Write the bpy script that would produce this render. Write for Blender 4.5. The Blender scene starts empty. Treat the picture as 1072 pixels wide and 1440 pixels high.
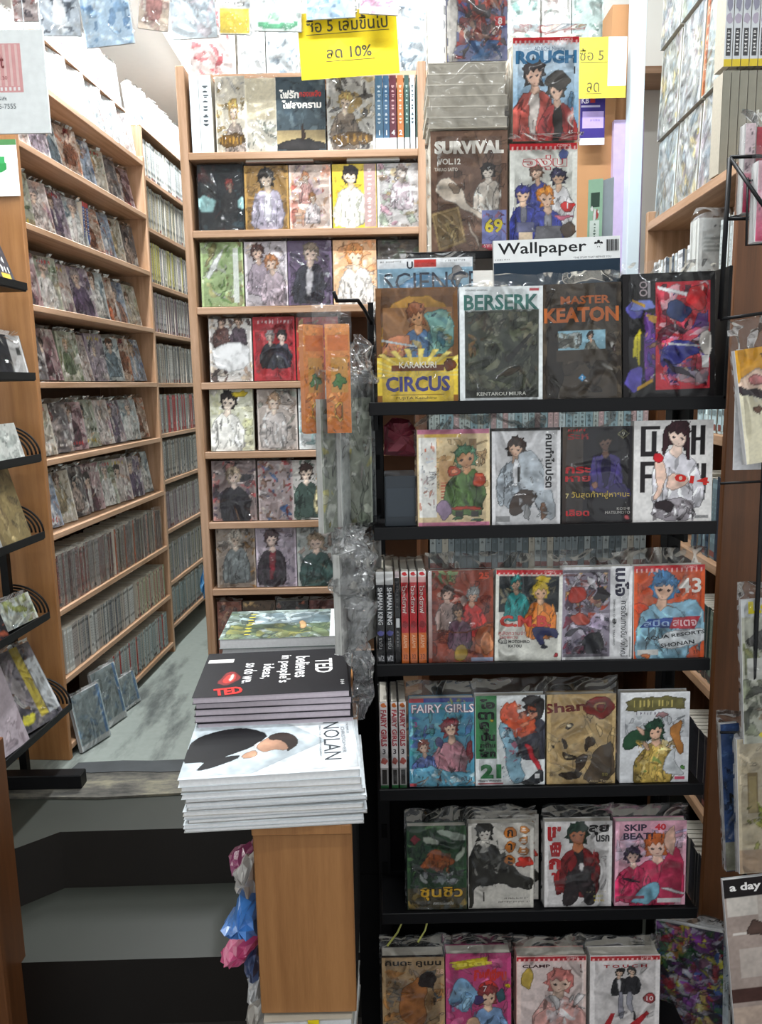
import bpy, bmesh, math, random
import numpy as np
from mathutils import Vector, Matrix

# ------------------------------------------------------------------ camera, world, light
SC = bpy.context.scene
COL = SC.collection
F, CU, CV = 1100.0, 536.0, 720.0
PITCH, ROLL, EYE = math.radians(9.25), math.radians(-1.1), 1.26
cd = bpy.data.cameras.new('camera'); cam = bpy.data.objects.new('camera', cd); COL.objects.link(cam)
cd.sensor_fit = 'VERTICAL'; cd.sensor_height = 36; cd.lens = 36*F/1440; cd.clip_start = .02
CAMR = Matrix.Rotation(math.pi/2-PITCH, 3, 'X') @ Matrix.Rotation(ROLL, 3, 'Z')
cam.matrix_world = Matrix.Translation((0, 0, EYE)) @ CAMR.to_4x4()
SC.camera = cam
W = bpy.data.worlds.new('world'); SC.world = W; W.use_nodes = True
W.node_tree.nodes['Background'].inputs[0].default_value = (.93, .97, 1, 1)
W.node_tree.nodes['Background'].inputs[1].default_value = .78
SC.view_settings.view_transform = 'Standard'; SC.view_settings.look = 'None'
SC.view_settings.gamma = 1; SC.view_settings.use_curve_mapping = False
SC.view_settings.exposure = 0.52

def at(u, v, Y):
    """world point on the vertical plane Y that the photo shows at (u, v)"""
    d = CAMR @ Vector(((u-CU)/F, (CV-v)/F, -1)); t = Y/d.y
    return Vector((d.x*t, Y, EYE+d.z*t))
def onz(u, v, z):
    d = CAMR @ Vector(((u-CU)/F, (CV-v)/F, -1)); t = (z-EYE)/d.z
    return Vector((d.x*t, d.y*t, z))

# ------------------------------------------------------------------ helpers
def lin(c):
    c = c.lstrip('#'); o = []
    for i in (0, 2, 4):
        x = int(c[i:i+2], 16)/255
        o.append(x/12.92 if x <= .04045 else ((x+.055)/1.055)**2.4)
    return (*o, 1.0)
def nmat(name):
    m = bpy.data.materials.new(name); m.use_nodes = True
    nt = m.node_tree; return m, nt, nt.nodes, nt.nodes['Principled BSDF']
def simple(name, c, rough=.5, metal=0, var=.12, scale=30, bump=0, spec=.4):
    m, nt, N, b = nmat(name)
    tc = N.new('ShaderNodeTexCoord'); no = N.new('ShaderNodeTexNoise'); no.inputs['Scale'].default_value = scale
    no.inputs['Detail'].default_value = 4
    nt.links.new(tc.outputs['Object'], no.inputs['Vector'])
    mx = N.new('ShaderNodeMix'); mx.data_type = 'RGBA'
    c = lin(c); mx.inputs[6].default_value = tuple(x*(1-var) for x in c[:3])+(1,)
    mx.inputs[7].default_value = tuple(min(1, x*(1+var)) for x in c[:3])+(1,)
    nt.links.new(no.outputs[0], mx.inputs[0]); nt.links.new(mx.outputs[2], b.inputs['Base Color'])
    b.inputs['Roughness'].default_value = rough; b.inputs['Metallic'].default_value = metal
    b.inputs['Specular IOR Level'].default_value = spec
    if bump:
        bp = N.new('ShaderNodeBump'); bp.inputs['Strength'].default_value = bump
        nt.links.new(no.outputs[0], bp.inputs['Height']); nt.links.new(bp.outputs[0], b.inputs['Normal'])
    return m
def wood(name, c1, c2, sc=(1, 1, 1), rough=.45):
    m, nt, N, b = nmat(name)
    tc = N.new('ShaderNodeTexCoord'); mp = N.new('ShaderNodeMapping'); mp.inputs['Scale'].default_value = sc
    no = N.new('ShaderNodeTexNoise'); no.inputs['Scale'].default_value = 5; no.inputs['Detail'].default_value = 6
    no2 = N.new('ShaderNodeTexNoise'); no2.inputs['Scale'].default_value = 60; no2.inputs['Detail'].default_value = 3
    nt.links.new(tc.outputs['Object'], mp.inputs[0]); nt.links.new(mp.outputs[0], no.inputs['Vector']); nt.links.new(mp.outputs[0], no2.inputs['Vector'])
    ad = N.new('ShaderNodeMath'); ad.operation = 'MULTIPLY_ADD'; ad.inputs[1].default_value = .35
    nt.links.new(no2.outputs[0], ad.inputs[0]); nt.links.new(no.outputs[0], ad.inputs[2])
    cr = N.new('ShaderNodeValToRGB'); cr.color_ramp.elements[0].position = .45; cr.color_ramp.elements[1].position = .85
    cr.color_ramp.elements[0].color = lin(c1); cr.color_ramp.elements[1].color = lin(c2)
    nt.links.new(ad.outputs[0], cr.inputs[0]); nt.links.new(cr.outputs[0], b.inputs['Base Color'])
    b.inputs['Roughness'].default_value = rough
    return m
def printed(name, rough=.3):
    m, nt, N, b = nmat(name)
    a = N.new('ShaderNodeAttribute'); a.attribute_name = 'Col'
    tc = N.new('ShaderNodeTexCoord'); no = N.new('ShaderNodeTexNoise'); no.inputs['Scale'].default_value = 55; no.inputs['Detail'].default_value = 5
    nt.links.new(tc.outputs['Object'], no.inputs['Vector'])
    mr = N.new('ShaderNodeMapRange'); mr.inputs[1].default_value = .25; mr.inputs[2].default_value = .75
    mr.inputs[3].default_value = .93; mr.inputs[4].default_value = 1.05
    nt.links.new(no.outputs[0], mr.inputs[0])
    mx = N.new('ShaderNodeVectorMath'); mx.operation = 'SCALE'
    nt.links.new(a.outputs['Color'], mx.inputs[0]); nt.links.new(mr.outputs[0], mx.inputs['Scale'])
    nt.links.new(mx.outputs[0], b.inputs['Base Color']); b.inputs['Roughness'].default_value = rough; b.inputs['Specular IOR Level'].default_value = .22
    return m
def plastic(name, base=0.0, gain=.7, white=.012, bump=1.0, scale=12, rough=.07):
    m, nt, N, b = nmat(name); N.remove(b); out = N['Material Output']
    tc = N.new('ShaderNodeNewGeometry'); no = N.new('ShaderNodeTexNoise'); no.inputs['Scale'].default_value = scale
    no.inputs['Detail'].default_value = 3.5; no.inputs['Distortion'].default_value = 1.6; no.noise_type = 'RIDGED_MULTIFRACTAL'
    nt.links.new(tc.outputs['Position'], no.inputs['Vector'])
    bp = N.new('ShaderNodeBump'); bp.inputs['Strength'].default_value = bump; bp.inputs['Distance'].default_value = .05
    nt.links.new(no.outputs[0], bp.inputs['Height'])
    fr = N.new('ShaderNodeFresnel'); fr.inputs['IOR'].default_value = 1.45; nt.links.new(bp.outputs[0], fr.inputs['Normal'])
    mm = N.new('ShaderNodeMath'); mm.operation = 'MULTIPLY_ADD'; mm.inputs[1].default_value = gain; mm.inputs[2].default_value = base; mm.use_clamp = True
    nt.links.new(fr.outputs[0], mm.inputs[0])
    tr = N.new('ShaderNodeBsdfTransparent'); gl = N.new('ShaderNodeBsdfGlossy'); gl.inputs['Roughness'].default_value = rough
    nt.links.new(bp.outputs[0], gl.inputs['Normal'])
    df = N.new('ShaderNodeBsdfDiffuse'); df.inputs[0].default_value = (.8, .83, .85, 1)
    m1 = N.new('ShaderNodeMixShader'); m1.inputs[0].default_value = white
    nt.links.new(tr.outputs[0], m1.inputs[1]); nt.links.new(df.outputs[0], m1.inputs[2])
    m2 = N.new('ShaderNodeMixShader'); nt.links.new(mm.outputs[0], m2.inputs[0])
    nt.links.new(m1.outputs[0], m2.inputs[1]); nt.links.new(gl.outputs[0], m2.inputs[2])
    nt.links.new(m2.outputs[0], out.inputs[0])
    return m

M = {}
M['wood_h'] = wood('shelf_wood_along', '94704f', 'b8957a', (.6, 14, 14))
M['wood_v'] = wood('shelf_wood_upright', '94704f', 'b8957a', (14, 14, .6))
M['wood_y'] = wood('shelf_wood_deep', '94704f', 'b8957a', (14, .6, 14))
M['panel'] = wood('orange_panel', '865a32', '9e6f42', (10, 10, .5))
M['postwood'] = wood('dark_post_wood', '543218', '6a4123', (12, 12, .5))
M['backboard'] = simple('back_board', '5d3f28', .7, var=.2)
M['black'] = simple('black_metal', '0d0d0f', .45, 0, .2, 40, spec=.2)
M['blackmat'] = simple('black_board', '0b0b0c', .8, 0, .25, 20, spec=.1)
M['print'] = printed('print_ink'); M['printm'] = printed('matt_print', .55)
M['pages'] = simple('paper_edges', 'cfc8ba', .8, var=.12, scale=200)
M['pagesw'] = simple('white_paper_edges', 'dcdcdc', .8, var=.12, scale=200)
M['pagesl'] = simple('lilac_paper_edges', 'b9aeb6', .8, var=.12, scale=200)
M['sleeve'] = plastic('clear_sleeve'); M['bag'] = plastic('crumpled_plastic', .04, .9, .06, 1, 16, .15)
M['white'] = simple('white_card', 'eceded', .6, var=.03)
M['wall'] = simple('painted_wall', 'd9d8d2', .7, var=.06, scale=4)
M['ceil'] = simple('ceiling_paint', 'dedede', .8, var=.03)
M['steel'] = simple('steel_wire', '8c8f92', .3, .9, .1)
M['post'] = simple('pale_post', 'c3d2da', .4, 0, .05, 12)
M['lilac'] = simple('lilac_board', 'b9a7c8', .6, 0, .04, 12)
M['card'] = simple('brown_card', 'b08258', .7, 0, .08, 20)

def mesh_of(name, vs, fs, mat, cols=None, smooth=False):
    me = bpy.data.meshes.new(name); me.from_pydata([tuple(v) for v in vs], [], fs)
    mats = mat if isinstance(mat, (list, tuple)) else [mat]
    for m in mats: me.materials.append(m)
    if cols is not None:
        ca = me.color_attributes.new('Col', 'FLOAT_COLOR', 'CORNER')
        flat = []
        for p in me.polygons:
            c = cols[p.index]
            if isinstance(c[0], (tuple, list)):
                for q in c: flat.extend(q)
            else:
                for _ in range(p.loop_total): flat.extend(c)
        ca.data.foreach_set('color', flat)
    if smooth: me.polygons.foreach_set('use_smooth', [True]*len(me.polygons))
    me.update(); return me
class MB:
    def __init__(s): s.v, s.f, s.c = [], [], []
    def box(s, x0, y0, z0, x1, y1, z1, c=None):
        b = len(s.v)
        s.v += [(x0, y0, z0), (x1, y0, z0), (x1, y1, z0), (x0, y1, z0), (x0, y0, z1), (x1, y0, z1), (x1, y1, z1), (x0, y1, z1)]
        for q in ((0, 3, 2, 1), (4, 5, 6, 7), (0, 1, 5, 4), (1, 2, 6, 5), (2, 3, 7, 6), (3, 0, 4, 7)):
            s.f.append(tuple(b+i for i in q)); s.c.append(c or (1, 1, 1, 1))
        return s
    def poly(s, pts, c=None):
        b = len(s.v); s.v += [tuple(p) for p in pts]; s.f.append(tuple(range(b, b+len(pts)))); s.c.append(c or (1, 1, 1, 1)); return s
    def tube(s, pts, r, n=6, c=None):
        pts = [Vector(p) for p in pts]; b = len(s.v); up = Vector((.3, .2, 1)).normalized()
        for i, p in enumerate(pts):
            t = (pts[min(i+1, len(pts)-1)]-pts[max(i-1, 0)]).normalized()
            a = t.cross(up)
            if a.length < .05: a = t.cross(Vector((1, 0, 0)))
            a.normalize(); d = t.cross(a)
            for k in range(n):
                an = 2*math.pi*k/n; s.v.append(tuple(p+a*r*math.cos(an)+d*r*math.sin(an)))
        for i in range(len(pts)-1):
            for k in range(n):
                s.f.append((b+i*n+k, b+i*n+(k+1) % n, b+(i+1)*n+(k+1) % n, b+(i+1)*n+k)); s.c.append(c or (1, 1, 1, 1))
        s.f.append(tuple(b+k for k in reversed(range(n)))); s.c.append(c or (1, 1, 1, 1))
        e = b+(len(pts)-1)*n; s.f.append(tuple(e+k for k in range(n))); s.c.append(c or (1, 1, 1, 1)); return s
    def mesh(s, name, mat, col=False, smooth=False): return mesh_of(name, s.v, s.f, mat, s.c if col else None, smooth)
def link(name, data, parent=None, loc=None, rot=None):
    o = bpy.data.objects.new(name, data); COL.objects.link(o)
    if parent: o.parent = parent
    if loc is not None: o.location = loc
    if rot is not None: o.rotation_euler = rot
    return o
def tag(o, label, cat, group=None):
    o['label'] = label; o['category'] = cat
    if group: o['group'] = group
    return o
def struct(o, label=None):
    o['kind'] = 'structure'
    if label: o['label'] = label
    return o
def bevel(o, w=.002, n=1):
    m = o.modifiers.new('bevel', 'BEVEL'); m.width = w; m.segments = n; m.limit_method = 'ANGLE'; return o
def bbox(name, x0, y0, z0, x1, y1, z1, mat, parent=None, bv=0):
    o = link(name, MB().box(x0, y0, z0, x1, y1, z1).mesh(name, mat), parent)
    if bv: bevel(o, bv)
    return o
ORD = ['first', 'second', 'third', 'fourth', 'fifth', 'sixth', 'seventh', 'eighth', 'ninth', 'tenth', 'eleventh', 'twelfth', 'thirteenth', 'fourteenth', 'fifteenth', 'sixteenth', 'seventeenth', 'eighteenth', 'nineteenth']
for _t, _o in (('twenty', 'twentieth'), ('thirty', 'thirtieth'), ('forty', 'fortieth'), ('fifty', 'fiftieth')): ORD += [_o]+[f'{_t}-{ORD[i]}' for i in range(9)]

# ------------------------------------------------------------------ flat print: shapes laid as thin layers of ink
_txt = {}
def text_geo(s, bold=.0):
    k = (s, bold)
    if k not in _txt:
        cu = bpy.data.curves.new('lettering', 'FONT'); cu.body = s; cu.offset = bold; cu.resolution_u = 2; cu.fill_mode = 'FRONT'
        ob = bpy.data.objects.new('lettering', cu)
        me = bpy.data.meshes.new_from_object(ob)
        vs = [(v.co.x, v.co.y) for v in me.vertices]; fs = [tuple(p.vertices) for p in me.polygons]
        bpy.data.objects.remove(ob); bpy.data.curves.remove(cu); bpy.data.meshes.remove(me)
        if not vs: vs, fs = [(0, 0), (1, 0), (1, 1)], []
        x0 = min(v[0] for v in vs); x1 = max(v[0] for v in vs); y0 = min(v[1] for v in vs); y1 = max(v[1] for v in vs)
        _txt[k] = ([((x-x0)/(x1-x0+1e-9)-.5, (y-y0)/(y1-y0+1e-9)-.5) for x, y in vs], fs, (x1-x0)/(y1-y0+1e-9))
    return _txt[k]
def wob(cx, cy, rx, ry, seed, amp=.16, n=18):
    r = random.Random(seed); ph = [r.uniform(0, 6.28) for _ in range(4)]; am = [r.uniform(.3, 1)*amp for _ in range(4)]
    o = []
    for i in range(n):
        a = 2*math.pi*i/n; k = 1+sum(am[j]*math.sin((j+2)*a+ph[j]) for j in range(4))*.6
        o.append((cx+rx*k*math.cos(a), cy+ry*k*math.sin(a)))
    return o
def chaikin(p, it=1):
    for _ in range(it):
        q = []
        for i in range(len(p)):
            a, b = p[i], p[(i+1) % len(p)]
            q += [(.75*a[0]+.25*b[0], .75*a[1]+.25*b[1]), (.25*a[0]+.75*b[0], .25*a[1]+.75*b[1])]
        p = q
    return p
class ArtV:
    """collects print in 0..1 coordinates (y down) on a sheet w x h facing -Y, bottom edge at z = 0"""
    def __init__(s, w, h, bg=None, lay=.00006): s.w, s.h, s.k, s.lay, s.v, s.f, s.c = w, h, 0, lay, [], [], []; bg and s.r(0, 0, 1, 1, bg)
    def _p(s, pts): return [((min(1, max(0, x))-.5)*s.w, -s.k*s.lay, (1-min(1, max(0, y)))*s.h) for x, y in pts]
    def _add(s, pts, c):
        b = len(s.v); P = s._p(pts); s.v += P
        # counter-clockwise seen from -Y
        ar = sum(P[i][0]*P[(i+1) % len(P)][2]-P[(i+1) % len(P)][0]*P[i][2] for i in range(len(P)))
        idx = list(range(b, b+len(P)))
        if abs(ar) < 1e-9: return s
        if ar < 0: idx.reverse(); c = list(reversed(c)) if isinstance(c, list) else c
        s.f.append(tuple(idx)); s.c.append(c); s.k += 1; return s
    def r(s, x0, y0, x1, y1, c): return s._add([(x0, y0), (x1, y0), (x1, y1), (x0, y1)], lin(c))
    def g(s, x0, y0, x1, y1, c, d): return s._add([(x0, y0), (x1, y0), (x1, y1), (x0, y1)], [lin(c), lin(c), lin(d), lin(d)])
    def b(s, cx, cy, rx, ry, c, seed=1, amp=.16): return s._add(wob(cx, cy, rx, ry, seed, amp), lin(c))
    def p(s, pts, c, smooth=True): return s._add(chaikin(pts) if smooth else pts, lin(c))
    def n(s, x0, y0, x1, y1, cols, cnt, seed=1, size=.1):
        r = random.Random(seed)
        for i in range(cnt):
            a = size*r.uniform(.35, 1); q = a*r.uniform(.5, 1.6)
            s._add(wob(r.uniform(x0, x1), r.uniform(y0, y1), a*.8, q*.6, r.random(), .28, 12), lin(r.choice(cols)))
        return s
    def t(s, txt, cx, cy, h, c, w=None, rot=0, bold=0.0):
        vs, fs, asp = text_geo(txt, bold)
        hh = h*s.h; ww = (w*s.w if w and not rot % 180 else (w*s.h if w else hh*asp))
        if rot % 180: hh = h*s.w; ww = (w*s.h if w else hh*asp)
        ca, sa = math.cos(math.radians(rot)), math.sin(math.radians(rot))
        b = len(s.v); X, Z = (cx-.5)*s.w, (1-cy)*s.h
        for x, y in vs:
            x *= ww; y *= hh
            px = max(-.5*s.w, min(.5*s.w, X+x*ca-y*sa)); pz = max(0, min(s.h, Z+x*sa+y*ca))
            s.v.append((px, -s.k*s.lay, pz))
        for f in fs: s.f.append(tuple(b+i for i in f)); s.c.append(lin(c))
        s.k += 1; return s
    def m(s, cx, cy, h, w, c, n=6, vert=False, seed=3):
        """a line of small print too blurred to read: short bars where the letters stand"""
        q = random.Random(seed+n)
        for i in range(n):
            a = (i+.5)/n-.5; l = .36*q.uniform(.7, 1)/n; b0, b1 = q.uniform(-.5, -.3), q.uniform(.3, .5)
            for k in range(2):
                o = q.uniform(-.5, .3)/n
                if vert: s.r(cx+b0*h*(.6 if k else 1), cy+(a*w)+o*w*.6-l*w*.4, cx+b1*h*(.5 if k else 1), cy+(a*w)+o*w*.6+l*w*.4, c)
                else: s.r(cx+a*w+o*w*.6-l*w*.4, cy+b0*h*(.6 if k else 1), cx+a*w+o*w*.6+l*w*.4, cy+b1*h*(.5 if k else 1), c)
        return s
    def fig(s, cx, top, sc, hair, skin, cloth, cloth2=None, seed=1, turn=0):
        """a plain faceless figure in flat colours"""
        h = sc
        s.p([(cx-.26*h, top+.98*h), (cx-.25*h, top+.55*h), (cx-.16*h, top+.36*h), (cx+.16*h, top+.36*h), (cx+.25*h, top+.55*h), (cx+.27*h, top+.98*h)], cloth)
        if cloth2: s.p([(cx-.06*h, top+.36*h), (cx+.08*h, top+.36*h), (cx+.05*h, top+.8*h), (cx-.04*h, top+.8*h)], cloth2)
        s.b(cx, top+.15*h, .17*h, .17*h, hair, seed, .2)
        s.b(cx+.02*h*turn, top+.2*h, .105*h, .12*h, skin, seed+1, .06)
        s.b(cx-.03*h, top+.09*h, .15*h, .075*h, hair, seed+2, .2)
        return s
    def mesh(s, name='cover', mat=None, thick=.0012, spine=None):
        vs, fs, cs = list(s.v), list(s.f), list(s.c)
        w, h, t = s.w/2, s.h, thick
        c = lin(spine or 'c8c4bc')
        B = len(vs); vs += [(-w, 0, 0), (w, 0, 0), (w, 0, h), (-w, 0, h), (-w, t, 0), (w, t, 0), (w, t, h), (-w, t, h)]
        for q in ((0, 1, 2, 3), (5, 4, 7, 6), (0, 4, 5, 1), (3, 2, 6, 7), (0, 3, 7, 4), (1, 5, 6, 2)):
            fs.append(tuple(B+i for i in q)); cs.append(c)
        vs = [(x, y-.00006 if i < B else y, z) for i, (x, y, z) in enumerate(vs)]
        return mesh_of(name, vs, fs, mat or M['print'], cs)

RES = 640
INK = .9
class Art:
    """painted print on a sheet w x h facing -Y, bottom edge at z = 0: a fine colour grid plus crisp lettering; 0..1 coordinates, y down"""
    cnt = 0
    def __init__(s, w, h, bg, res=None):
        Art.cnt += 1; s.w, s.h, s.sd = w, h, Art.cnt; res = res or RES
        s.nx, s.ny = max(6, int(w*res)), max(6, int(h*res))
        s.X, s.Y = np.meshgrid(np.linspace(0, 1, s.nx+1), np.linspace(0, 1, s.ny+1))
        s.rng = np.random.RandomState(s.sd); s.C = np.zeros(s.X.shape+(3,)); s.C[:] = s.rgb(bg); s.txt = []
        s.asp = h/w; s.ink = INK
        s.wx = (s.noise(7)-.5)*.05; s.wy = (s.noise(9)-.5)*.035; s.N1 = s.noise(5); s.N2 = s.noise(14); s.N3 = s.noise(40)
        s.C *= (1+.10*(s.N1-.5)+.06*(s.N2-.5))[..., None]
    @staticmethod
    def rgb(c): c = c.lstrip('#'); return np.array([int(c[i:i+2], 16)/255 for i in (0, 2, 4)])
    def noise(s, n):
        m = max(2, int(n*s.asp)); g = s.rng.rand(m+1, n+1); y = s.Y*m*.999; x = s.X*n*.999
        i, j = y.astype(int), x.astype(int); fy, fx = y-i, x-j; fy = fy*fy*(3-2*fy); fx = fx*fx*(3-2*fx)
        return (g[i, j]*(1-fy)*(1-fx)+g[i+1, j]*fy*(1-fx)+g[i, j+1]*(1-fy)*fx+g[i+1, j+1]*fy*fx)
    def _fill(s, pts, c, alpha=1., ink=.45, warp=True, shade=.22, c2=None):
        xs = [p[0] for p in pts]; ys = [p[1] for p in pts]
        pad = .05 if warp else .002
        i0 = max(0, int((min(ys)-pad)*s.ny)); i1 = min(s.ny+1, int((max(ys)+pad)*s.ny)+2); j0 = max(0, int((min(xs)-pad)*s.nx)); j1 = min(s.nx+1, int((max(xs)+pad)*s.nx)+2)
        if i1 <= i0 or j1 <= j0: return s
        X = s.X[i0:i1, j0:j1]; Y = s.Y[i0:i1, j0:j1]
        if warp: X = X+s.wx[i0:i1, j0:j1]; Y = Y+s.wy[i0:i1, j0:j1]
        m = np.zeros(X.shape, bool); n = len(pts)
        for k in range(n):
            (xa, ya), (xb, yb) = pts[k], pts[(k+1) % n]
            if ya == yb: continue
            m ^= ((ya > Y) != (yb > Y)) & (X < (xb-xa)*(Y-ya)/(yb-ya)+xa)
        if not m.any(): return s
        col = np.broadcast_to(s.rgb(c), X.shape+(3,)).copy()
        if c2 is not None:
            t = np.clip((Y-min(ys))/(max(ys)-min(ys)+1e-9), 0, 1)[..., None]; col = col*(1-t)+s.rgb(c2)*t
        if shade:
            u = (X-min(xs))/(max(xs)-min(xs)+1e-9)-.5; v = (Y-min(ys))/(max(ys)-min(ys)+1e-9)-.5
            col *= (1+shade*(1.1*(s.N2[i0:i1, j0:j1]-.5)+.9*(s.N1[i0:i1, j0:j1]-.5)-.35*u-.35*v))[..., None]
        S = s.C[i0:i1, j0:j1]; S[m] = S[m]*(1-alpha)+col[m]*alpha
        if ink:
            e = m.copy(); e[1:-1, 1:-1] &= ~(m[:-2, 1:-1] & m[2:, 1:-1] & m[1:-1, :-2] & m[1:-1, 2:]); e[0], e[-1], e[:, 0], e[:, -1] = False, False, False, False
            S[e] *= 1-ink*s.ink
        return s
    def r(s, x0, y0, x1, y1, c): return s._fill([(x0, y0), (x1, y0), (x1, y1), (x0, y1)], c, 1, 0, False, .06)
    def g(s, x0, y0, x1, y1, c, d): return s._fill([(x0, y0), (x1, y0), (x1, y1), (x0, y1)], c, 1, 0, False, .1, d)
    def b(s, cx, cy, rx, ry, c, seed=1, amp=.16): return s._fill(wob(cx, cy, rx, ry, seed, amp, 24), c)
    def p(s, pts, c, smooth=True): return s._fill(chaikin(pts) if smooth else pts, c, 1, .4 if smooth else .15, smooth)
    def n(s, x0, y0, x1, y1, cols, cnt, seed=1, size=.1):
        r = random.Random(seed)
        for i in range(int(cnt*2.2)):
            L = size*(.25+.95*r.random()**2); q = L*r.uniform(.18, .6); an = r.uniform(0, math.pi); cx, cy = r.uniform(x0, x1), r.uniform(y0, y1)
            ca, sa = math.cos(an), math.sin(an); k0 = r.random()
            P = [(cx+(a*L*ca-b*q*sa), cy+(a*L*sa+b*q*ca)/s.asp) for a, b in wob(0, 0, 1, 1, k0, .3, 12)]
            s._fill([(min(x1, max(x0, a)), min(y1, max(y0, b))) for a, b in P], r.choice(cols), r.uniform(.45, .95), r.choice([0, 0, .3, .5]), True, .35)
        return s
    m = ArtV.m
    def fig(s, cx, top, sc, hair, skin, cloth, cloth2=None, seed=1, turn=0):
        """a plain everyman figure in flat colours"""
        r = random.Random(seed*13+7); X = sc*1.25; Y = sc
        tl = r.uniform(-.16, .16); ct, st_ = math.cos(tl), math.sin(tl); ln = r.uniform(-.12, .12)
        def P(pts):
            o = []
            for a, b in pts:
                if b < .36: a, b = a*ct-(b-.36)*st_, .36+(b-.36)*ct+a*st_
                else: a += ln*(b-.36)*-1
                o.append((cx+a*X, top+b*Y))
            return o
        def strokes(n, x0, x1, y0, y1, c, L, amp):
            base = s.rgb(c)
            for _ in range(n):
                a, b = r.uniform(x0, x1), r.uniform(y0, y1); an = r.uniform(.6, 2.4); l = L*r.uniform(.4, 1); q = l*r.uniform(.12, .3)
                k = r.choice([1-amp, 1-amp*.6, 1+amp*.7]); cc = '%02x%02x%02x' % tuple(int(255*min(1, max(0, v*k))) for v in base)
                s._fill(P([(a-l*math.cos(an), b-l*math.sin(an)), (a+q*math.sin(an), b-q*math.cos(an)), (a+l*math.cos(an), b+l*math.sin(an)), (a-q*math.sin(an), b+q*math.cos(an))]), cc, .85, 0, True, .2)
        def star(a0, a1, n, r0, r1, oy):
            o = []
            for i in range(n+1):
                t = a0+(a1-a0)*i/n; k = r1*r.uniform(.9, 1.12) if i % 2 else r0
                o.append((math.sin(t)*k*.9, oy-math.cos(t)*k))
            return o
        s._fill(P(star(-2.6, 2.6, 18, .15, .2, .17)), hair, 1, .4)
        sh = r.uniform(-.03, .03)
        s._fill(P(chaikin([(-.3, 1.02), (-.3, .62), (-.2, .4), (-.06, .345), (.07, .345), (.21, .4+sh), (.31, .62), (.33, 1.02)])), cloth, 1, .5)
        s._fill(P(chaikin([(-.3, 1.0), (-.32, .66), (-.21, .46), (-.15, .6), (-.19, 1.0)])), cloth, 1, .5, True, .5)
        s._fill(P(chaikin([(.3, 1.0), (.34, .66), (.22, .46), (.15, .6), (.19, 1.0)])), cloth, 1, .5, True, .5)
        strokes(22, -.25, .25, .46, .98, cloth, .13, .42)
        if cloth2: s._fill(P(chaikin([(-.08, .36), (.09, .36), (.06, .9), (-.05, .9)])), cloth2, 1, .4)
        s._fill(P([(-.05, .26), (.05, .26), (.075, .37), (0, .43), (-.075, .37)]), skin, 1, .3, True, .3)
        for k in range(5):
            a = r.uniform(-.24, .24); b = r.uniform(.5, .9); s._fill(P([(a, b), (a+.02, b-.01), (a+r.uniform(-.05, .06), b+.16)]), '201a1c', .4, 0)
        s._fill(P(chaikin([(-.11, .12), (.11, .12), (.115, .2), (.06, .29), (0, .315), (-.06, .29), (-.115, .2)])), skin, 1, .35, True, .12)
        for e in (-1, 1): s._fill(P([(e*.05-.028+.01*turn, .2), (e*.05+.01*turn, .185), (e*.05+.028+.01*turn, .2), (e*.05+.01*turn, .222)]), '2a2024', .85, 0)
        s._fill(P([(-.02, .268), (.022, .266), (0, .276)]), '8a4a44', .8, 0)
        s._fill(P([(-.15, .22), (-.15, .08), (-.06, .0), (.07, 0), (.15, .07), (.15, .21), (.115, .13), (.08, .17), (.05, .12), (.0, .165), (-.04, .12), (-.09, .175), (-.115, .14)]), hair, 1, .4)
        strokes(9, -.12, .12, .02, .11, hair, .06, .5)
        return s
    def t(s, txt, cx, cy, h, c, w=None, rot=0, bold=0.0): s.txt.append((txt, cx, cy, h, c, w, rot, bold)); return s
    def mesh(s, name='cover', mat=None, thick=.0012, spine=None):
        V = ArtV(s.w, s.h); V.k = 2
        for t in s.txt: V.t(*t)
        nx, ny = s.nx+1, s.ny+1
        C = np.clip(s.C*(1+.10*(s.N3-.5))[..., None], 0, 1)
        L = np.where(C <= .04045, C/12.92, ((C+.055)/1.055)**2.4)
        gx = (s.X-.5)*s.w; gz = (1-s.Y)*s.h
        gv = np.stack([gx.ravel(), np.full(gx.size, -.00008), gz.ravel()], 1)
        I = np.arange(nx*ny).reshape(ny, nx); q = np.stack([I[1:, :-1], I[1:, 1:], I[:-1, 1:], I[:-1, :-1]], -1).reshape(-1, 4)
        vs = gv.tolist(); fs = [tuple(a) for a in q.tolist()]
        B = len(vs); vs += [(x, y-.0002, z) for x, y, z in V.v]; fs += [tuple(B+i for i in f) for f in V.f]
        w, h, t = s.w/2, s.h, thick; B2 = len(vs)
        vs += [(-w, 0, 0), (w, 0, 0), (w, 0, h), (-w, 0, h), (-w, t, 0), (w, t, 0), (w, t, h), (-w, t, h)]
        for k in ((5, 4, 7, 6), (0, 4, 5, 1), (3, 2, 6, 7), (0, 3, 7, 4), (1, 5, 6, 2)): fs.append(tuple(B2+i for i in k))
        me = bpy.data.meshes.new(name); me.from_pydata(vs, [], fs); me.materials.append(mat or M['print'])
        pc = np.ones((len(vs), 4)); pc[:B, :3] = L.reshape(-1, 3)
        for f, c in zip(V.f, V.c): pc[[B+i for i in f]] = c
        pc[B2:] = lin(spine or 'c8c4bc')
        ca = me.color_attributes.new('Col', 'FLOAT_COLOR', 'POINT'); ca.data.foreach_set('color', pc.astype(np.float32).ravel())
        me.update(); return me

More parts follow.
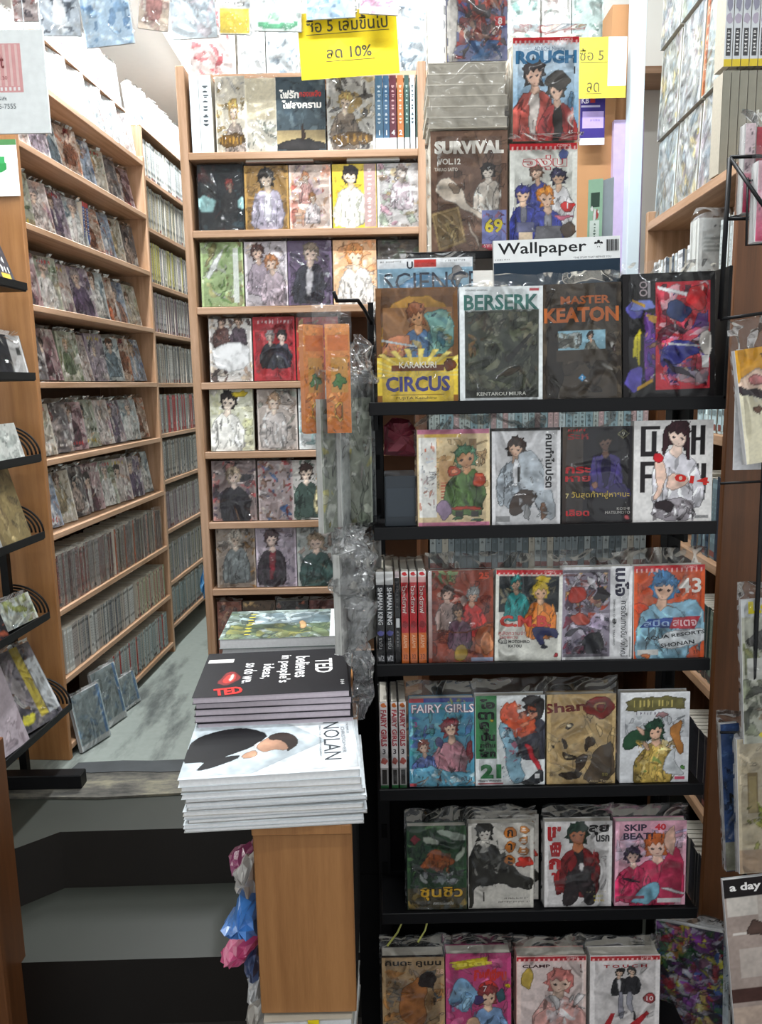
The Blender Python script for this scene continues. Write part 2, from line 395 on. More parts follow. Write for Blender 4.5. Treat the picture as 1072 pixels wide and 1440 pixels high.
_slv = {}
def sleeve_mesh(w, h, t, flap, var):
    k = (round(w, 3), round(h, 3), round(t, 3), flap, var)
    if k in _slv: return _slv[k]
    r = random.Random(hash(k) % 9999); vs, fs = [], []
    nx, nz = 9, 13
    ph = [(r.uniform(8, 40), r.uniform(8, 40), r.uniform(0, 6.28), r.uniform(.2, 1)) for _ in range(6)]
    W2, H2 = w+.010, h+flap+.004
    for side in (0, 1):
        for j in range(nz+1):
            for i in range(nx+1):
                x = (i/nx-.5)*W2; z = j/nz*H2
                d = sum(a*math.sin(fx*x*3+fz*z*3+p) for fx, fz, p, a in ph)/3
                e = .0012 if z < h else .004
                ed = min(1, 4*min(i, nx-i)/nx)
                y0 = -.0022 if side == 0 else t+.0022
                y = (y0+d*e*(1 if side == 0 else -1)*.9) if z < h else None
                if y is None:
                    q = (z-h)/max(flap, .001); mid = t*.35
                    y = y0*(1-q)+mid*q+d*e
                else: y = (t/2+(y-t/2)*(.35+.65*ed)) if i in (0, nx) else min(y, -.0013) if side == 0 else max(y, t+.0013)
                vs.append((x, y, z+(d*.004 if z > h else 0)))
        b = side*(nx+1)*(nz+1)
        for j in range(nz):
            for i in range(nx):
                q = (b+j*(nx+1)+i, b+j*(nx+1)+i+1, b+(j+1)*(nx+1)+i+1, b+(j+1)*(nx+1)+i)
                fs.append(q if side == 0 else q[::-1])
    me = mesh_of('plastic_sleeve', vs, fs, M['sleeve'], None, True); _slv[k] = me; return me
_pg = {}
def page_mesh(w, h, t, kind='pages'):
    k = (round(w, 3), round(h, 3), round(t, 4), kind)
    if k not in _pg: _pg[k] = MB().box(-w/2+.001, .0012, .002, w/2-.002, t-.0006, h-.002).mesh('pages', M[kind])
    return _pg[k]
_bk = {}
def back_mesh(w, h, t, c):
    k = (round(w, 3), round(h, 3), round(t, 4), c)
    if k not in _bk:
        b = MB(); b.box(-w/2, t-.0006, 0, w/2, t, h, lin(c)); b.box(-w/2-.0008, 0, 0, -w/2+.001, t, h, lin(c)); _bk[k] = b.mesh('back_cover', M['print'], True)
    return _bk[k]
def book(name, art, t, loc, rz=0, lean=6, spine='8a8378', sleeve=True, flap=.022, var=0, label='', cat='comic', group=None, pages='pages', roll=0):
    w, h = art.w, art.h
    loc = Vector(loc)+Vector((0, 0, max(0, t*math.sin(math.radians(lean)))))
    o = link(name, None, None, loc); o.empty_display_size = .05
    o.rotation_euler = (Matrix.Rotation(rz, 3, 'Z') @ Matrix.Rotation(-math.radians(lean), 3, 'X') @ Matrix.Rotation(math.radians(roll), 3, 'Y')).to_euler()
    link('front_cover', art.mesh('front_cover', None, .0012, spine), o)
    link('pages', page_mesh(w, h, t, pages), o); link('back_cover', back_mesh(w, h, t, spine), o)
    if sleeve: link('plastic_sleeve', sleeve_mesh(w, h, t, flap, var), o)
    tag(o, label, cat, group); return o

# ------------------------------------------------------------------ the room
def floor_mat():
    m, nt, N, b = nmat('worn_green_paint')
    tc = N.new('ShaderNodeTexCoord')
    mp = N.new('ShaderNodeMapping'); mp.inputs['Scale'].default_value = (2.6, .7, 1); nt.links.new(tc.outputs['Object'], mp.inputs[0])
    n1 = N.new('ShaderNodeTexNoise'); n1.inputs['Scale'].default_value = 2.6; n1.inputs['Detail'].default_value = 7; n1.inputs['Roughness'].default_value = .65
    nt.links.new(mp.outputs[0], n1.inputs['Vector'])
    cr = N.new('ShaderNodeValToRGB'); e = cr.color_ramp.elements
    e[0].position = .36; e[0].color = lin('474c4a'); e[1].position = .50; e[1].color = lin('7c837d')
    nt.links.new(n1.outputs[0], cr.inputs[0])
    n2 = N.new('ShaderNodeTexNoise'); n2.inputs['Scale'].default_value = 40; n2.inputs['Detail'].default_value = 4; nt.links.new(tc.outputs['Object'], n2.inputs['Vector'])
    mr = N.new('ShaderNodeMapRange'); mr.inputs[3].default_value = .8; mr.inputs[4].default_value = 1.1; nt.links.new(n2.outputs[0], mr.inputs[0])
    sc = N.new('ShaderNodeVectorMath'); sc.operation = 'SCALE'; nt.links.new(cr.outputs[0], sc.inputs[0]); nt.links.new(mr.outputs[0], sc.inputs['Scale'])
    nt.links.new(sc.outputs[0], b.inputs['Base Color']); b.inputs['Roughness'].default_value = .55
    return m
def bare_mat():
    m, nt, N, b = nmat('bare_scuffed_concrete')
    tc = N.new('ShaderNodeTexCoord')
    n1 = N.new('ShaderNodeTexNoise'); n1.inputs['Scale'].default_value = 9; n1.inputs['Detail'].default_value = 8; n1.inputs['Roughness'].default_value = .7
    mp = N.new('ShaderNodeMapping'); mp.inputs['Scale'].default_value = (.7, 2, 1); nt.links.new(tc.outputs['Object'], mp.inputs[0]); nt.links.new(mp.outputs[0], n1.inputs['Vector'])
    cr = N.new('ShaderNodeValToRGB'); e = cr.color_ramp.elements
    e[0].position = .36; e[0].color = lin('23221f'); e[1].position = .66; e[1].color = lin('77725f')
    x = cr.color_ramp.elements.new(.5); x.color = lin('4c4942')
    nt.links.new(n1.outputs[0], cr.inputs[0]); nt.links.new(cr.outputs[0], b.inputs['Base Color']); b.inputs['Roughness'].default_value = .7
    bp = N.new('ShaderNodeBump'); bp.inputs['Strength'].default_value = .3; nt.links.new(n1.outputs[0], bp.inputs['Height']); nt.links.new(bp.outputs[0], b.inputs['Normal'])
    return m
M['floor'] = floor_mat(); M['bare'] = bare_mat()
M['step'] = simple('dark_step_paint', '292b26', .45, 0, .18, 7)
M['riser'] = simple('dark_riser', '1d1916', .6, 0, .25, 9)
def prism(name, pts, z0, z1, mt, ms, parent=None):
    vs = [(x, y, z0) for x, y in pts]+[(x, y, z1) for x, y in pts]; n = len(pts)
    fs = [tuple(range(n, 2*n)), tuple(reversed(range(n)))]+[(i, (i+1) % n, n+(i+1) % n, n+i) for i in range(n)]
    me = mesh_of(name, vs, fs, [mt, ms])
    for p in me.polygons: p.material_index = 0 if p.index == 0 else 1
    return link(name, me, parent)
# raised shop floor, worn landing strip, one step, lower floor
PF = 2.44
struct(prism('floor', [(-2.2, PF), (1.5, PF), (1.5, 6.4), (-2.2, 6.4)], -.4, 0, M['floor'], M['riser']), 'worn green painted floor of the aisle')
struct(prism('floor_landing', [(-2.2, .4), (-1.3, .4), (-1.3, 1.80), (-.95, 2.095), (1.5, 2.14), (1.5, PF), (-2.2, PF)], -.4, -.004, M['step'], M['riser']), 'grey painted landing in front of the aisle')
struct(prism('trim_worn_strip', [(-2.2, 2.285), (-1.3, 2.29), (-.9, 2.272), (-.5, 2.30), (0, 2.28), (1.4, 2.29), (1.4, PF-.002), (-2.2, PF-.002)], -.003, .004, M['bare'], M['bare']), 'scuffed bare concrete strip across the landing')
struct(prism('trim_dark_sill', [(-1.06, PF-.0), (-.98, PF-.012), (-.86, PF-.004), (-.75, PF-.016), (-.62, PF-.006), (-.62, PF+.075), (-.8, PF+.066), (-.9, PF+.072), (-1.05, PF+.062)], -.002, .006, simple('worn_rubber', '35383a', .7, 0, .5, 12), M['riser']), 'dark worn rubber patch at the aisle threshold')
struct(prism('floor_step', [(-1.35, 1.788), (1.5, 1.83), (1.5, 2.2), (-1.35, 2.2)], -.4, -.183, M['step'], M['riser']), 'dark grey step tread')
struct(prism('floor_lower', [(-2.2, -1.5), (1.9, -1.5), (1.9, 2.0), (-2.2, 2.0)], -.45, -.372, M['riser'], M['riser']), 'dark lower floor in front of the step')
struct(bbox('wall_left', -1.75, -.4, -.4, -1.66, 6.4, 2.95, M['wall']))
struct(bbox('wall_right', 1.32, .2, -.4, 1.42, 6.4, 2.95, M['wall']))
struct(bbox('wall_back', -1.7, 6.0, 0, 1.4, 6.1, 2.95, M['wall']))
struct(bbox('wall_partition', -.53, 2.62, 0, 1.34, 2.68, 2.95, M['wall']))
struct(bbox('ceiling', -1.75, -.6, 2.9, 1.45, 6.2, 2.96, M['ceil']))

# fluorescent lamps on the ceiling
M['tube'] = nmat('glowing_tube')[0]
_b = M['tube'].node_tree.nodes['Principled BSDF']; _b.inputs['Emission Color'].default_value = (.95, .98, 1, 1); _b.inputs['Emission Strength'].default_value = 6
def lamp(x, y, length, along, power, label):
    o = link('ceiling_lamp', None, None, (x, y, 2.9)); o.rotation_euler.z = 0 if along == 'x' else math.pi/2
    L = length/2
    bbox('housing', -L-.03, -.05, -.05, L+.03, .05, 0, M['white'], o, .004)
    for s in (-1, 1): bbox('lamp_holder', s*L-.012, -.02, -.1, s*L+.012, .02, -.05, M['white'], o)
    link('tube', MB().tube([(-L+.013, 0, -.078), (L-.013, 0, -.078)], .014, 10).mesh('tube', M['tube'], smooth=True), o)
    ld = bpy.data.lights.new('lamp_light', 'AREA'); ld.shape = 'RECTANGLE'; ld.size = length; ld.size_y = .06; ld.energy = power; ld.color = (.94, .98, 1)
    lo = link('lamp_light', ld, o, (0, 0, -.1))
    tag(o, label, 'lamp'); return o
lamp(-.95, 2.55, 1.2, 'y', 46, 'fluorescent tube lamp on the ceiling over the aisle')
lamp(-.9, 4.1, 1.2, 'y', 36, 'fluorescent tube lamp added on the ceiling to brighten the deep aisle')  # added lamp, lifts the dim far end of the aisle
lamp(.1, 1.72, 1.2, 'x', 29, 'fluorescent tube lamp on the ceiling above the pale partition')
lamp(.15, .35, 1.2, 'x', 12, 'fluorescent tube lamp on the ceiling over the lower floor')

# ------------------------------------------------------------------ aisle bookcase (runs away along the aisle)
AIS = math.radians(-3.85)
N0 = at(52, 541, 2.53)
def frame(name, loc, rz, label, cat='bookcase'):
    o = link(name, None, None, loc); o.rotation_euler.z = rz; tag(o, label, cat); return o
ais = frame('bookcase', (N0.x, 2.53, 0), AIS, 'tall wooden bookcase along the aisle, its end panel towards the landing')
L1 = 1.13; DEP = .27
bz1 = [at(u, v, 2.53).z for u, v in [(27, 80), (31, 192), (38, 310), (44, 427), (50, 537), (57, 648), (64, 754), (75, 862), (82, 958), (88, 1050)]]
bbox('end_panel', -DEP-.06, 0, 0, 0, .022, 2.27, M['panel'], ais, .002)
bbox('upright', -DEP, L1-.022, 0, 0, L1, bz1[0]+.02, M['wood_v'], ais, .002)
bbox('back_panel', -DEP-.012, .022, .02, -DEP, L1-.022, bz1[0], M['backboard'], ais)
for z in bz1: bbox('shelf_board', -DEP, .022, max(z-.02, .002), .0, L1-.022, max(z, .022), M['wood_y'], ais, .0015)
ais2 = frame('bookcase', ais.matrix_basis @ Vector((-.012, L1+.004, 0)), AIS, 'second wooden bookcase further down the aisle, filled with plastic-wrapped spines')
L2 = 1.75
bz2 = [at(226, v, 3.68).z for v in (245, 318, 396, 466, 539, 611, 677, 747, 820, 880)]
for y in (0, L2/2, L2-.02): bbox('upright', -DEP, y, 0, 0, y+.02, bz2[0]+.2, M['wood_v'], ais2, .002)
bbox('back_panel', -DEP-.012, .02, .02, -DEP, L2-.02, bz2[0]+.2, M['backboard'], ais2)
for z in bz2:
    for y0, y1 in ((.02, L2/2), (L2/2+.02, L2-.02)): bbox('shelf_board', -DEP, y0, max(z-.018, .002), 0, y1, max(z, .02), M['wood_y'], ais2, .0015)

# ------------------------------------------------------------------ facing bookcase behind the rack
BY = 2.33
bl = at(277, 541, BY).x-.012; br = at(600, 200, BY).x
bzb = [at(300, v, BY).z for v in (214, 324, 432, 538, 636, 735, 829, 925)]
fac = frame('bookcase', (0, BY, 0), 0, 'wooden bookcase facing the viewer, five comics across, under the yellow sign')
TOPZ = at(258, 92, BY).z
bbox('upright', bl, 0, 0, bl+.024, .21, TOPZ, M['wood_v'], fac, .002)
bbox('upright', br-.024, 0, 0, br, .21, TOPZ-.0, M['wood_v'], fac, .002)
bbox('back_panel', bl+.024, .2, .05, br-.024, .21, TOPZ, M['backboard'], fac)
for z in bzb: bbox('shelf_board', bl+.024, 0, z-.02, br-.024, .2, z, M['wood_h'], fac, .0015)
bbox('shelf_board', bl+.024, .09, TOPZ-.04, br-.024, .2, TOPZ-.022, M['wood_h'], fac, .0015)
bbox('kick_board', bl+.024, .01, 0, br-.024, .028, bzb[-1]-.02, M['wood_h'], fac, .0015)

# ------------------------------------------------------------------ side bookcase behind the rack on the other wall
RN = at(1030, 230, 1.68)
RAZ = math.radians(-2.4)
rgt = frame('bookcase', (RN.x, 1.66, 0), RAZ, 'wooden bookcase against the side wall behind the black rack')
RL = .62
bzr = [at(1026, v, 1.68).z for v in (232, 420, 612, 793, 966, 1140, 1300)]
bbox('end_panel', 0, -.02, -.18, .34, 0, bzr[0]+.0, M['postwood'], rgt, .002)
bbox('upright', 0, RL-.02, -.18, .3, RL, bzr[0]+.03, M['wood_v'], rgt, .002)
bbox('back_panel', .29, 0, -.18, .3, RL-.02, bzr[0]+.6, M['backboard'], rgt)
for z in bzr: bbox('shelf_board', 0, 0, z-.022, .29, RL-.02, z, M['wood_y'], rgt, .0015)
bbox('plinth', 0, 0, -.185, .29, RL-.02, -.16, M['wood_y'], rgt)

# pale steel post, cardboard and lilac boards between the bookcases
pp = at(906, 200, 2.24)
o = link('steel_post', None, None, (pp.x-.004, 2.29, 0)); tag(o, 'pale blue painted steel post standing beside the lilac board', 'post')
bbox('post_face', -.017, 0, 0, .017, .006, 2.88, M['post'], o, .001); bbox('post_side', -.017, .007, 0, -.011, .05, 2.88, M['post'], o, .001); bbox('base_plate', -.035, -.01, 0, .035, .06, .001, M['steel'], o)
a0 = at(868, 200, 2.34); a1 = at(901, 200, 2.34)
o = link('lilac_board', None, None, ((a0.x+a1.x)/2, 2.34, 0)); tag(o, 'lilac printed board standing on end behind the pale post', 'board')
ar = ArtV(.085, 1.98, 'b9a7c8').t('T', .62, .255, .014, '222222', rot=-90).t('R.N', .62, .315, .022, '222222', rot=-90).t('o', .55, .285, .012, '222222', rot=-90)
link('printed_face', ar.mesh('printed_face', M['printm'], .01, 'b9a7c8'), o)
bbox('board_back', -.0425, .012, 0, .0425, .02, 1.98, M['lilac'], o)
a0 = at(798, 250, 2.36); a1 = at(864, 250, 2.36)
o = tag(bbox('cardboard_sheet', a0.x, 2.36, 0, a1.x, 2.385, at(830, 80, 2.36).z, M['card'], None, .003), 'tan cardboard panel standing behind the hanging comics', 'panel')

# ------------------------------------------------------------------ black metal display rack
RY = 1.45
rx0 = at(519, 560, RY).x; rx1 = at(1018, 560, RY).x
rz = [1.222, .990, .722, .463, .192, -.105]
rack = frame('display_rack', (0, 0, 0), 0, 'black metal display rack with six shelves of bagged comics', 'rack')
for x in (rx0+.012, rx1-.03):
    up = bbox('upright', x-.014, RY+.13, -.37, x+.014, RY+.17, 1.30 if x > 0 else 1.40, M['black'], rack, .002)
    for k in range(14):
        z = 1.36-k*.09 if x < 0 else 1.25-k*.09
        bbox('slot', x-.006, RY+.127, z, x+.006, RY+.1305, z+.03, M['blackmat'], up)
    bbox('foot', x-.02, RY-.06, -.372, x+.02, RY+.22, -.335, M['black'], rack, .003)
for i, z in enumerate(rz):
    L0 = rx0+(0 if i == 0 else .004)
    R1 = rx1-(0 if i == 0 else .005)
    s = bbox('shelf', L0, RY-.005, z-.012, R1, RY+.14, z, M['black'], rack, .0015)
    bbox('shelf_lip', L0, RY-.012, z-.018, R1, RY-.005, z+.006, M['black'], s, .001)
    for x in (rx0+.012, rx1-.03): bbox('bracket', x-.004, RY+.07, z-.05, x+.004, RY+.135, z-.012, M['black'], s)
bbox('top_side_plate', rx1-.006, RY-.012, rz[0], rx1, RY+.12, rz[0]+.235, M['black'], rack, .001)
bbox('dark_fill_back', rx0-.05, RY+.172, -.36, rx1-.05, RY+.176, rz[4]-.03, M['blackmat'], rack)  # black sheets added so the shaded space behind and beside the rack stays dark
bbox('dark_fill_back', rx0-.05, RY+.172, rz[4]-.028, rx1-.05, RY+.176, rz[3]-.04, M['blackmat'], rack)
bbox('dark_fill_side', rx0-.05, RY+.172, rz[3]-.038, rx0+.06, RY+.176, rz[2]-.03, M['blackmat'], rack)

a0 = at(866, 100, 2.36); a1 = at(897, 100, 2.36)
cb = link('cardboard_box', None, None, ((a0.x+a1.x)/2, 2.38, 1.984)); tag(cb, 'small tan cardboard box standing on the lilac board beside the pale post', 'box')
bbox('front', -.038, 0, 0, .038, .003, .31, M['card'], cb); bbox('side', -.038, .003, 0, -.035, .1, .31, M['card'], cb); bbox('side', .035, .003, 0, .038, .1, .31, M['card'], cb); bbox('back', -.035, .097, 0, .035, .1, .31, M['card'], cb); bbox('base', -.035, .003, 0, .035, .097, .003, M['card'], cb)

# ------------------------------------------------------------------ comics on the display rack
def span(u0, u1, v, Y):
    a, b = at(u0, v, Y).x, at(u1, v, Y).x
    return (a+b)/2, b-a
RED = 'c8232b'
def redband(a, y=.0, h=.055, c='c4242c'):
    a.r(0, y, 1, y+h, c)
    for i in range(14): a.r(.03+i*.07, y+h*.55, .055+i*.07, y+h*1.25, 'e9b9b4')
    a.t('COMICS', .8, y+h*.4, h*.45, 'f1d6d2'); return a
def A(w, h, bg): return Art(w, h, bg)

row1 = [
 (530, 645, .208, .022, 'gold and brown bagged comic with big blue lettering, top rack shelf'),
 (648, 765, .207, .026, 'white-bordered bagged comic with teal title and dark green picture on the top rack shelf'),
 (766, 878, .210, .024, 'dark brown bagged comic with orange title and small blue picture on the top rack shelf'),
 (881, 1010, .226, .022, 'large black bagged comic with red picture panel turned sideways on the top rack shelf')]
def c_gold(w, h):
    a = A(w, h, '6e4a2b').r(0, 0, 1, .07, '7b5636').p([(.1, .17), (.5, .03), (.92, .17), (.95, .6), (.05, .6)], 'b98a35')
    a.r(.08, .17, .93, .58, '9a6f47').fig(.5, .13, .66, '9a5f3c', 'dda878', '5a7aa0', None, 4)
    a.p([(.55, .2), (.95, .2), (.95, .58), (.6, .58), (.7, .4)], '6f9a92').n(.6, .22, .92, .56, ['6aa3a8', 'b4a04c', '4f7d8d', '8fb0a0'], 16, 4, .09)
    a.p([(.08, .46), (.38, .36), (.42, .52), (.3, .6), (.08, .6)], 'c98862').n(.1, .45, .55, .58, ['c4563a', 'd79d72', '3d5d8d', 'e0b14a'], 12, 5, .07)
    a.p([(.06, .44), (.5, .5), (.5, .515), (.06, .46)], 'cfdbe0', False)
    a.r(0, .6, 1, 1, 'e3c545')
    for i in range(14):
        an = math.pi*(i+.5)/14; a.p([(.5, .78), (.5+.8*math.cos(an), .78-.26*math.sin(an)), (.5+.8*math.cos(an+.1), .78-.26*math.sin(an+.1))], 'edd978', False)
    a.r(.18, .665, .82, .72, '6b3a22').t('KARAKURI', .5, .665, .055, 'f2eee0', w=.46, bold=.02).b(.89, .67, .07, .045, '6b3a22', 8, .06)
    a.t('CIRCUS', .5, .83, .135, '4a4a8c', w=.8, bold=.035).r(.16, .92, .82, .928, '8a6a2a').t('FUJITA Kazuhiro', .48, .955, .03, '4b3a22', w=.5)
    return a.r(.0, .93, .06, 1, '8a5a25').r(.94, .93, 1, 1, '8a5a25')
def c_teal(w, h):
    a = A(w, h, 'dfe3e3').r(.06, .2, .95, .965, '474a40').n(.08, .22, .93, .9, ['3b3f36', '6b6c58', '565a48', '2d2f2a', '7a7560', '686d54', '4c3e30'], 60, 6, .14)
    a.n(.3, .25, .8, .5, ['8a8a78', '9a9684', '3a3a34'], 16, 9, .08).n(.1, .4, .2, .6, ['7c5133', '8d6a3c'], 6, 4, .08)
    a.p([(.55, .62), (.85, .4), (.87, .42), (.6, .66)], '2b2a27', False).r(.06, .9, .95, .965, '33352e').n(.06, .88, .95, .92, ['33352e'], 14, 3, .06)
    a.t('BERSERK', .5, .135, .135, '41786f', w=.9, bold=.03).n(.08, .19, .9, .215, ['dfe3e3', 'c9cfcd'], 16, 8, .05)
    return a.t('KENTAROU MIURA', .5, .93, .032, 'dcdcd2', w=.6, bold=.01).t('YOUNG ANIMAL', .2, .03, .014, '555555', w=.28).r(.84, .02, .95, .045, 'b4454c')
def c_brown(w, h):
    a = A(w, h, '463c31').n(0, .0, 1, 1, ['51473a', '3a3027', '5d5244', '2f2822'], 30, 5, .2).p([(.1, .2), (.3, .4), (.22, 1), (0, 1)], '2d2620')
    a.t('MASTER', .55, .14, .07, 'b5622e', w=.62, bold=.03).t('KEATON', .5, .265, .13, 'bd672f', w=.94, bold=.04)
    a.r(.2, .4, .8, .56, '8fb7c6').n(.2, .42, .5, .56, ['6c6a5c', '8a8878', 'c4c8c4', '4c4a42'], 16, 3, .12).fig(.62, .405, .24, '2e2a28', 'd0a88c', '6a685e', None, 5).r(.18, .56, .82, .66, '463c31')
    return a.p([(.5, .77), (.55, .805), (.5, .84), (.45, .805)], '3c8fc0', False).t('2', .5, .805, .03, 'f0f0f0')
def c_black(w, h):
    a = A(w, h, '1a1718').r(.35, .07, .95, .93, 'c22e3c').n(.38, .1, .93, .5, ['c8202c', 'd9486a', 'b02838', '8a3a6a', 'b8283a'], 26, 3, .14)
    a.n(.4, .5, .93, .9, ['cf3a6e', '3f4aa0', 'd6c25a', '23232d', 'c9cdd6', '4a56b0', 'd88fb2'], 34, 8, .12)
    a.n(.36, .08, .94, .92, ['8a1c2c', 'e0566a', '2c2030', '3c3d92', 'd8c8cc', 'c9303e'], 34, 12, .16).p([(.37, .1), (.75, .17), (.74, .2), (.38, .13)], 'dfe0e2', False).b(.6, .3, .13, .08, '35436e', 4).b(.82, .2, .12, .1, 'c5262b', 5).b(.62, .62, .2, .09, '3c3d92', 9)
    a.p([(.82, .5), (.96, .45), (.96, .66), (.86, .64)], 'dfd8cf').r(.86, .66, .94, .76, 'e6e6e4').p([(.48, .55), (.85, .58), (.84, .595), (.5, .57)], 'd9dde2', False)
    a.b(.12, .28, .1, .09, '5552a0', 3).b(.13, .84, .1, .09, '5a50a4', 5).b(.2, .25, .14, .05, '7a86c8', 7).p([(.2, .3), (.34, .33), (.37, .85), (.24, .88), (.24, .6)], '6b3c94').n(.22, .3, .36, .85, ['8453b0', '4f4a9a', 'c39a3a'], 16, 4, .06)
    a.b(.155, .58, .05, .13, 'd9cb2e', 6, .25).t('MATSURI JO', .155, .58, .022, '3a3320', rot=90, w=.2).p([(.1, .2), (.24, .24), (.24, .27), (.1, .22)], 'cfa235', False).p([(.15, .9), (.32, .83), (.33, .86), (.15, .93)], 'cfa235', False)
    return a.r(.17, .05, .27, .19, '2a2426').t('OO', .22, .12, .09, 'b3a3a6', rot=90, w=.12, bold=.02).r(.27, .06, .3, .19, 'a49da0')
for i, (u0, u1, h, t, lb) in enumerate(row1):
    x, w = span(u0, u1, 480, RY); a = [c_gold, c_teal, c_brown, c_black][i](w, h)
    book('comic_book', a, t, (x, RY+.004, rz[0]+.0015), rz=0, lean=3, var=i, label=lb, group='comics on the top shelf of the black rack', roll=[0, 0, -1.2, -1.2][i], flap=.018, spine=['5a3c22', 'd8dcdc', '2c2620', '171516'][i])

# second shelf
def c_desert(w, h):
    a = A(w, h, 'd9c49c').r(0, 0, 1, .05, 'c97f98').r(0, .95, 1, 1, 'c97f98').r(.1, .05, .6, .08, 'd6b65c').n(.02, .1, .98, .6, ['cdb184', 'e3d3b2', 'b79a6c', 'a98559'], 36, 3, .12)
    a.r(.02, .08, .26, .9, 'e8e6e0').n(.04, .1, .24, .85, ['c9a8a8', 'b9c0c8', 'd8d8d8', 'c06a50'], 18, 5, .05).r(.72, .1, .82, .3, '94795a').r(.3, .32, .5, .62, 'c7a377')
    for k in range(6): a.r(.32, .54+k*.03, .52, .555+k*.03, 'b5583e')
    a.fig(.68, .16, .72, '5d8a6a', 'c99a74', '55703f', None, 4)
    a.b(.5, .42, .08, .06, 'c0563b', 6, .05).b(.5, .42, .04, .03, 'd98d6c', 6, .05).b(.86, .52, .09, .08, 'b8482a', 7).p([(.46, .79), (.88, .79), (.9, .84), (.45, .84)], 'b0402c')
    a.r(.52, .84, .62, .9, '3d3a34').r(.74, .84, .84, .9, '3d3a34').b(.55, .92, .08, .02, '48664a', 3).b(.82, .93, .08, .02, '48664a', 4)
    return a.b(.36, .82, .1, .1, '9d86a0', 9)
def c_whiteshirt(w, h):
    a = A(w, h, 'd3d2d3').r(0, 0, 1, .03, '26211f').fig(.34, .08, .72, '3a2a24', 'd8b59c', 'aeb6bd', None, 3)
    a.p([(.34, .3), (.6, .2), (.78, .45), (.98, .9), (.8, .98), (.6, .7), (.42, .66)], 'b9c0c6').p([(.3, .3), (.44, .34), (.42, .52), (.34, .62), (.3, .5)], 'e4e4e6').p([(.36, .62), (.62, .62), (.68, .72), (.5, .86), (.28, .9), (.24, .84)], '473a33')
    a.p([(.72, .76), (.82, .78), (.8, .92), (.72, .96)], '7d5a44').n(.4, .3, .9, .9, ['9aa3ab', 'd7dadd', 'c7cdd2'], 20, 3, .06).r(.37, .4, .41, .55, '2d2a2a')
    a.r(.76, .04, .93, .64, 'd3d2d3').t('คนทำไมปรต', .845, .34, .13, '1d1b1d', rot=-90, w=.55, bold=.03).r(.06, .9, .26, .96, '8d8d8d').t('20', .11, .76, .03, '333333').b(.53, .87, .05, .09, '9a9a9a', 4)
    return a
def c_night(w, h):
    a = A(w, h, '2b2628').g(.0, .0, .35, 1, '4a4038', '332b29').r(.3, .02, 1, .98, '201c20').m(.2, .035, .025, .26, RED, 7)
    a.t('ระห', .22, .1, .06, '8d2a2a', w=.3, bold=.02).t('กระ', .22, .44, .07, 'b8282e', w=.36, bold=.03).t('หาย', .22, .53, .06, 'b8282e', w=.36, bold=.03)
    a.fig(.63, .06, .62, '1c1818', '70564a', '413670', '2a2348', 5).p([(.42, .35), (.5, .3), (.52, .56), (.46, .62), (.4, .58)], '4a3d80').p([(.4, .56), (.5, .55), (.52, .63), (.44, .64)], '9a6e5a').p([(.72, .6), (.95, .6), (.98, .75), (.6, .7)], '352d5a')
    a.t('7', .07, .705, .05, 'd8c88a', bold=.02).t('วันสุดท้ายสู่หายนะ', .55, .7, .085, 'cdb14e', w=.84, bold=.01).t('เลือด', .22, .88, .07, 'c2262c', w=.34, bold=.03)
    a.t('KOSHI', .88, .845, .028, 'c8c3bd', w=.18).t('MATSUMOTO', .8, .885, .03, 'c8c3bd', w=.36).p([(.87, .03), (.96, .08), (.87, .13), (.78, .08)], '7d7a5a', False).p([(.87, .045), (.94, .08), (.87, .115), (.80, .08)], '23201f', False).t('9', .87, .08, .045, 'd8d5c4')
    return a.b(.93, .94, .03, .025, 'b5585c', 2)
def c_apple(w, h):
    a = A(w, h, 'dedbd9')
    for x0, x1, y0, y1 in ((.08, .32, .05, .09), (.08, .14, .05, .33), (.08, .3, .3, .35), (.22, .28, .1, .3), (.62, .68, .08, .3), (.72, .78, .05, .34), (.84, .9, .05, .34), (.78, .84, .17, .2), (.08, .14, .4, .7), (.14, .3, .4, .44), (.14, .24, .52, .56), (.76, .82, .42, .72), (.86, .92, .42, .72), (.3, .36, .5, .6)):
        a.r(x0, y0, x1, y1, '221e20')
    a.fig(.53, .01, .84, '35191f', 'ecd0c0', 'c9c6cc', None, 8).p([(.34, .3), (.36, .1), (.44, .06), (.42, .36)], '35191f').p([(.66, .08), (.72, .12), (.74, .38), (.66, .38)], '35191f').p([(.27, .37), (.37, .34), (.41, .52), (.34, .76), (.25, .78), (.3, .58)], 'e1bfad').p([(.4, .5), (.7, .55), (.72, .62), (.42, .7)], 'd8b8a8').b(.31, .355, .075, .055, 'b81e26', 4, .06)
    a.p([(.3, .76), (.72, .74), (.84, .98), (.18, .98)], '8d878c').n(.25, .78, .78, .98, ['e6e4e6', '6d666a', 'bdb8bc', '4a4346'], 26, 5, .07).b(.4, .83, .12, .06, '2c2226', 6).t('014', .74, .58, .1, 'c72a24', w=.34, rot=-8, bold=.04)
    return a.r(.78, .93, .96, .96, '9b9a9a').t('SOICHIRO', .87, .945, .02, '555555', w=.16)
row2 = [(588, 690, .183, c_desert, 'sand-coloured bagged comic with pink edge and green robed figure, second rack shelf', 'd0b890'),
 (693, 790, .183, c_whiteshirt, 'light grey bagged comic with white-shirted figure and black upright lettering, second rack shelf', '2a2624'),
 (793, 891, .183, c_night, 'black bagged comic with violet robed figure and yellow line of lettering, second rack shelf', '2b2628'),
 (894, 1005, .192, c_apple, 'white unbagged comic with dark-haired figure holding a red apple, second rack shelf', 'd8d4d2')]
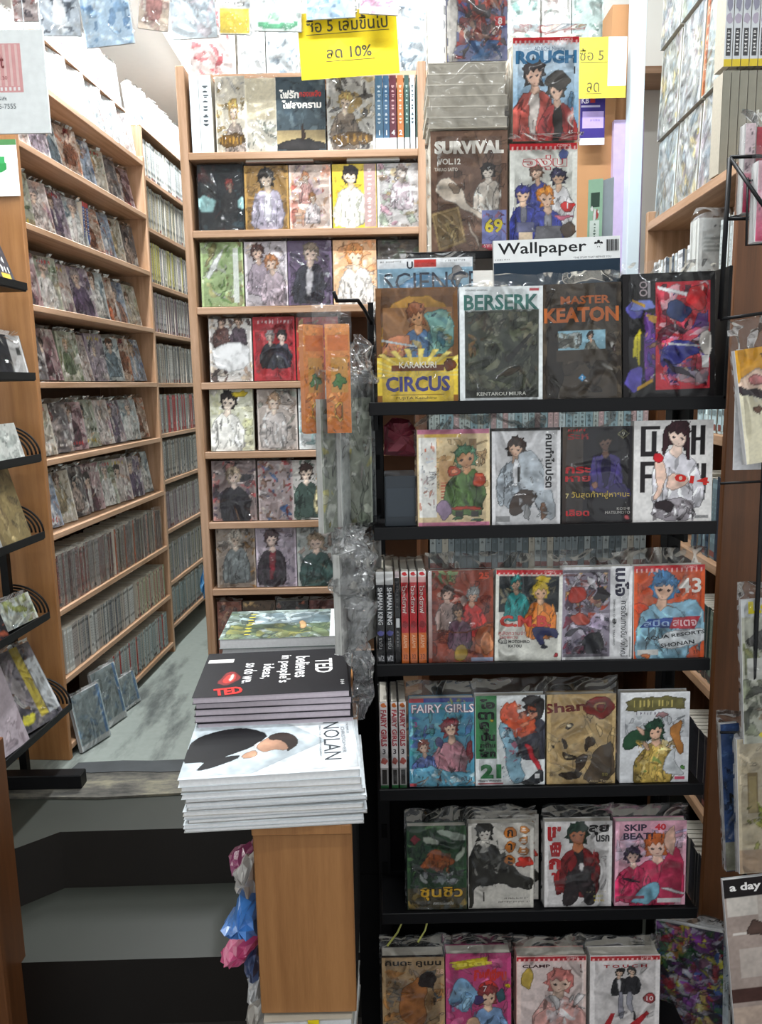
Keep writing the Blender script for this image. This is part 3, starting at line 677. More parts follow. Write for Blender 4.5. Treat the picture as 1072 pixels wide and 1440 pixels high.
for i, (u0, u1, h, fn, lb, sp) in enumerate(row2):
    x, w = span(u0, u1, 665, RY); book('comic_book', fn(w, h), .02, (x, RY+.004, rz[1]+.0015), lean=3, var=i+4, label=lb, sleeve=i < 3, spine=sp, group='comics on the second shelf of the black rack', flap=.026)

# third shelf
def c_wine(w, h):
    a = A(w, h, '8a4434').n(0, 0, 1, 1, ['9a5040', '7a382c', 'a8604c', '6a3028'], 34, 3, .16).n(.0, .0, .45, .18, ['3f6a42', '5c8a5a', '8aa878'], 10, 4, .1).n(.15, .2, .8, .6, ['a86a58', 'b99a90', 'a83a34', '8c8480', 'c9b0a4'], 30, 6, .08)
    a.fig(.3, .16, .5, '5a4a44', 'c8a898', 'a89088', None, 2).fig(.68, .18, .55, '8a8a88', 'd0a890', 'c03a34', None, 3).fig(.48, .36, .5, '4a3028', 'c8a080', '6a4a5a', None, 5).b(.88, .78, .17, .2, 'b0603a', 6).b(.88, .72, .16, .12, '8d4a2a', 7).b(.9, .8, .1, .12, 'cf8a60', 8).b(.5, .9, .1, .09, 'a88a3a', 4, .05)
    return a.t('25', .86, .06, .07, 'd8563a', bold=.04, w=.16).p([(0, .62), (.5, .68), (1, .55), (1, .57), (.5, .7), (0, .64)], '9a5a48').r(.66, .95, 1, 1, '8f98b0').g(0, 0, .06, .95, 'c9c4c4', '8c6a62')
def c_orangekid(w, h):
    a = A(w, h, 'd9d8cf'); redband(a, 0, .05); a.r(.04, .07, .95, .46, '23292c').n(.05, .08, .94, .44, ['1e2426', '3d4a38', '6a6a4a', 'a89a7a'], 24, 3, .09)
    a.fig(.32, .06, .5, '2f8f8c', 'e0b79a', '2f908e', None, 5).fig(.68, .12, .62, 'e0c03c', 'e6b994', 'd9802c', 'e8a050', 6).b(.7, .1, .12, .04, 'ddc02e', 3)
    a.t('C.M.B.', .45, .56, .13, 'b8262a', w=.78, bold=.05).t('C.M.B.', .45, .56, .12, 'd94a3c', w=.77, bold=.02).b(.72, .53, .1, .08, 'd9802c', 8)
    a.p([(.55, .62), (.82, .62), (.98, .68), (.94, .76), (.84, .72), (.72, .7), (.78, .82), (.7, .84), (.6, .74)], '2c3164').b(.75, .84, .04, .03, '222430', 4)
    a.t('คลังความจำ', .25, .69, .045, 'c03a40', w=.4).t('โลกพิศวง', .2, .735, .04, 'c03a40', w=.28).b(.12, .79, .06, .034, '2c2a2a', 3, .02).b(.12, .79, .052, .029, 'd9d8cf', 3, .02).t('32', .12, .79, .035, '2c2a2a', w=.07)
    return a.t('MOTOHIRO', .36, .785, .033, '222222', w=.32, bold=.02).t('KATOU', .3, .835, .033, '222222', w=.2, bold=.02).b(.92, .93, .035, .03, 'c23a44', 4, .05)
def c_sideways(w, h):
    a = A(w, h, 'e6e5e6').r(.0, .03, .68, .97, '8d8492').n(.02, .05, .66, .55, ['b4452c', 'd9b070', '3a3038', 'c9c4d0', '8a3a34', '5a4a58', 'e0d8dc'], 44, 5, .12).n(.02, .5, .66, .95, ['2c2a30', '4a4656', 'b8a8c0', 'd8d0dc', '7a3a4a', '3d3844'], 36, 6, .13)
    a.b(.56, .3, .1, .08, '2a2226', 4, .25).b(.2, .3, .14, .1, 'b03a2c', 7).b(.25, .56, .13, .07, 'c05a4a', 8).b(.44, .82, .16, .12, '2b2b30', 9).r(.02, .03, .66, .06, '6d6870').r(.02, .94, .66, .97, '6d6870').n(.35, .05, .66, .25, ['26222a', 'e6e5e6'], 10, 3, .08)
    a.t('เมโจ', .85, .17, .2, '221f3a', rot=-90, w=.3, bold=.04).t('การเดินทางอันยิ่งใหญ่', .88, .67, .12, '2a2a2e', rot=-90, w=.6, bold=.01).t('SHINOBU OHTAKA  TAKAHIRO', .74, .6, .03, '444444', rot=-90, w=.5)
    return a.b(.74, .58, .04, .03, '26242a', 2, .03).t('11', .74, .58, .03, 'eeeeee').t('50.-', .1, .83, .05, '2c2c30', rot=-90, w=.1).r(.96, .76, .985, .98, '9a9a9a')
def c_bluehair(w, h):
    a = A(w, h, 'cf5a33'); redband(a, 0, .055); a.n(.05, .1, .95, .45, ['d4653c', 'c94e2a', 'd8764a'], 14, 3, .14).p([(.02, .62), (.3, .42), (.6, .38), (.98, .36), (1, .95), (0, .95)], '8fb9cc').n(.05, .5, .95, .95, ['a9cbd8', '7ea8bf', 'c4dbe2', '6f9fb8'], 26, 5, .12)
    a.p([(.32, .42), (.58, .4), (.56, .52), (.42, .5)], 'dba78c').fig(.4, .06, .98, '4683b4', 'ecc4aa', '8fb9cc', None, 9).n(.16, .08, .64, .22, ['3a74a8', '5f9dc9', '2f6496'], 10, 6, .07)
    a.t('43', .79, .22, .16, 'f3efe9', w=.32, bold=.02).b(.1, .45, .12, .07, 'd8502c', 9).p([(.08, .66), (.2, .57), (.56, .56), (.52, .67)], '2f4f9c', False).p([(.5, .68), (.56, .56), (.95, .55), (.86, .69)], 'c23040', False).t('สปีด', .32, .615, .07, 'a8c4e6', w=.36, bold=.02).t('สเตจ', .72, .62, .07, 'f0c8cc', w=.34, bold=.02)
    a.p([(.3, .76), (.9, .66), (1, .7), (1, .86), (.4, .92)], 'e9edef').t('AQUA RESORTS', .58, .755, .06, '23262a', w=.64, rot=6, bold=.02).t('SHONAN', .62, .845, .06, '23262a', w=.36, rot=6, bold=.02)
    return a.r(.05, .9, .35, .96, 'd9d5cf').b(.17, .97, .06, .03, 'cf7a4a', 3).t('55', .88, .94, .035, '23262a')
row3 = [(603, 695, .181, c_wine, 'wine-red bagged comic with crowded picture beside the orange spines, third rack shelf', '5a2822'),
 (697, 791, .179, c_orangekid, 'pale bagged comic with red lettering and orange-jacketed figure, third rack shelf', 'c9c8bf'),
 (793, 892, .183, c_sideways, 'white bagged comic whose lettering runs sideways, third rack shelf', 'e0dfe0'),
 (895, 995, .183, c_bluehair, 'orange bagged comic with blue-haired figure and number 43, third rack shelf', 'd8d4d0')]
for i, (u0, u1, h, fn, lb, sp) in enumerate(row3):
    x, w = span(u0, u1, 850, RY); book('comic_book', fn(w, h), .02, (x, RY+.004, rz[2]+.0015), lean=3, var=i+8, label=lb, spine=sp, group='comics on the third shelf of the black rack', flap=.03, roll=[0, 1.2, 0, -.6][i])

# fourth shelf
def c_lagoon(w, h):
    a = A(w, h, '4f8fa8').n(0, .1, 1, .7, ['3f7fa0', '5fa0a8', '3a8f86', '5a6fae', '7ab4bc'], 30, 3, .16).r(0, 0, 1, .05, '3a3f80').r(0, .0, .22, .05, 'a04048').n(.6, .0, .9, .06, ['b8c24a', '98a83a'], 6, 4, .05)
    a.fig(.64, .22, .72, '7c3038', 'ecc8b0', 'c08a94', None, 4).fig(.24, .46, .5, 'a0584a', 'ecc8b0', '5a6a9c', None, 6).b(.46, .5, .06, .06, '4a4870', 6).b(.92, .6, .06, .12, '7c3038', 5)
    a.p([(0, .8), (.4, .76), (.7, .86), (1, .82), (1, 1), (0, 1)], '6fb0c8').n(0, .8, 1, 1, ['8fc4d4', 'e4ecec', '4f90b0', 'dcae96', '5a3a48'], 26, 7, .09)
    return a.t('FAIRY GIRLS', .52, .115, .1, '8a3a5a', w=.97, bold=.05).t('FAIRY GIRLS', .52, .115, .095, 'f1e9ea', w=.95, bold=.01).t('3', .1, .29, .06, 'a8508c', bold=.03).r(0, .96, .1, 1, 'cf5a60').t('RUI', .88, .92, .04, '3a3a44', w=.16)
def c_green(w, h):
    a = A(w, h, 'dde0e0').r(0, .0, .31, .7, '3f7a4c').t('โอ', .17, .09, .11, '121614', w=.22, bold=.05).t('ตา', .15, .22, .09, '121614', w=.24, bold=.05).t('คุ', .13, .34, .11, '121614', w=.13, bold=.05).t('ปั่น', .18, .45, .1, '121614', w=.2, bold=.05).t('สะท้าน', .17, .545, .06, '121614', w=.22, bold=.04).t('โลก', .17, .635, .085, '121614', w=.24, bold=.05)
    a.t('21', .22, .84, .16, '2f7a44', w=.3, bold=.06).t('Wataru Watanabe', .2, .945, .025, '303030', w=.34, bold=.01).r(.03, .97, .4, .99, 'b05a60')
    a.fig(.8, .0, .7, '25201f', 'd89a78', '3a3a44', None, 3).p([(.62, .02), (.98, .0), (.98, .26), (.84, .3), (.76, .16)], '25201f').p([(.34, .22), (.42, .06), (.5, .1), (.58, .05), (.62, .22), (.86, .24), (.9, .4), (.6, .5), (.44, .36)], 'cf5a38').n(.36, .1, .88, .42, ['d8683f', 'b84a2c', 'c9562f', '7a3020', 'e0a080'], 26, 4, .07)
    a.p([(.32, .28), (.5, .32), (.62, .6), (.72, .98), (.5, .99), (.4, .6)], '8bb0c0').n(.38, .35, .66, .96, ['5f98b8', 'a8c4cc', '3a4a58', 'b05a70', 'd8e4e8'], 24, 6, .06).p([(.7, .55), (.8, .54), (.98, .86), (.92, .9)], 'c2303a').p([(.78, .9), (.96, .8), (.98, 1), (.6, 1)], '2a2c30').b(.24, .27, .035, .025, 'e3c545', 2, .04)
    return a.r(.86, .88, .92, .93, 'eeeeee')
def c_tan(w, h):
    a = A(w, h, 'b79c6e').n(.0, .2, 1, 1, ['bda375', 'ae9263', 'c4ac80'], 18, 3, .2)
    a.t('Sham', .3, .14, .15, '6a2a24', w=.54, bold=.03, rot=4).b(.76, .15, .21, .12, '7a2a24', 4, .05).b(.78, .14, .1, .055, 'b0885c', 5, .05).p([(.74, .1), (.88, .12), (.82, .2), (.72, .18)], '7a2a24')
    for p in ([(.24, .38), (.32, .31), (.4, .34), (.34, .38), (.28, .4)], [(.18, .5), (.26, .5), (.3, .6), (.24, .62)], [(.22, .64), (.4, .66), (.44, .72), (.32, .76), (.24, .7)], [(.56, .48), (.68, .46), (.72, .55), (.6, .58), (.56, .68), (.52, .6)], [(.38, .72), (.5, .66), (.6, .7), (.52, .84), (.42, .9)], [(.03, .56), (.1, .58), (.08, .62)]): a.p(p, '3f3226')
    a.p([(.7, .6), (.98, .5), (1, 1), (.5, 1), (.62, .8)], '57493a').b(.36, .9, .16, .05, '3a2e24', 3).b(.31, .35, .05, .02, 'e0d2b4', 2).b(.33, .70, .06, .02, 'e0cda8', 6).t('50', .85, .9, .035, 'b5a95a', w=.08).t('Akio Tanaka', .8, .97, .025, 'c9b58c', w=.36)
    return a.t('22', .06, .89, .03, '3a2e24')
def c_goldarmour(w, h):
    a = A(w, h, 'cfd0d2').g(.02, 0, 1, .5, 'e2e3e4', 'b4b5b8').n(.05, .25, .95, .6, ['b9bcbf', 'd9dadb', '8e9296', 'a7aaad'], 26, 3, .12)
    a.p([(.04, .09), (.34, .05), (.64, .05), (.95, .08), (.9, .14), (.95, .2), (.6, .19), (.3, .2), (.05, .22), (.12, .15)], '6b653c').m(.48, .125, .09, .6, 'b8a860', 9).m(.42, .23, .035, .42, '6a6474', 8).b(.6, .26, .1, .03, 'a07a7c', 4).t('3', .9, .1, .045, '55504a')
    a.fig(.52, .3, .74, '22402f', 'd9ae94', 'a08848', 'c4a85a', 4).p([(.06, .44), (.42, .4), (.44, .5), (.2, .62), (.04, .64)], '26452f').n(.22, .52, .8, .98, ['c4a85a', '7a6430', 'b09048', 'd8c58a', '6e8048', 'c9a284'], 40, 7, .08)
    a.p([(.74, .36), (.9, .3), (.84, .5), (.96, .66), (.86, .7), (.72, .5)], 'a8703a').p([(.7, .66), (.82, .6), (.78, .8), (.98, .96), (.6, .9)], 'bfc2c4').r(.8, .94, .95, .97, 'b54a60').b(.9, .84, .04, .03, '4c7a3c', 3)
    return a.p([(.2, .36), (.36, .42), (.34, .48), (.26, .44)], 'd2ab94')
row4 = [(576, 668, .182, c_lagoon, 'turquoise bagged comic with pale lettering beside the white spines, fourth rack shelf', '3c6a84'),
 (670, 768, .185, c_green, 'white bagged comic with green title block and green number 21, fourth rack shelf', 'dadcdc'),
 (771, 868, .185, c_tan, 'tan bagged comic with dark red brush lettering and line drawing, fourth rack shelf', '8a7450'),
 (875, 972, .186, c_goldarmour, 'silvery comic with golden armoured figure, at the wall end of the fourth rack shelf', 'c4c4c6')]
for i, (u0, u1, h, fn, lb, sp) in enumerate(row4):
    x, w = span(u0, u1, 1035, RY); book('comic_book', fn(w, h), .02, (x, RY+.004, rz[3]+.0015), lean=3, var=i+12, label=lb, spine=sp, sleeve=i != 3, group='comics on the fourth shelf of the black rack', flap=.03)

# fifth shelf
def c_dragon(w, h):
    a = A(w, h, '2e4430').n(0, 0, 1, .6, ['3a5a3a', '22382a', '54784a', '26332a', '1e2a24'], 34, 3, .15).p([(.45, .04), (1, .08), (1, .2), (.6, .14)], '8f988c').p([(.3, .1), (.55, .18), (.5, .24), (.26, .2)], 'a5ac9c').p([(.75, .4), (1, .22), (1, .34), (.85, .44)], '98a090').b(.5, .42, .24, .13, '8a4a26', 4, .25).n(.3, .32, .72, .58, ['9a5528', '7a3c1e', 'a8683a', '5a3020'], 22, 5, .08)
    a.n(.1, .56, .9, .75, ['4a4a4e', 'a8a8a8', '2a2c30', '6f7276'], 18, 6, .1).p([(.2, .58), (.26, .58), (.36, .68), (.26, .7)], 'b0b4b0').r(0, .74, 1, 1, '4a4434').n(0, .74, 1, 1, ['6a5a30', '3a3226', '8a7440', '54605a'], 20, 8, .12)
    return a.t('ชุนชิว', .57, .81, .17, '2b2312', w=.74, bold=.08).t('ชุนชิว', .57, .81, .16, 'd2a52c', w=.72, bold=.02).t('สงครามเจ็ดแคว้น', .6, .92, .05, '211c14', w=.36, bold=.05).t('สงครามเจ็ดแคว้น', .6, .92, .045, 'c9c8c0', w=.34).p([(.13, .1), (.23, .16), (.13, .22), (.05, .16)], '7a3038', False)
def c_gunner(w, h):
    a = A(w, h, 'c9c4bb').fig(.26, -.02, .74, '26241f', 'd2ccc2', '2c2b27', '8c8a84', 4).p([(.0, .5), (.2, .3), (.5, .4), (.75, .55), (1, .68), (1, .82), (.7, .76), (.4, .7), (.1, .72), (.08, .98), (0, .98)], '2f2d28').n(.08, .2, .6, .62, ['45433c', '1f1d1a', '7c7a72', 'b4b0a8'], 24, 5, .07).p([(.34, .45), (.56, .33), (.58, .37), (.36, .5)], '55534e', False)
    for k, s in enumerate('กาะ'): a.b(.64, .12+k*.16, .085, .07, 'c4762e', k+2, .08).t(s, .64, .12+k*.16, .08, '2a2623', bold=.03)
    for k in range(3): a.b(.85, .09+k*.12, .08, .05, 'c98a50', k+4, .1)
    return a.m(.85, .22, .12, .32, 'efece6', 5, True).b(.86, .46, .12, .07, 'c0392c', 7, .35).t('1', .23, .86, .11, '4a4640').m(.75, .885, .018, .4, '4a4640', 14).m(.7, .925, .018, .5, '4a4640', 18)
def c_redjacket(w, h):
    a = A(w, h, 'd5d1cf').t('เช', .14, .14, .17, 'b02a2c', w=.2, bold=.06).t('พิ', .16, .32, .17, 'b02a2c', w=.18, bold=.06).t('ก', .15, .49, .13, 'b02a2c', w=.18, bold=.06).t('า!', .16, .63, .12, 'b02a2c', w=.12, bold=.06).fig(.5, .0, .86, '24382c', 'a86a48', '7c2426', '2a2324', 6).p([(.36, .5), (.66, .5), (.74, .72), (.78, .98), (.6, .98), (.53, .76), (.46, .98), (.26, .98), (.3, .72)], '2c2526').n(.3, .5, .74, .95, ['221c1e', '3e3436', '4a3a3c'], 14, 4, .12).p([(.3, .5), (.44, .34), (.5, .5), (.4, .6)], '8a2628').p([(.5, .48), (.6, .48), (.58, .58), (.54, .58)], 'ded8d6').p([(.72, .36), (.8, .34), (.84, .5), (.74, .5)], '8a2628')
    a.t('ลุย', .8, .1, .12, '2a2728', w=.3, bold=.05).t('นรก', .86, .2, .08, '2a2728', w=.2, bold=.04).m(.77, .83, .012, .3, 'a89a70', 14).m(.81, .88, .04, .16, 'c8c05a', 5).m(.82, .93, .03, .16, 'd0b43c', 6)
    return a
def c_pinkpair(w, h):
    a = A(w, h, 'd8a4b4').n(0, .1, 1, .5, ['e0b4c2', 'c88fa6', 'b8b0d0', 'd8c4d4'], 26, 3, .14).fig(.6, .14, .9, 'b8602c', 'e6c2b0', 'c23a5e', None, 4).fig(.26, .3, .66, '3a2c44', 'e2c0b2', 'b8345a', None, 6).p([(.74, .36), (.9, .3), (.98, .55), (1, .98), (.6, .98), (.62, .6)], 'c23a5e').p([(.68, .2), (.82, .02), (.86, .14), (.84, .42), (.76, .4)], 'e0b8a4')
    a.p([(.42, .76), (.62, .7), (.66, .8), (.56, .98), (.2, .98), (.28, .88)], '7fb2c4').p([(.66, .78), (1, .84), (1, .88), (.66, .83)], 'e8e4e6').p([(.1, .66), (.36, .72), (.36, .75), (.1, .7)], '3a2a34').r(.02, .88, .42, .92, '9a4a5a').r(.6, .92, .94, .97, 'd8d4d4')
    return a.t('SKIP', .28, .075, .08, '3a3044', w=.32, bold=.03).t('BEAT!', .32, .175, .08, '3a3044', w=.42, bold=.03).t('40', .63, .07, .075, 'cf3a44', w=.16, bold=.04)
row5 = [(573, 657, .180, c_dragon, 'dark green bagged comic with golden lettering at its foot, fifth rack shelf', '24382a'),
 (660, 752, .184, c_gunner, 'cream bagged comic with black-clad figure and orange dots, fifth rack shelf', 'b8b4ac'),
 (768, 863, .184, c_redjacket, 'white bagged comic with dark figure in a red jacket, fifth rack shelf', 'c8c4c2'),
 (868, 968, .182, c_pinkpair, 'pink bagged comic with two figures and number 40, fifth rack shelf', 'c890a4')]
for i, (u0, u1, h, fn, lb, sp) in enumerate(row5):
    x, w = span(u0, u1, 1200, RY); book('comic_book', fn(w, h), .018, (x, RY+.004, rz[4]+.0015), lean=3, var=i+16, label=lb, spine=sp, group='comics on the fifth shelf of the black rack', flap=.03)
x, w = span(672, 762, 1200, RY); book('comic_book', c_gunner(w, .186), .018, (x+.001, RY+.03, rz[4]+.0015), lean=3, var=20, label='cream comic with orange dots peeping out behind its twin, fifth rack shelf', spine='b8b4ac', group='comics on the fifth shelf of the black rack', sleeve=False)

# sixth shelf
def c_sepia(w, h):
    a = A(w, h, 'a58a68').r(0, 0, 1, .02, '1e1a18').n(0, .18, 1, 1, ['7a5a38', '94683c', 'b89060', '5a4028', '3a2c22', '8c7a6a', 'b07a44', '586470'], 60, 3, .13).t('คินดะ คูเมน', .5, .1, .09, '241c16', w=.9, bold=.03).b(.5, .6, .24, .3, 'a0683a', 5, .2).b(.74, .3, .14, .1, '2a2220', 6)
    return a.t('28', .93, .2, .06, 'd8b09a')
def c_magenta(w, h):
    a = A(w, h, 'b84878').n(0, 0, 1, 1, ['c05a86', 'a83a6a', 'cc7096'], 24, 3, .14).p([(.1, .1), (.64, .04), (.64, .14), (.14, .2)], 'c8b428', False).t('ไยโตะ', .38, .12, .09, 'e6d84a', w=.48, bold=.04, rot=4).t('ศิษย์เซียน', .68, .26, .15, 'cf3a34', w=.5, bold=.07).b(.26, .5, .2, .2, '7fa6c4', 4).n(.1, .35, .4, .7, ['8fb4cc', '6a90b4', 'a4c4d4'], 10, 5, .09)
    a.b(.64, .44, .16, .1, 'c63a34', 6, .08).t('7', .6, .43, .07, 'eadada').fig(.66, .38, .8, '8a3a3a', 'e4c0a4', '7f9cc0', None, 5).b(.5, .56, .07, .06, '4a3a6a', 7).b(.95, .4, .05, .03, 'd4b42a', 4, .04).t('4', .95, .4, .03, '302a1a').b(.84, .52, .07, .08, '3a5a62', 8).b(.42, .86, .12, .1, 'd8b090', 9)
    return a
def c_petal(w, h):
    a = A(w, h, 'd8c0b8'); a.r(.06, .06, .96, 1, 'dccbc6'); redband(a, .01, .06, 'b42a34'); a.t('CLAMP', .28, .13, .04, '4a2a2c', w=.4, bold=.03).t('1', .92, .14, .05, '8a3a3a', bold=.03).t('40', .93, .21, .025, '5a4a4a').fig(.6, .16, 1.0, 'd08078', 'ecccb8', 'd9a8a0', None, 3).b(.16, .28, .09, .13, 'c4a850', 6, .1).p([(.3, .7), (.7, .6), (1, .74), (1, 1), (.2, 1)], 'd9a8a0').n(.4, .5, 1, 1, ['e6dcdc', 'd8c4c4', 'f0ecec'], 18, 7, .13)
    return a
def c_touch(w, h):
    a = A(w, h, 'dcd6d4'); redband(a, .01, .055, 'b42a30'); a.t('T O U C H', .5, .14, .04, 'a8262c', w=.62, bold=.03).fig(.42, .15, .36, '26221f', 'dcbca4', '2c2a2c', 'c8c4c4', 3).fig(.6, .15, .36, '26221f', 'dcbca4', '302e32', None, 4).p([(.4, .48), (.48, .48), (.5, .8), (.42, .82)], '9a98a4').p([(.52, .48), (.62, .48), (.64, .72), (.56, .74)], 'a8a6b0').p([(.6, .66), (.68, .82), (.62, .84)], '3a3638')
    return a.b(.86, .56, .09, .065, 'a8383c', 3, .03).b(.86, .56, .08, .057, 'b04448', 3, .03).t('10', .86, .56, .06, 'eee4e2', w=.1, bold=.02).p([(.2, .9), (.3, .75), (.36, .75), (.3, .9), (.4, 1), (.2, 1)], 'b02a30', False).p([(.56, .9), (.82, .72), (.86, .75), (.62, 1)], 'b02a30', False)
row6 = [(538, 626, .184, c_sepia, 'sepia brown bagged comic with black title line, on the lowest rack shelf', '2c2622'),
 (628, 720, .186, c_magenta, 'magenta bagged comic with yellow and red lettering, on the lowest rack shelf', '8a3458'),
 (728, 826, .178, c_petal, 'pale pink bagged comic with red band on top, on the lowest rack shelf', 'c88f88'),
 (832, 930, .176, c_touch, 'white bagged comic with two small dark figures and red 10, on the lowest rack shelf', 'd4cecc')]
for i, (u0, u1, h, fn, lb, sp) in enumerate(row6):
    x, w = span(u0, u1, 1400, RY); book('comic_book', fn(w, h), .03, (x, RY+.004, rz[5]+.0015), lean=3, var=i+21, label=lb, spine=sp, group='comics on the lowest shelf of the black rack', flap=.034)

# spines standing on the rack
def spine_mesh(w, h, d, bg, marks, mat='print'):
    a = ArtV(w, h, bg); 
    for m in marks: getattr(a, m[0])(*m[1], **(m[2] if len(m) > 2 else {}))
    return a
def spine_book(name, a, d, loc, label, group, rz_=0, slv=True, pages='pages', cat='comic', tilt=0):
    o = link(name, None, None, loc); o.rotation_euler = (0, math.radians(tilt), rz_)
    link('spine', a.mesh('spine', None, .001, 'aaa49a'), o)
    w, h = a.w, a.h
    k = ('sp', round(w, 4), round(h, 3), d, pages)
    if k not in _pg: _pg[k] = MB().box(-w/2+.001, .001, .002, w/2-.001, d, h-.002).mesh('pages', M[pages])
    link('pages', _pg[k], o)
    if slv: link('plastic_sleeve', sleeve_mesh(w-.006, h, d, .02, 0), o)
    tag(o, label, cat, group); return o
def sp_row(us, v, z, h, fn, labels, group):
    for i, (u0, u1) in enumerate(us):
        x, w = span(u0, u1, v, RY); spine_book('comic_book', fn(i, w-.0012, h), .11, (x, RY+.002, z+.0015), labels[i], group)
def f3(i, w, h):
    if i < 2:
        a = ArtV(w, h, '1d1c1f').r(0, 0, 1, .14, 'd8d8d6').t('SHAMAN KING', .5, .37, .62, 'e2e2e2', rot=-90, w=.4, bold=.03).b(.5, .66, .4, .03, '5a5aa0', 3).t('ราชัน', .5, .77, .5, 'cfcfcf', rot=-90, w=.12).r(.0, .9, 1, .97, '4a4a4e').t('ฟ2', .5, .93, .06, 'd8d8d8', w=.7); return a
    if i == 2: return ArtV(w, h, '1c1a1b').r(.1, 0, .9, .07, 'b8a8a8').m(.5, .25, .6, .3, '5a5654', 7, True).r(.2, .5, .9, .6, 'd0d0d0').m(.5, .72, .5, .18, '9a9694', 5, True)
    return ArtV(w, h, 'b8262c').r(0, 0, 1, .06, 'e0dcd8').b(.5, .03, .35, .02, 'c22a30', 2).r(0, .06, 1, .12, 'd8a8a4').t('ไวลด์ฮาฟ', .5, .3, .7, '7a1418', rot=-90, w=.3, bold=.06).t('ไวลด์ฮาฟ', .48, .3, .6, 'ecdcd4', rot=-90, w=.3, bold=.01).b(.5, .57, .4, .04, '8a1c20', 4).r(0, .66, 1, .99, 'd3702e').t('ASAMI', .5, .75, .5, 'f0d0a8', rot=-90, w=.14).t('32', .5, .92, .05, '6a2a14', w=.6)
o_ = ['first', 'second']
sp_row([(529, 541), (542, 554), (555, 563), (564, 575), (576, 587), (588, 600)], 850, rz[2], .185, f3,
 ['slim black comic spine with white block lettering, nearest the hanging bags, third rack shelf', 'slim black comic spine with white block lettering, second from the hanging bags, third rack shelf',
  'narrow black comic spine between the white-topped and the orange spines, third rack shelf', 'red and orange comic spine beside the narrow black one, third rack shelf', 'red and orange comic spine, middle of its three, third rack shelf', 'red and orange comic spine next to the wine-red comic, third rack shelf'], 'comic spines on the third shelf of the black rack')
def f4(i, w, h): return ArtV(w, h, 'd5cfcd').b(.5, .04, .35, .025, 'c46a2c', 2).t('FAIRY GIRLS', .5, .3, .75, 'a8343c', rot=-90, w=.42, bold=.04).t('3', .5, .57, .06, '3a2a2e', bold=.03).b(.5, .68, .4, .04, 'b05a50', 4).r(0, .76, 1, .96, '9a9694').r(.2, .78, .8, .95, '26221f').r(0, .96, 1, 1, '2f6a3c')
sp_row([(534, 546), (550, 560), (561, 572)], 1035, rz[3], .182, f4, ['white comic spine with red lettering standing apart from its pair, fourth rack shelf', 'white comic spine with red lettering, middle of three, fourth rack shelf', 'white comic spine with red lettering next to the turquoise comic, fourth rack shelf'], 'comic spines on the fourth shelf of the black rack')

# ------------------------------------------------------------------ upper deck of the rack and what stands on it
DZ = at(760, 352, 1.58).z
deck = bbox('upper_deck', 0.06, 1.575, DZ-.014, .45, 1.74, DZ, M['black'], rack, .001)
for x in (.075, .435): bbox('deck_strut', x-.008, 1.60, rz[0]-.0, x+.008, 1.616, DZ-.014, M['black'], rack)
def magazine(name, art, t, loc, label, group=None, rz=0, lean=4, pages='pagesw', roll=0, sleeve=False, spine='b8b8b8', flap=.03, cat='magazine', var=0):
    return book(name, art, t, loc, rz=rz, lean=lean, spine=spine, sleeve=sleeve, label=label, cat=cat, group=group, pages=pages, roll=roll, flap=flap, var=var)
x, w = span(533, 668, 375, 1.535)
a = Art(w, .272, '8fa6b4').r(0, 0, 1, .065, 'e2e4e6').r(.38, .01, .62, .06, 'c23a34').t('U', .34, .045, .05, '2a2e3a', bold=.03).m(.14, .02, .014, .22, '777777', 12).m(.8, .02, .014, .24, '777777', 12).r(.0, .065, 1, .4, '8fb4c8').b(.5, .3, .4, .2, '4f8fb8', 3).t('SCIENCE', .56, .16, .13, '2a3444', w=1.0).b(.84, .12, .08, .07, '8a8684', 4, .3).r(0, .4, 1, 1, '5a6a78')
magazine('magazine', a, .006, (x, 1.535, rz[0]+.0015), 'pale blue magazine with large serif-like title peeping up behind the gold comic', roll=-.6, lean=2, sleeve=True, flap=.004)
x, w = span(700, 879, 360, 1.53)
a = ArtV(w, .303, '1c2f40').r(0, 0, 1, .135, 'e6e8e8').t('Wallpaper', .385, .062, .09, '17181a', w=.7, bold=.012).t('*', .83, .05, .062, '17181a', bold=.05).t('*THE STUFF THAT REFINES YOU', .78, .122, .012, '333333', w=.3).m(.07, .117, .01, .12, '777777', 9)
for k in range(9): a.r(.892+k*.011, .02, .892+k*.011+(.006 if k % 3 else .009), .09, '2a2a2a')
a.b(.35, .36, .1, .05, 'c8a040', 3).n(.1, .4, .9, .95, ['24405a', '16283a', '3a5068'], 16, 4, .16)
magazine('magazine', a, .008, (x, 1.53, rz[0]+.0015), 'dark blue magazine with white title band standing behind the middle top-shelf comics', roll=-1.3, lean=2)

def block_set(name, art, depth, loc, label, nbooks=5, cat='comic set', roll=0, spine='b5ae9e', flap=.02, var=0, sleeve=True):
    """a shrink-wrapped set: front comic with more volumes behind it"""
    o = link(name, None, None, loc); o.rotation_euler = (Matrix.Rotation(math.radians(-2), 3, 'X') @ Matrix.Rotation(math.radians(roll), 3, 'Y')).to_euler()
    link('front_cover', art.mesh('front_cover', None, .0012, spine), o)
    t = depth/nbooks
    for k in range(nbooks):
        p = link('volume', page_mesh(art.w, art.h, t), o, (0, k*t, 0))
    if sleeve: link('plastic_sleeve', sleeve_mesh(art.w, art.h, depth, flap, var), o)
    tag(o, label, cat); return o
x, w = span(606, 714, 250, 1.585); SURH = .222
a = Art(w, SURH, '6f5546').n(0, 0, 1, 1, ['755b4a', '684e40', '7d6250', '5f473a'], 24, 3, .2).t('SURVIVAL', .5, .135, .11, 'e9e4da', w=.9, bold=.06).t('VOL.12', .24, .25, .05, 'e9e4da', w=.3, bold=.03).t('TAKAO SAITO', .2, .315, .03, 'd8cfc2', w=.3, bold=.02)
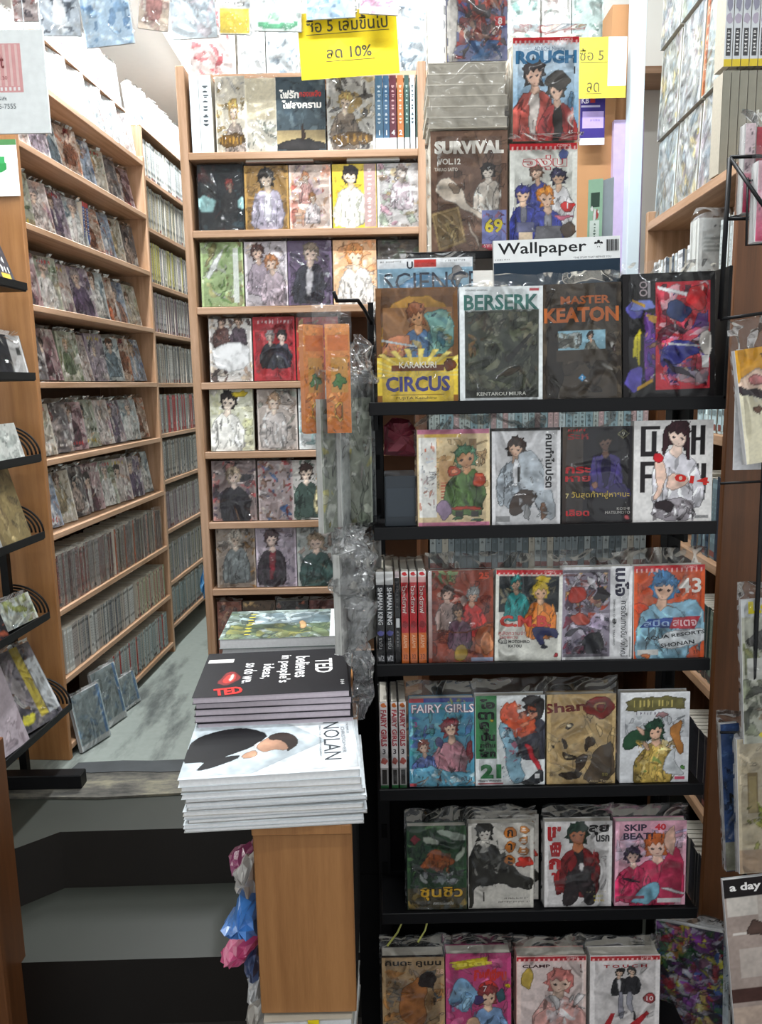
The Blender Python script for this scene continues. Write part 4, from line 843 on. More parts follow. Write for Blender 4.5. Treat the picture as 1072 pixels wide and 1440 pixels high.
a.fig(.75, .25, .46, '2f2622', 'e0d4c6', 'd8cdc0', None, 4).p([(.05, .48), (.2, .38), (.36, .42), (.46, .6), (.8, .72), (.78, .78), (.4, .64), (.14, .56)], 'cfc2b2').b(.3, .47, .06, .05, '9a8674', 3)
a.p([(.0, .68), (.36, .62), (.46, .92), (.1, 1)], 'a2895f', False).p([(.03, .7), (.34, .645), (.42, .9), (.12, .97)], '8a7350', False).n(.1, .7, .36, .92, ['b09a6a', '786244', 'c0ac80'], 10, 5, .07).p([(.5, .75), (.64, .96), (.6, .97), (.47, .78)], 'b0a090')
a.r(.66, .66, .98, .94, '7a80b4').n(.67, .67, .97, .93, ['8a90c4', 'b4708c', '6a70a8'], 12, 6, .05).t('69', .82, .79, .13, '5a4a1a', w=.25, bold=.08).t('69', .82, .79, .12, 'e0cc3a', w=.23, bold=.03).p([(.66, .93), (.96, .92), (.98, .99), (.64, .99)], 'c03a50').t('ราคาพิเศษ', .81, .955, .035, 'f0d8d8', w=.24)
block_set('comic_set', a, .11, (x, 1.58, DZ+.001), 'brown shrink-wrapped comic set with white block title and yellow number 69', var=1)
zt = DZ+SURH+.004
x, w = span(602, 712, 130, 1.58)
M['oldpage'] = simple('aged_paper_edges', 'a9a294', .8, var=.15, scale=160)
for k in range(6):
    o = link('comic_book', None, None, (x+random.Random(k).uniform(-.003, .003), 1.582, zt+k*.0192)); o.rotation_euler.z = math.radians(random.Random(k+9).uniform(-1.2, 1.2))
    W2 = w/2-.001*k*.3
    link('pages', MB().box(-W2, 0, .0012, W2, .13, .0178).mesh('pages', M['oldpage']), o)
    for z in (0, .0178): link('cover', MB().box(-W2-.001, -.001, z, W2+.001, .131, z+.0012).mesh('cover', M['pages']), o)
    tag(o, ['lowest grey comic lying flat on the brown comic set', 'second comic up in the flat pile on the brown set', 'third comic up in the flat pile on the brown set', 'fourth comic up in the flat pile on the brown set', 'fifth comic up in the flat pile on the brown set', 'topmost grey comic lying flat under the red and blue comic'][k], 'comic', 'grey comics piled flat on the brown set')
zt2 = zt+6*.0192+.001
pw = link('plastic_wrap', None, None, (x, 1.575, zt)); tag(pw, 'loose clear plastic wrapped round the flat pile of grey comics', 'plastic wrap')
def crumple(nm, w, h, d, seed, mat='bag', nx=10, nz=10, amp=.004, parent=None):
    r = random.Random(seed); ph = [(r.uniform(20, 90), r.uniform(20, 90), r.uniform(0, 6.28)) for _ in range(7)]
    vs, fs = [], []
    for j in range(nz+1):
        for i in range(nx+1):
            xx = (i/nx-.5)*w; z = j/nz*h; q = sum(math.sin(a*xx+b*z+p) for a, b, p in ph)/4
            vs.append((xx+q*amp*.4, -d*math.sin(math.pi*min(max(j/nz, .0), 1))*.5+q*amp, z+q*amp*.3))
    for j in range(nz):
        for i in range(nx): b = j*(nx+1)+i; fs.append((b, b+1, b+nx+2, b+nx+1))
    return mesh_of(nm, vs, fs, M[mat], None, True)
M['film'] = plastic('cling_film', .02, .6, .02, .5, 22, .1)
link('front_film', crumple('front_film', w+.008, .117, .004, 5, 'film', amp=.0012), pw, (0, -.002, 0)); link('side_film', crumple('side_film', .13, .117, .004, 6, 'film', amp=.001), pw, (w/2+.006, .075, 0), (0, 0, math.pi/2))
x, w = span(626, 711, 40, 1.585)
a = Art(w, .205, '6a6c8a').n(0, 0, 1, 1, ['3f4a86', '8a2c2c', 'c4b8a8', '2b2e44', 'a8362e', '5a6aa4', 'd0c8bc', '4a3a34'], 70, 4, .14).p([(.0, .45), (.16, .4), (.18, .8), (.1, 1), (0, 1)], 'd2ccc4').n(.2, .45, .9, .85, ['8a2e24', '6a201c', '2c2220', 'a0402c', '4a3028', 'b08a70'], 40, 5, .16).n(.3, .82, .9, 1, ['4a78a8', '34507a', '6a90b8'], 14, 6, .14).p([(.12, .36), (.2, .36), (.24, .5), (.2, .52)], 'c23a2a', False).p([(.42, .36), (.5, .36), (.52, .52), (.47, .52)], 'c23a2a', False).p([(.66, .36), (.74, .36), (.72, .5), (.68, .5)], 'b8342a', False).p([(.84, .36), (.94, .36), (.9, .52), (.86, .52)], 'c23a2a', False).r(.8, .62, .96, .7, 'b82a2c').t('8', .88, .66, .06, 'f0e6e2', bold=.03)
book('comic_book', a, .02, (x+.004, 1.585, zt2+.0015), lean=2, var=26, label='red and blue bagged comic numbered 8 standing on the flat grey pile', spine='3a3a56')
x, w = span(717, 812, 260, 1.585); GH = .186
a = Art(w, GH, 'dcdcd4'); redband(a, 0, .06); a.t('องุ่น', .52, .19, .15, 'c4454c', w=.66, bold=.06).t('องุ่น', .52, .19, .14, 'e6e2da', w=.64, bold=.02).b(.8, .12, .07, .06, '5a6ab0', 3)
for cx, top, sc, hair, cl, cl2 in ((.42, .2, .5, '6a4a3a', '3e4690', None), (.74, .24, .56, '2c2844', 'd2d0d0', None), (.22, .4, .58, '30307c', '3a4294', '8a8a96'), (.56, .42, .66, 'd98a34', '3e4698', '8a8a90')): a.fig(cx, top, sc, hair, 'e8c4a8', cl, cl2, 5)
a.p([(.1, .78), (.36, .78), (.38, .88), (.1, .88)], '6a6c8c', False).p([(.4, .82), (.76, .82), (.8, .98), (.36, .98)], '7a787c', False).r(.14, .88, .34, .97, 'e2cdb0').b(.86, .62, .09, .06, 'c4302e', 3, .2).t('1', .86, .62, .06, 'f4ecea', bold=.03).p([(.66, .7), (.95, .72), (.94, .76), (.66, .75)], 'c46a80').p([(.72, .8), (.98, .78), (.96, .92), (.8, .98)], '5a4a3e')
gset = block_set('comic_set', a, .10, (x, 1.582, DZ+.012), 'pale shrink-wrapped comic set with four uniformed figures under the pool-blue comic', var=2, flap=.004)
bbox('folded_bag_foot', -w/2, 0, -.0105, w/2, .1, -.001, M['pages'], gset)
x2, w2 = span(722, 815, 120, 1.585); RH = .185
a = Art(w2, RH, 'c2ced6').g(0, .06, 1, .95, 'd5dde2', '6fa2c8'); redband(a, 0, .055); a.n(.05, .4, .95, .95, ['7fb0d2', '5f98c4', '98c0da'], 16, 3, .14).t('ADACHI Mitsuru', .55, .11, .04, '3a5a78', w=.46).t('ROUGH', .5, .19, .13, '2c6c94', w=.92, bold=.06).t('1', .93, .32, .07, '3a3a3e', bold=.02)
a.fig(.33, .2, .86, '2e2422', 'dfb8a0', 'b8584e', 'ddd4cc', 4).fig(.68, .36, .78, '4a443e', 'e2bea6', 'a83c3a', '2f2a26', 6).b(.68, .42, .2, .09, '4a443e', 6, .1).t('45.-', .9, .92, .04, 'e8e8e8', w=.12)
block_set('comic_set', a, .10, (x2, 1.584, DZ+.012+GH+.003), 'blue and white shrink-wrapped comic set with two dark-haired figures and number 1', var=3, flap=.004)

# ------------------------------------------------------------------ wooden stand with magazine stacks in front of the rack
SX0, SX1 = at(359, 1250, 1.13).x, at(497, 1250, 1.13).x
st = frame('wooden_stand', (0, 0, 0), 0, 'narrow orange wooden stand carrying the magazine stacks', 'stand')
ZT = .588; ZB = at(430, 1425, 1.13).z
bbox('front_panel', SX0, 1.13, ZB, SX1, 1.148, ZT-.018, M['panel'], st, .002)
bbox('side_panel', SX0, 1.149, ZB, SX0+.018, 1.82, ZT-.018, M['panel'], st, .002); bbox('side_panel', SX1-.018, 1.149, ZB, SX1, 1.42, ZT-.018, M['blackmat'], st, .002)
bbox('top_board', SX0, 1.12, ZT-.018, SX1, 1.82, ZT, M['panel'], st, .002)
bbox('bottom_board', SX0+.018, 1.149, ZB+.002, SX1-.018, 1.42, ZB+.018, M['panel'], st)
FLAT = (-math.pi/2, 0, 0)
def flat_mag(art, t, loc, rzd, label, group, pages='pagesw', spine='c8c8c8', top=True):
    """magazine lying on its back, seen from its long edge"""
    o = link('magazine', None, None, loc); o.rotation_euler.z = math.radians(rzd)
    w, h = art.w, art.h
    link('pages', MB().box(-w/2+.002, .002, .0006, w/2-.001, h-.002, t-.0009).mesh('pages', M[pages]), o)
    c = link('front_cover', art.mesh('front_cover', M['printm'], .0004, spine), o, (0, 0, t)); c.rotation_euler = FLAT
    link('back_cover', MB().box(-w/2, 0, 0, w/2, h, .0005, lin(spine)).mesh('back_cover', M['print'], True), o)
    link('spine', MB().box(w/2-.0008, 0, .0006, w/2, h, t-.0008, lin(spine)).mesh('spine', M['print'], True), o) if pages != 'pagesl' else link('spine', MB().box(-w/2, h-.0018, .0006, w/2, h-.0008, t-.0008, lin(spine)).mesh('spine', M['print'], True), o)
    tag(o, label, 'magazine', group); return o
MW, MH = .276, .212
p0 = onz(252, 1100, .673); p1 = onz(505, 1082, .673)
NX = (p0.x+p1.x)/2; NY = (p0.y+p1.y)/2
GN = 'white magazines stacked on the front of the wooden stand'
rr = random.Random(4); zz = ZT
ths = [.0062]*4+[.0075, .0062, .0062, .0075, .0085, .0115, .0125]
for i, t in enumerate(ths):
    top = i == len(ths)-1
    a = Art(MW, MH, 'cdd3d7')
    if top:
        a.p([(.0, .06), (.52, .06), (.82, .5), (.40, .97), (0, .97)], 'b4bec4', False).p([(.52, .04), (.82, .5), (.42, .96), (1, .96), (1, .04)], 'd6dbdf', False)
        a.p([(.03, .36), (.10, .25), (.22, .20), (.34, .21), (.47, .33), (.42, .47), (.38, .54), (.28, .63), (.16, .77), (.07, .75), (-.02, .74), (-.02, .6)], '0d0d10').p([(.09, .85), (.14, .72), (.32, .65), (.32, .74), (.2, .84), (.1, .88)], '131316')
        a.p([(.38, .53), (.42, .44), (.45, .47), (.41, .58)], 'd8d4d2').p([(.40, .52), (.46, .38), (.54, .34), (.61, .42), (.63, .56), (.56, .63), (.5, .60), (.46, .65), (.42, .60)], 'a27c66').p([(.46, .37), (.52, .31), (.6, .33), (.66, .42), (.65, .54), (.61, .60), (.57, .66), (.575, .54), (.54, .45), (.48, .45)], '2e2420').p([(.32, .67), (.40, .58), (.43, .67), (.36, .75)], 'b0896f')
        a.t('NOLAN', .855, .5, .1, '3a3f44', rot=-90, w=.66).t('DIRECTOR OF PHOTOGRAPHY', .785, .5, .012, '6a7076', rot=-90, w=.55).t('CHRISTOPHER', .925, .5, .022, '6a7076', rot=-90, w=.45).t('THE FILMS OF', .955, .3, .014, '6a7076', rot=-90, w=.2)
    flat_mag(a, t, (NX+rr.uniform(-.004, .004)+(.006 if i < 8 else 0), NY+rr.uniform(-.004, .003), zz), 4+rr.uniform(-1.2, 1.2), 'white magazine with a man in a dark suit, lying on top of the front stack' if top else f'{ORD[i]} magazine from the bottom of the front white stack on the wooden stand', GN, 'pagesw', ['a8a8a6', 'c8ccd0', '9a9894', 'd0d4d8', 'b0aca6'][i % 5] if not top else 'd7dde1')
    zz += t+.0004
TW, TH = .272, .225
p0 = onz(276, 985, .735); p1 = onz(487, 966, .735); TX = (p0.x+p1.x)/2; TY = (p0.y+p1.y)/2+.004
zz = ZT
for i in range(12):
    t = .0118; top = i == 11
    a = Art(TW, TH, '18171b')
    if top:
        a.t('TED', .84, .42, .12, 'e6e4e4', rot=-90, w=.34, bold=.02).t('believes', .69, .42, .1, 'e6e4e4', rot=-90, w=.5, bold=.015).t("in people's", .565, .45, .1, 'e6e4e4', rot=-90, w=.64, bold=.015).t('ideas,', .45, .5, .09, 'e6e4e4', rot=-90, w=.34, bold=.015).t('so do we.', .335, .52, .09, 'e6e4e4', rot=-90, w=.46, bold=.015).t('a day', .94, .1, .04, 'dcdcdc', rot=-90, w=.2, bold=.02).t('164', .96, .82, .025, 'dcdcdc', rot=-90, w=.1)
        a.b(.2, .62, .07, .15, '7a2a2c', 4, .1).b(.2, .62, .05, .1, 'c83a34', 5, .1).b(.21, .6, .018, .08, 'e6c8c0', 6, .1).t('TED', .22, .9, .12, 'c82e2a', rot=10, w=.22, bold=.05).r(.02, .16, .2, .25, 'd8d4d0')
    flat_mag(a, t, (TX+rr.uniform(-.003, .003), TY+rr.uniform(-.003, .003), zz), 4+rr.uniform(-1, 1), 'black magazine with white handwritten lettering on top of the middle stack' if top else f'{ORD[i]} thick magazine from the bottom of the middle stack', 'thick magazines stacked in the middle of the wooden stand', 'pagesl', '3a383e')
    zz += t+.0003
p0 = onz(322, 905, .752); TX3 = onz(405, 880, .755).x; zz = ZT
for i in range(8):
    t = .0205; top = i == 7
    a = Art(.262, .20, '6c7a74')
    if top: a.n(0, 0, 1, 1, ['8fa0a0', '4f5f56', 'a8b4b0', '5f6e54', '3f4a44', 'b8c0bc'], 80, 3, .12).n(.2, .1, .9, .6, ['5a6a70', '8a9a9c', 'b0bcc0', '4a5658'], 40, 8, .16).n(.05, .5, .9, 1, ['4f5f4a', '6a7858', '3e4c3c', '8a8a50'], 40, 9, .14).m(.2, .5, .06, .8, 'c8b83a', 8, True).m(.95, .5, .06, .9, 'd8c02a', 7, True).p([(.6, .45), (.64, .4), (.66, .7), (.6, .72)], 'b8946a').r(.86, 0, .92, 1, 'd8dcdc')
    flat_mag(a, t, (TX3+rr.uniform(-.006, .006), TY+.245+rr.uniform(-.004, .004), zz), 3+rr.uniform(-2, 2), 'glossy magazine with a mountain landscape on top of the rear stack' if top else f'{ORD[i]} magazine from the bottom of the rear stack on the wooden stand', 'glossy magazines stacked at the rear of the wooden stand', 'pagesw', '5a6a64')
    zz += t+.0003

# bundles of wrapped magazines under the stand
zb = -.368; k = 0
nb = 11; th = (ZB-.003-zb)/nb
for k in range(nb):
    o = link('magazine_bundle', None, None, ((SX0+SX1)/2+rr.uniform(-.008, .008), 1.125+rr.uniform(-.006, .006), zb+k*th)); o.rotation_euler.z = math.radians(rr.uniform(-3, 3))
    c = ['a87858', '8a8a86', 'b0a89a', '6a7a70'][k % 4]
    link('pages', MB().box(-.07, 0, .003, .07, .2, th-.004).mesh('pages', M['pagesw']), o)
    for z in (0, th-.004): link('cover', MB().box(-.072, -.001, z, .072, .201, z+.003, lin(c)).mesh('cover', M['print'], True), o)
    link('plastic_sleeve', crumple('plastic_sleeve', .155, th, .006, k, 'film', 8, 3), o, (0, -.004, 0))
    if k == nb-1: link('strap', MB().box(.0, -.004, 0, .018, -.0025, th-.0005, lin('d8c020')).mesh('strap', M['print'], True), o)
    tag(o, 'wrapped magazine bundle with yellow strap directly under the wooden stand' if k == nb-1 else f'{ORD[k]} wrapped magazine bundle from the lower floor, under the wooden stand', 'bundle', 'wrapped magazine bundles under the wooden stand')

# plastic shopping bags hanging on the stand
def blob_bag(name, pts, depth, Y, col, label, seed, rough=.3):
    """a soft plastic bag: outline puffed to real depth and creased"""
    r = random.Random(seed); pts = [q for i in range(len(pts)) for q in (pts[i], ((pts[i][0]*2+pts[(i+1) % len(pts)][0])/3, (pts[i][1]*2+pts[(i+1) % len(pts)][1])/3), ((pts[i][0]+pts[(i+1) % len(pts)][0]*2)/3, (pts[i][1]+pts[(i+1) % len(pts)][1]*2)/3))]; P = [at(u, v, Y) for u, v in pts]
    c = sum(P, Vector())/len(P); n = len(P); vs = [tuple(c+Vector((0, -depth*.5, 0)))]; fs = []
    rings = [(.4, -.5), (.75, -.36), (.97, -.1), (1.0, 0), (.97, .12), (.7, .4)]
    for s, d in rings:
        for p in P:
            q = c+(p-c)*s; vs.append((q.x+r.uniform(-1, 1)*.0025, q.y+depth*d+r.uniform(-1, 1)*depth*.16, q.z+r.uniform(-1, 1)*.0025))
    vs.append(tuple(c+Vector((0, depth*.5, 0))))
    for i in range(n): fs.append((0, 1+i, 1+(i+1) % n)); fs.append((len(vs)-1, 1+5*n+(i+1) % n, 1+5*n+i))
    for k in range(5):
        for i in range(n): a_, b_ = 1+k*n, 1+(k+1)*n; fs.append((a_+i, b_+i, b_+(i+1) % n, a_+(i+1) % n))
    vs = [tuple(Vector(v)-c) for v in vs]
    m, nt, N, b = nmat(name+'_film'); b.inputs['Base Color'].default_value = lin(col); b.inputs['Roughness'].default_value = rough
    no = N.new('ShaderNodeTexNoise'); no.inputs['Scale'].default_value = 45; bp = N.new('ShaderNodeBump'); bp.inputs['Strength'].default_value = .6
    tc = N.new('ShaderNodeTexCoord'); nt.links.new(tc.outputs['Object'], no.inputs['Vector'])
    nt.links.new(no.outputs[0], bp.inputs['Height']); nt.links.new(bp.outputs[0], b.inputs['Normal'])
    b.inputs['Transmission Weight'].default_value = .25
    o = link(name, mesh_of(name, vs, fs, m, None, False), None, c)
    return tag(o, label, 'bag', 'plastic bags hung beside the wooden stand')
BGY = 1.2
blob_bag('plastic_bag', [(322, 1205), (336, 1193), (356, 1190), (360, 1215), (340, 1225), (328, 1222)], .06, BGY+.03, 'a34a78', 'dark pink plastic bag, highest of those hung beside the stand', 1)
blob_bag('plastic_bag', [(330, 1225), (345, 1205), (362, 1198), (363, 1262), (350, 1258), (333, 1243)], .06, BGY, 'b8b4b0', 'white plastic bag hung between the pink and blue bags', 2)
blob_bag('plastic_bag', [(314, 1300), (330, 1285), (340, 1250), (364, 1262), (366, 1308), (345, 1311), (320, 1310)], .07, BGY-.02, '3f80cc', 'bright blue plastic bag hung beside the stand', 3)
blob_bag('plastic_bag', [(310, 1345), (325, 1318), (366, 1308), (366, 1325), (340, 1348), (322, 1354)], .05, BGY, 'cc4f80', 'bright pink plastic bag under the blue bag', 4)
blob_bag('plastic_bag', [(345, 1340), (366, 1325), (368, 1370), (350, 1373), (346, 1360)], .05, BGY+.01, '4a5c86', 'dull blue plastic bag under the pink bag', 5)
blob_bag('plastic_bag', [(350, 1375), (368, 1370), (371, 1410), (352, 1420), (349, 1400)], .05, BGY, 'c4c4c4', 'white plastic bag lowest beside the stand', 6)
blob_bag('plastic_bag', [(346, 1436), (352, 1412), (372, 1405), (376, 1445), (362, 1450)], .05, BGY-.03, '9a948c', 'grey clear bag at the foot of the stand', 7)

# bags hanging from the rack's side hook
hk = link('hook_arm', None, None, tuple(at(512, 440, 1.46))); tag(hk, 'black steel hook arm sticking out of the rack upright', 'hook')
link('arm', MB().tube([(.012, .118, -.01), (0, .04, .01), (-.01, -.02, .02), (-.045, -.07, .015), (-.05, -.075, .03)], .0035, 8).mesh('arm', M['black'], smooth=True), hk)
link('plate', MB().box(.006, .116, -.04, .02, .122, .03).mesh('plate', M['black']), hk)
def pouch(loc, label):
    o = link('snack_pouch', None, None, loc)
    a = Art(.042, .185, 'c97a36').g(0, 0, 1, 1, 'd48a48', 'b8682a').n(0, 0, 1, 1, ['d8924e', 'bd702e', 'e0a868', 'a85c24'], 20, 3, .2).r(.1, .1, .95, .24, 'c46a2a').r(.2, .3, .9, .62, 'b8843a').b(.55, .52, .24, .07, '3f6a34', 4, .25).b(.5, .8, .2, .09, 'c89a3a', 5, .1).b(.5, .8, .15, .065, 'a85e22', 5, .1).m(.5, .4, .03, .5, '5a3a1a', 6)
    for k, (dx, rzz, w) in enumerate(((-.024, 55, .05), (.017, -8, .054))):
        f = link('foil_pack', a.mesh('foil_pack', None, .016, 'c07030'), o, (dx, -.005*k, -.19)); f.rotation_euler.z = math.radians([38, 0][k])
        bevel(f, .003)
    b = link('clear_bag', crumple('clear_bag', .088, .215, .03, 8, 'film', amp=.003), o, (-.002, -.024, -.2))
    link('bag_neck', crumple('bag_neck', .05, .04, .01, 9, 'bag', amp=.004), o, (0, -.012, -.012))
    return tag(o, label, 'bag')
pk = at(460, 462, 1.37); pouch((pk.x, 1.37, pk.z+.012), 'clear bag with two orange foil packs hanging in front of the facing bookcase')
def rnd_art(w, h, bg, cols, n=26, seed=1, size=.16, title=None, tc='dddddd'):
    a = Art(w, h, bg).n(0, 0, 1, 1, cols, n, seed, size)
    if title: a.t(title, .5, .1, .1, tc, w=.85, bold=.02)
    return a
def hung(u, v0, v1, Y, rzd, w, t, art, label, var):
    a, b = at(u, v0, Y), at(u, v1, Y)
    return magazine('magazine', art(w, a.z-b.z), t, (a.x, Y, b.z), label, 'bagged magazines hanging from the rack hook', math.radians(rzd), 0, sleeve=True, flap=.045, var=var, spine='b4b4b0')
hung(487, 560, 742, 1.42, 52, .14, .012, lambda w, h: rnd_art(w, h, '8a8f84', ['a8aca0', '6a7264', 'a49a58', '9a9c98', 'b8bab4'], 26, 3), 'bagged grey and yellow magazine hanging below the orange packs', 40)
hung(502, 520, 746, 1.46, 66, .15, .010, lambda w, h: rnd_art(w, h, 'a4a8a6', ['b8bab8', '8c9090', 'c8caca'], 20, 4), 'bagged silvery magazine hanging nearest the rack upright', 41)
hung(508, 770, 905, 1.43, 60, .15, .014, lambda w, h: rnd_art(w, h, '9a9a98', ['b0b0ae', 'c4c0b8', '848484'], 20, 6), 'bagged grey magazine hanging beside the third rack shelf', 42)
def crumpled(name, u, v0, v1, Y, w, d, seed, label, taper=(.5, 1, .8), mat='bag'):
    """a gathered clear bag: tall creased tube of thin film"""
    r = random.Random(seed); a, b = at(u, v0, Y), at(u, v1, Y); h = a.z-b.z; n, m = 22, 26; vs, fs = [], []
    ph = [(r.randint(2, 7), r.uniform(20, 70), r.uniform(0, 6.28)) for _ in range(6)]
    for j in range(m+1):
        t = j/m; k = taper[0]*(1-t)**2+2*taper[1]*t*(1-t)+taper[2]*t*t
        k *= 1+.18*math.sin(t*17+seed)
        for i in range(n):
            an = 2*math.pi*i/n; q = sum(abs(math.sin(f*an*.5+g*t*h+p))-.6 for f, g, p in ph)/6
            rr_ = k*(1+.55*q+r.uniform(-.09, .09)); vs.append((math.cos(an)*w/2*rr_+.006*math.sin(t*9+seed), math.sin(an)*d/2*rr_, t*h))
    for j in range(m):
        for i in range(n): fs.append((j*n+i, j*n+(i+1) % n, (j+1)*n+(i+1) % n, (j+1)*n+i))
    return tag(link(name, mesh_of(name, vs, fs, M[mat], None, False), None, b), label, 'plastic wrap')
crumpled('plastic_wrap', 499, 742, 850, 1.385, .074, .06, 3, 'crumpled clear plastic bunched beside the third rack shelf', (.9, 1.1, .6))
crumpled('plastic_wrap', 508, 845, 1010, 1.39, .055, .035, 5, 'long fold of clear plastic hanging down beside the magazine stacks', (.5, .9, .9))
crumpled('plastic_wrap', 505, 470, 540, 1.40, .05, .035, 7, 'clear plastic bag top gathered under the hook', (1.1, 1, .3), 'film')
# dark binder and red bag on the second rack shelf
x, w = span(541, 585, 690, 1.5)
o = link('box_file', None, None, (x, 1.47, rz[1]+.001)); bbox('case', -w/2, 0, 0, w/2, .1, .098, simple('slate_board', '2f353b', .5), o, .002); bbox('label_strip', -w/2+.004, -.0012, .02, w/2-.004, 0, .075, simple('slate_label', '363d44', .6), o); tag(o, 'dark slate box file standing beside the sand-coloured comic', 'box')
_cp = blob_bag('cloth_pouch', [(541, 640), (541, 600), (552, 588), (575, 590), (588, 610), (588, 642)], .05, 1.5, '6a1428', 'dark red pouch in clear plastic lying on the box file', 12, .6)
_cp['category'] = 'pouch'; del _cp['group']

RES = 330; INK = .6

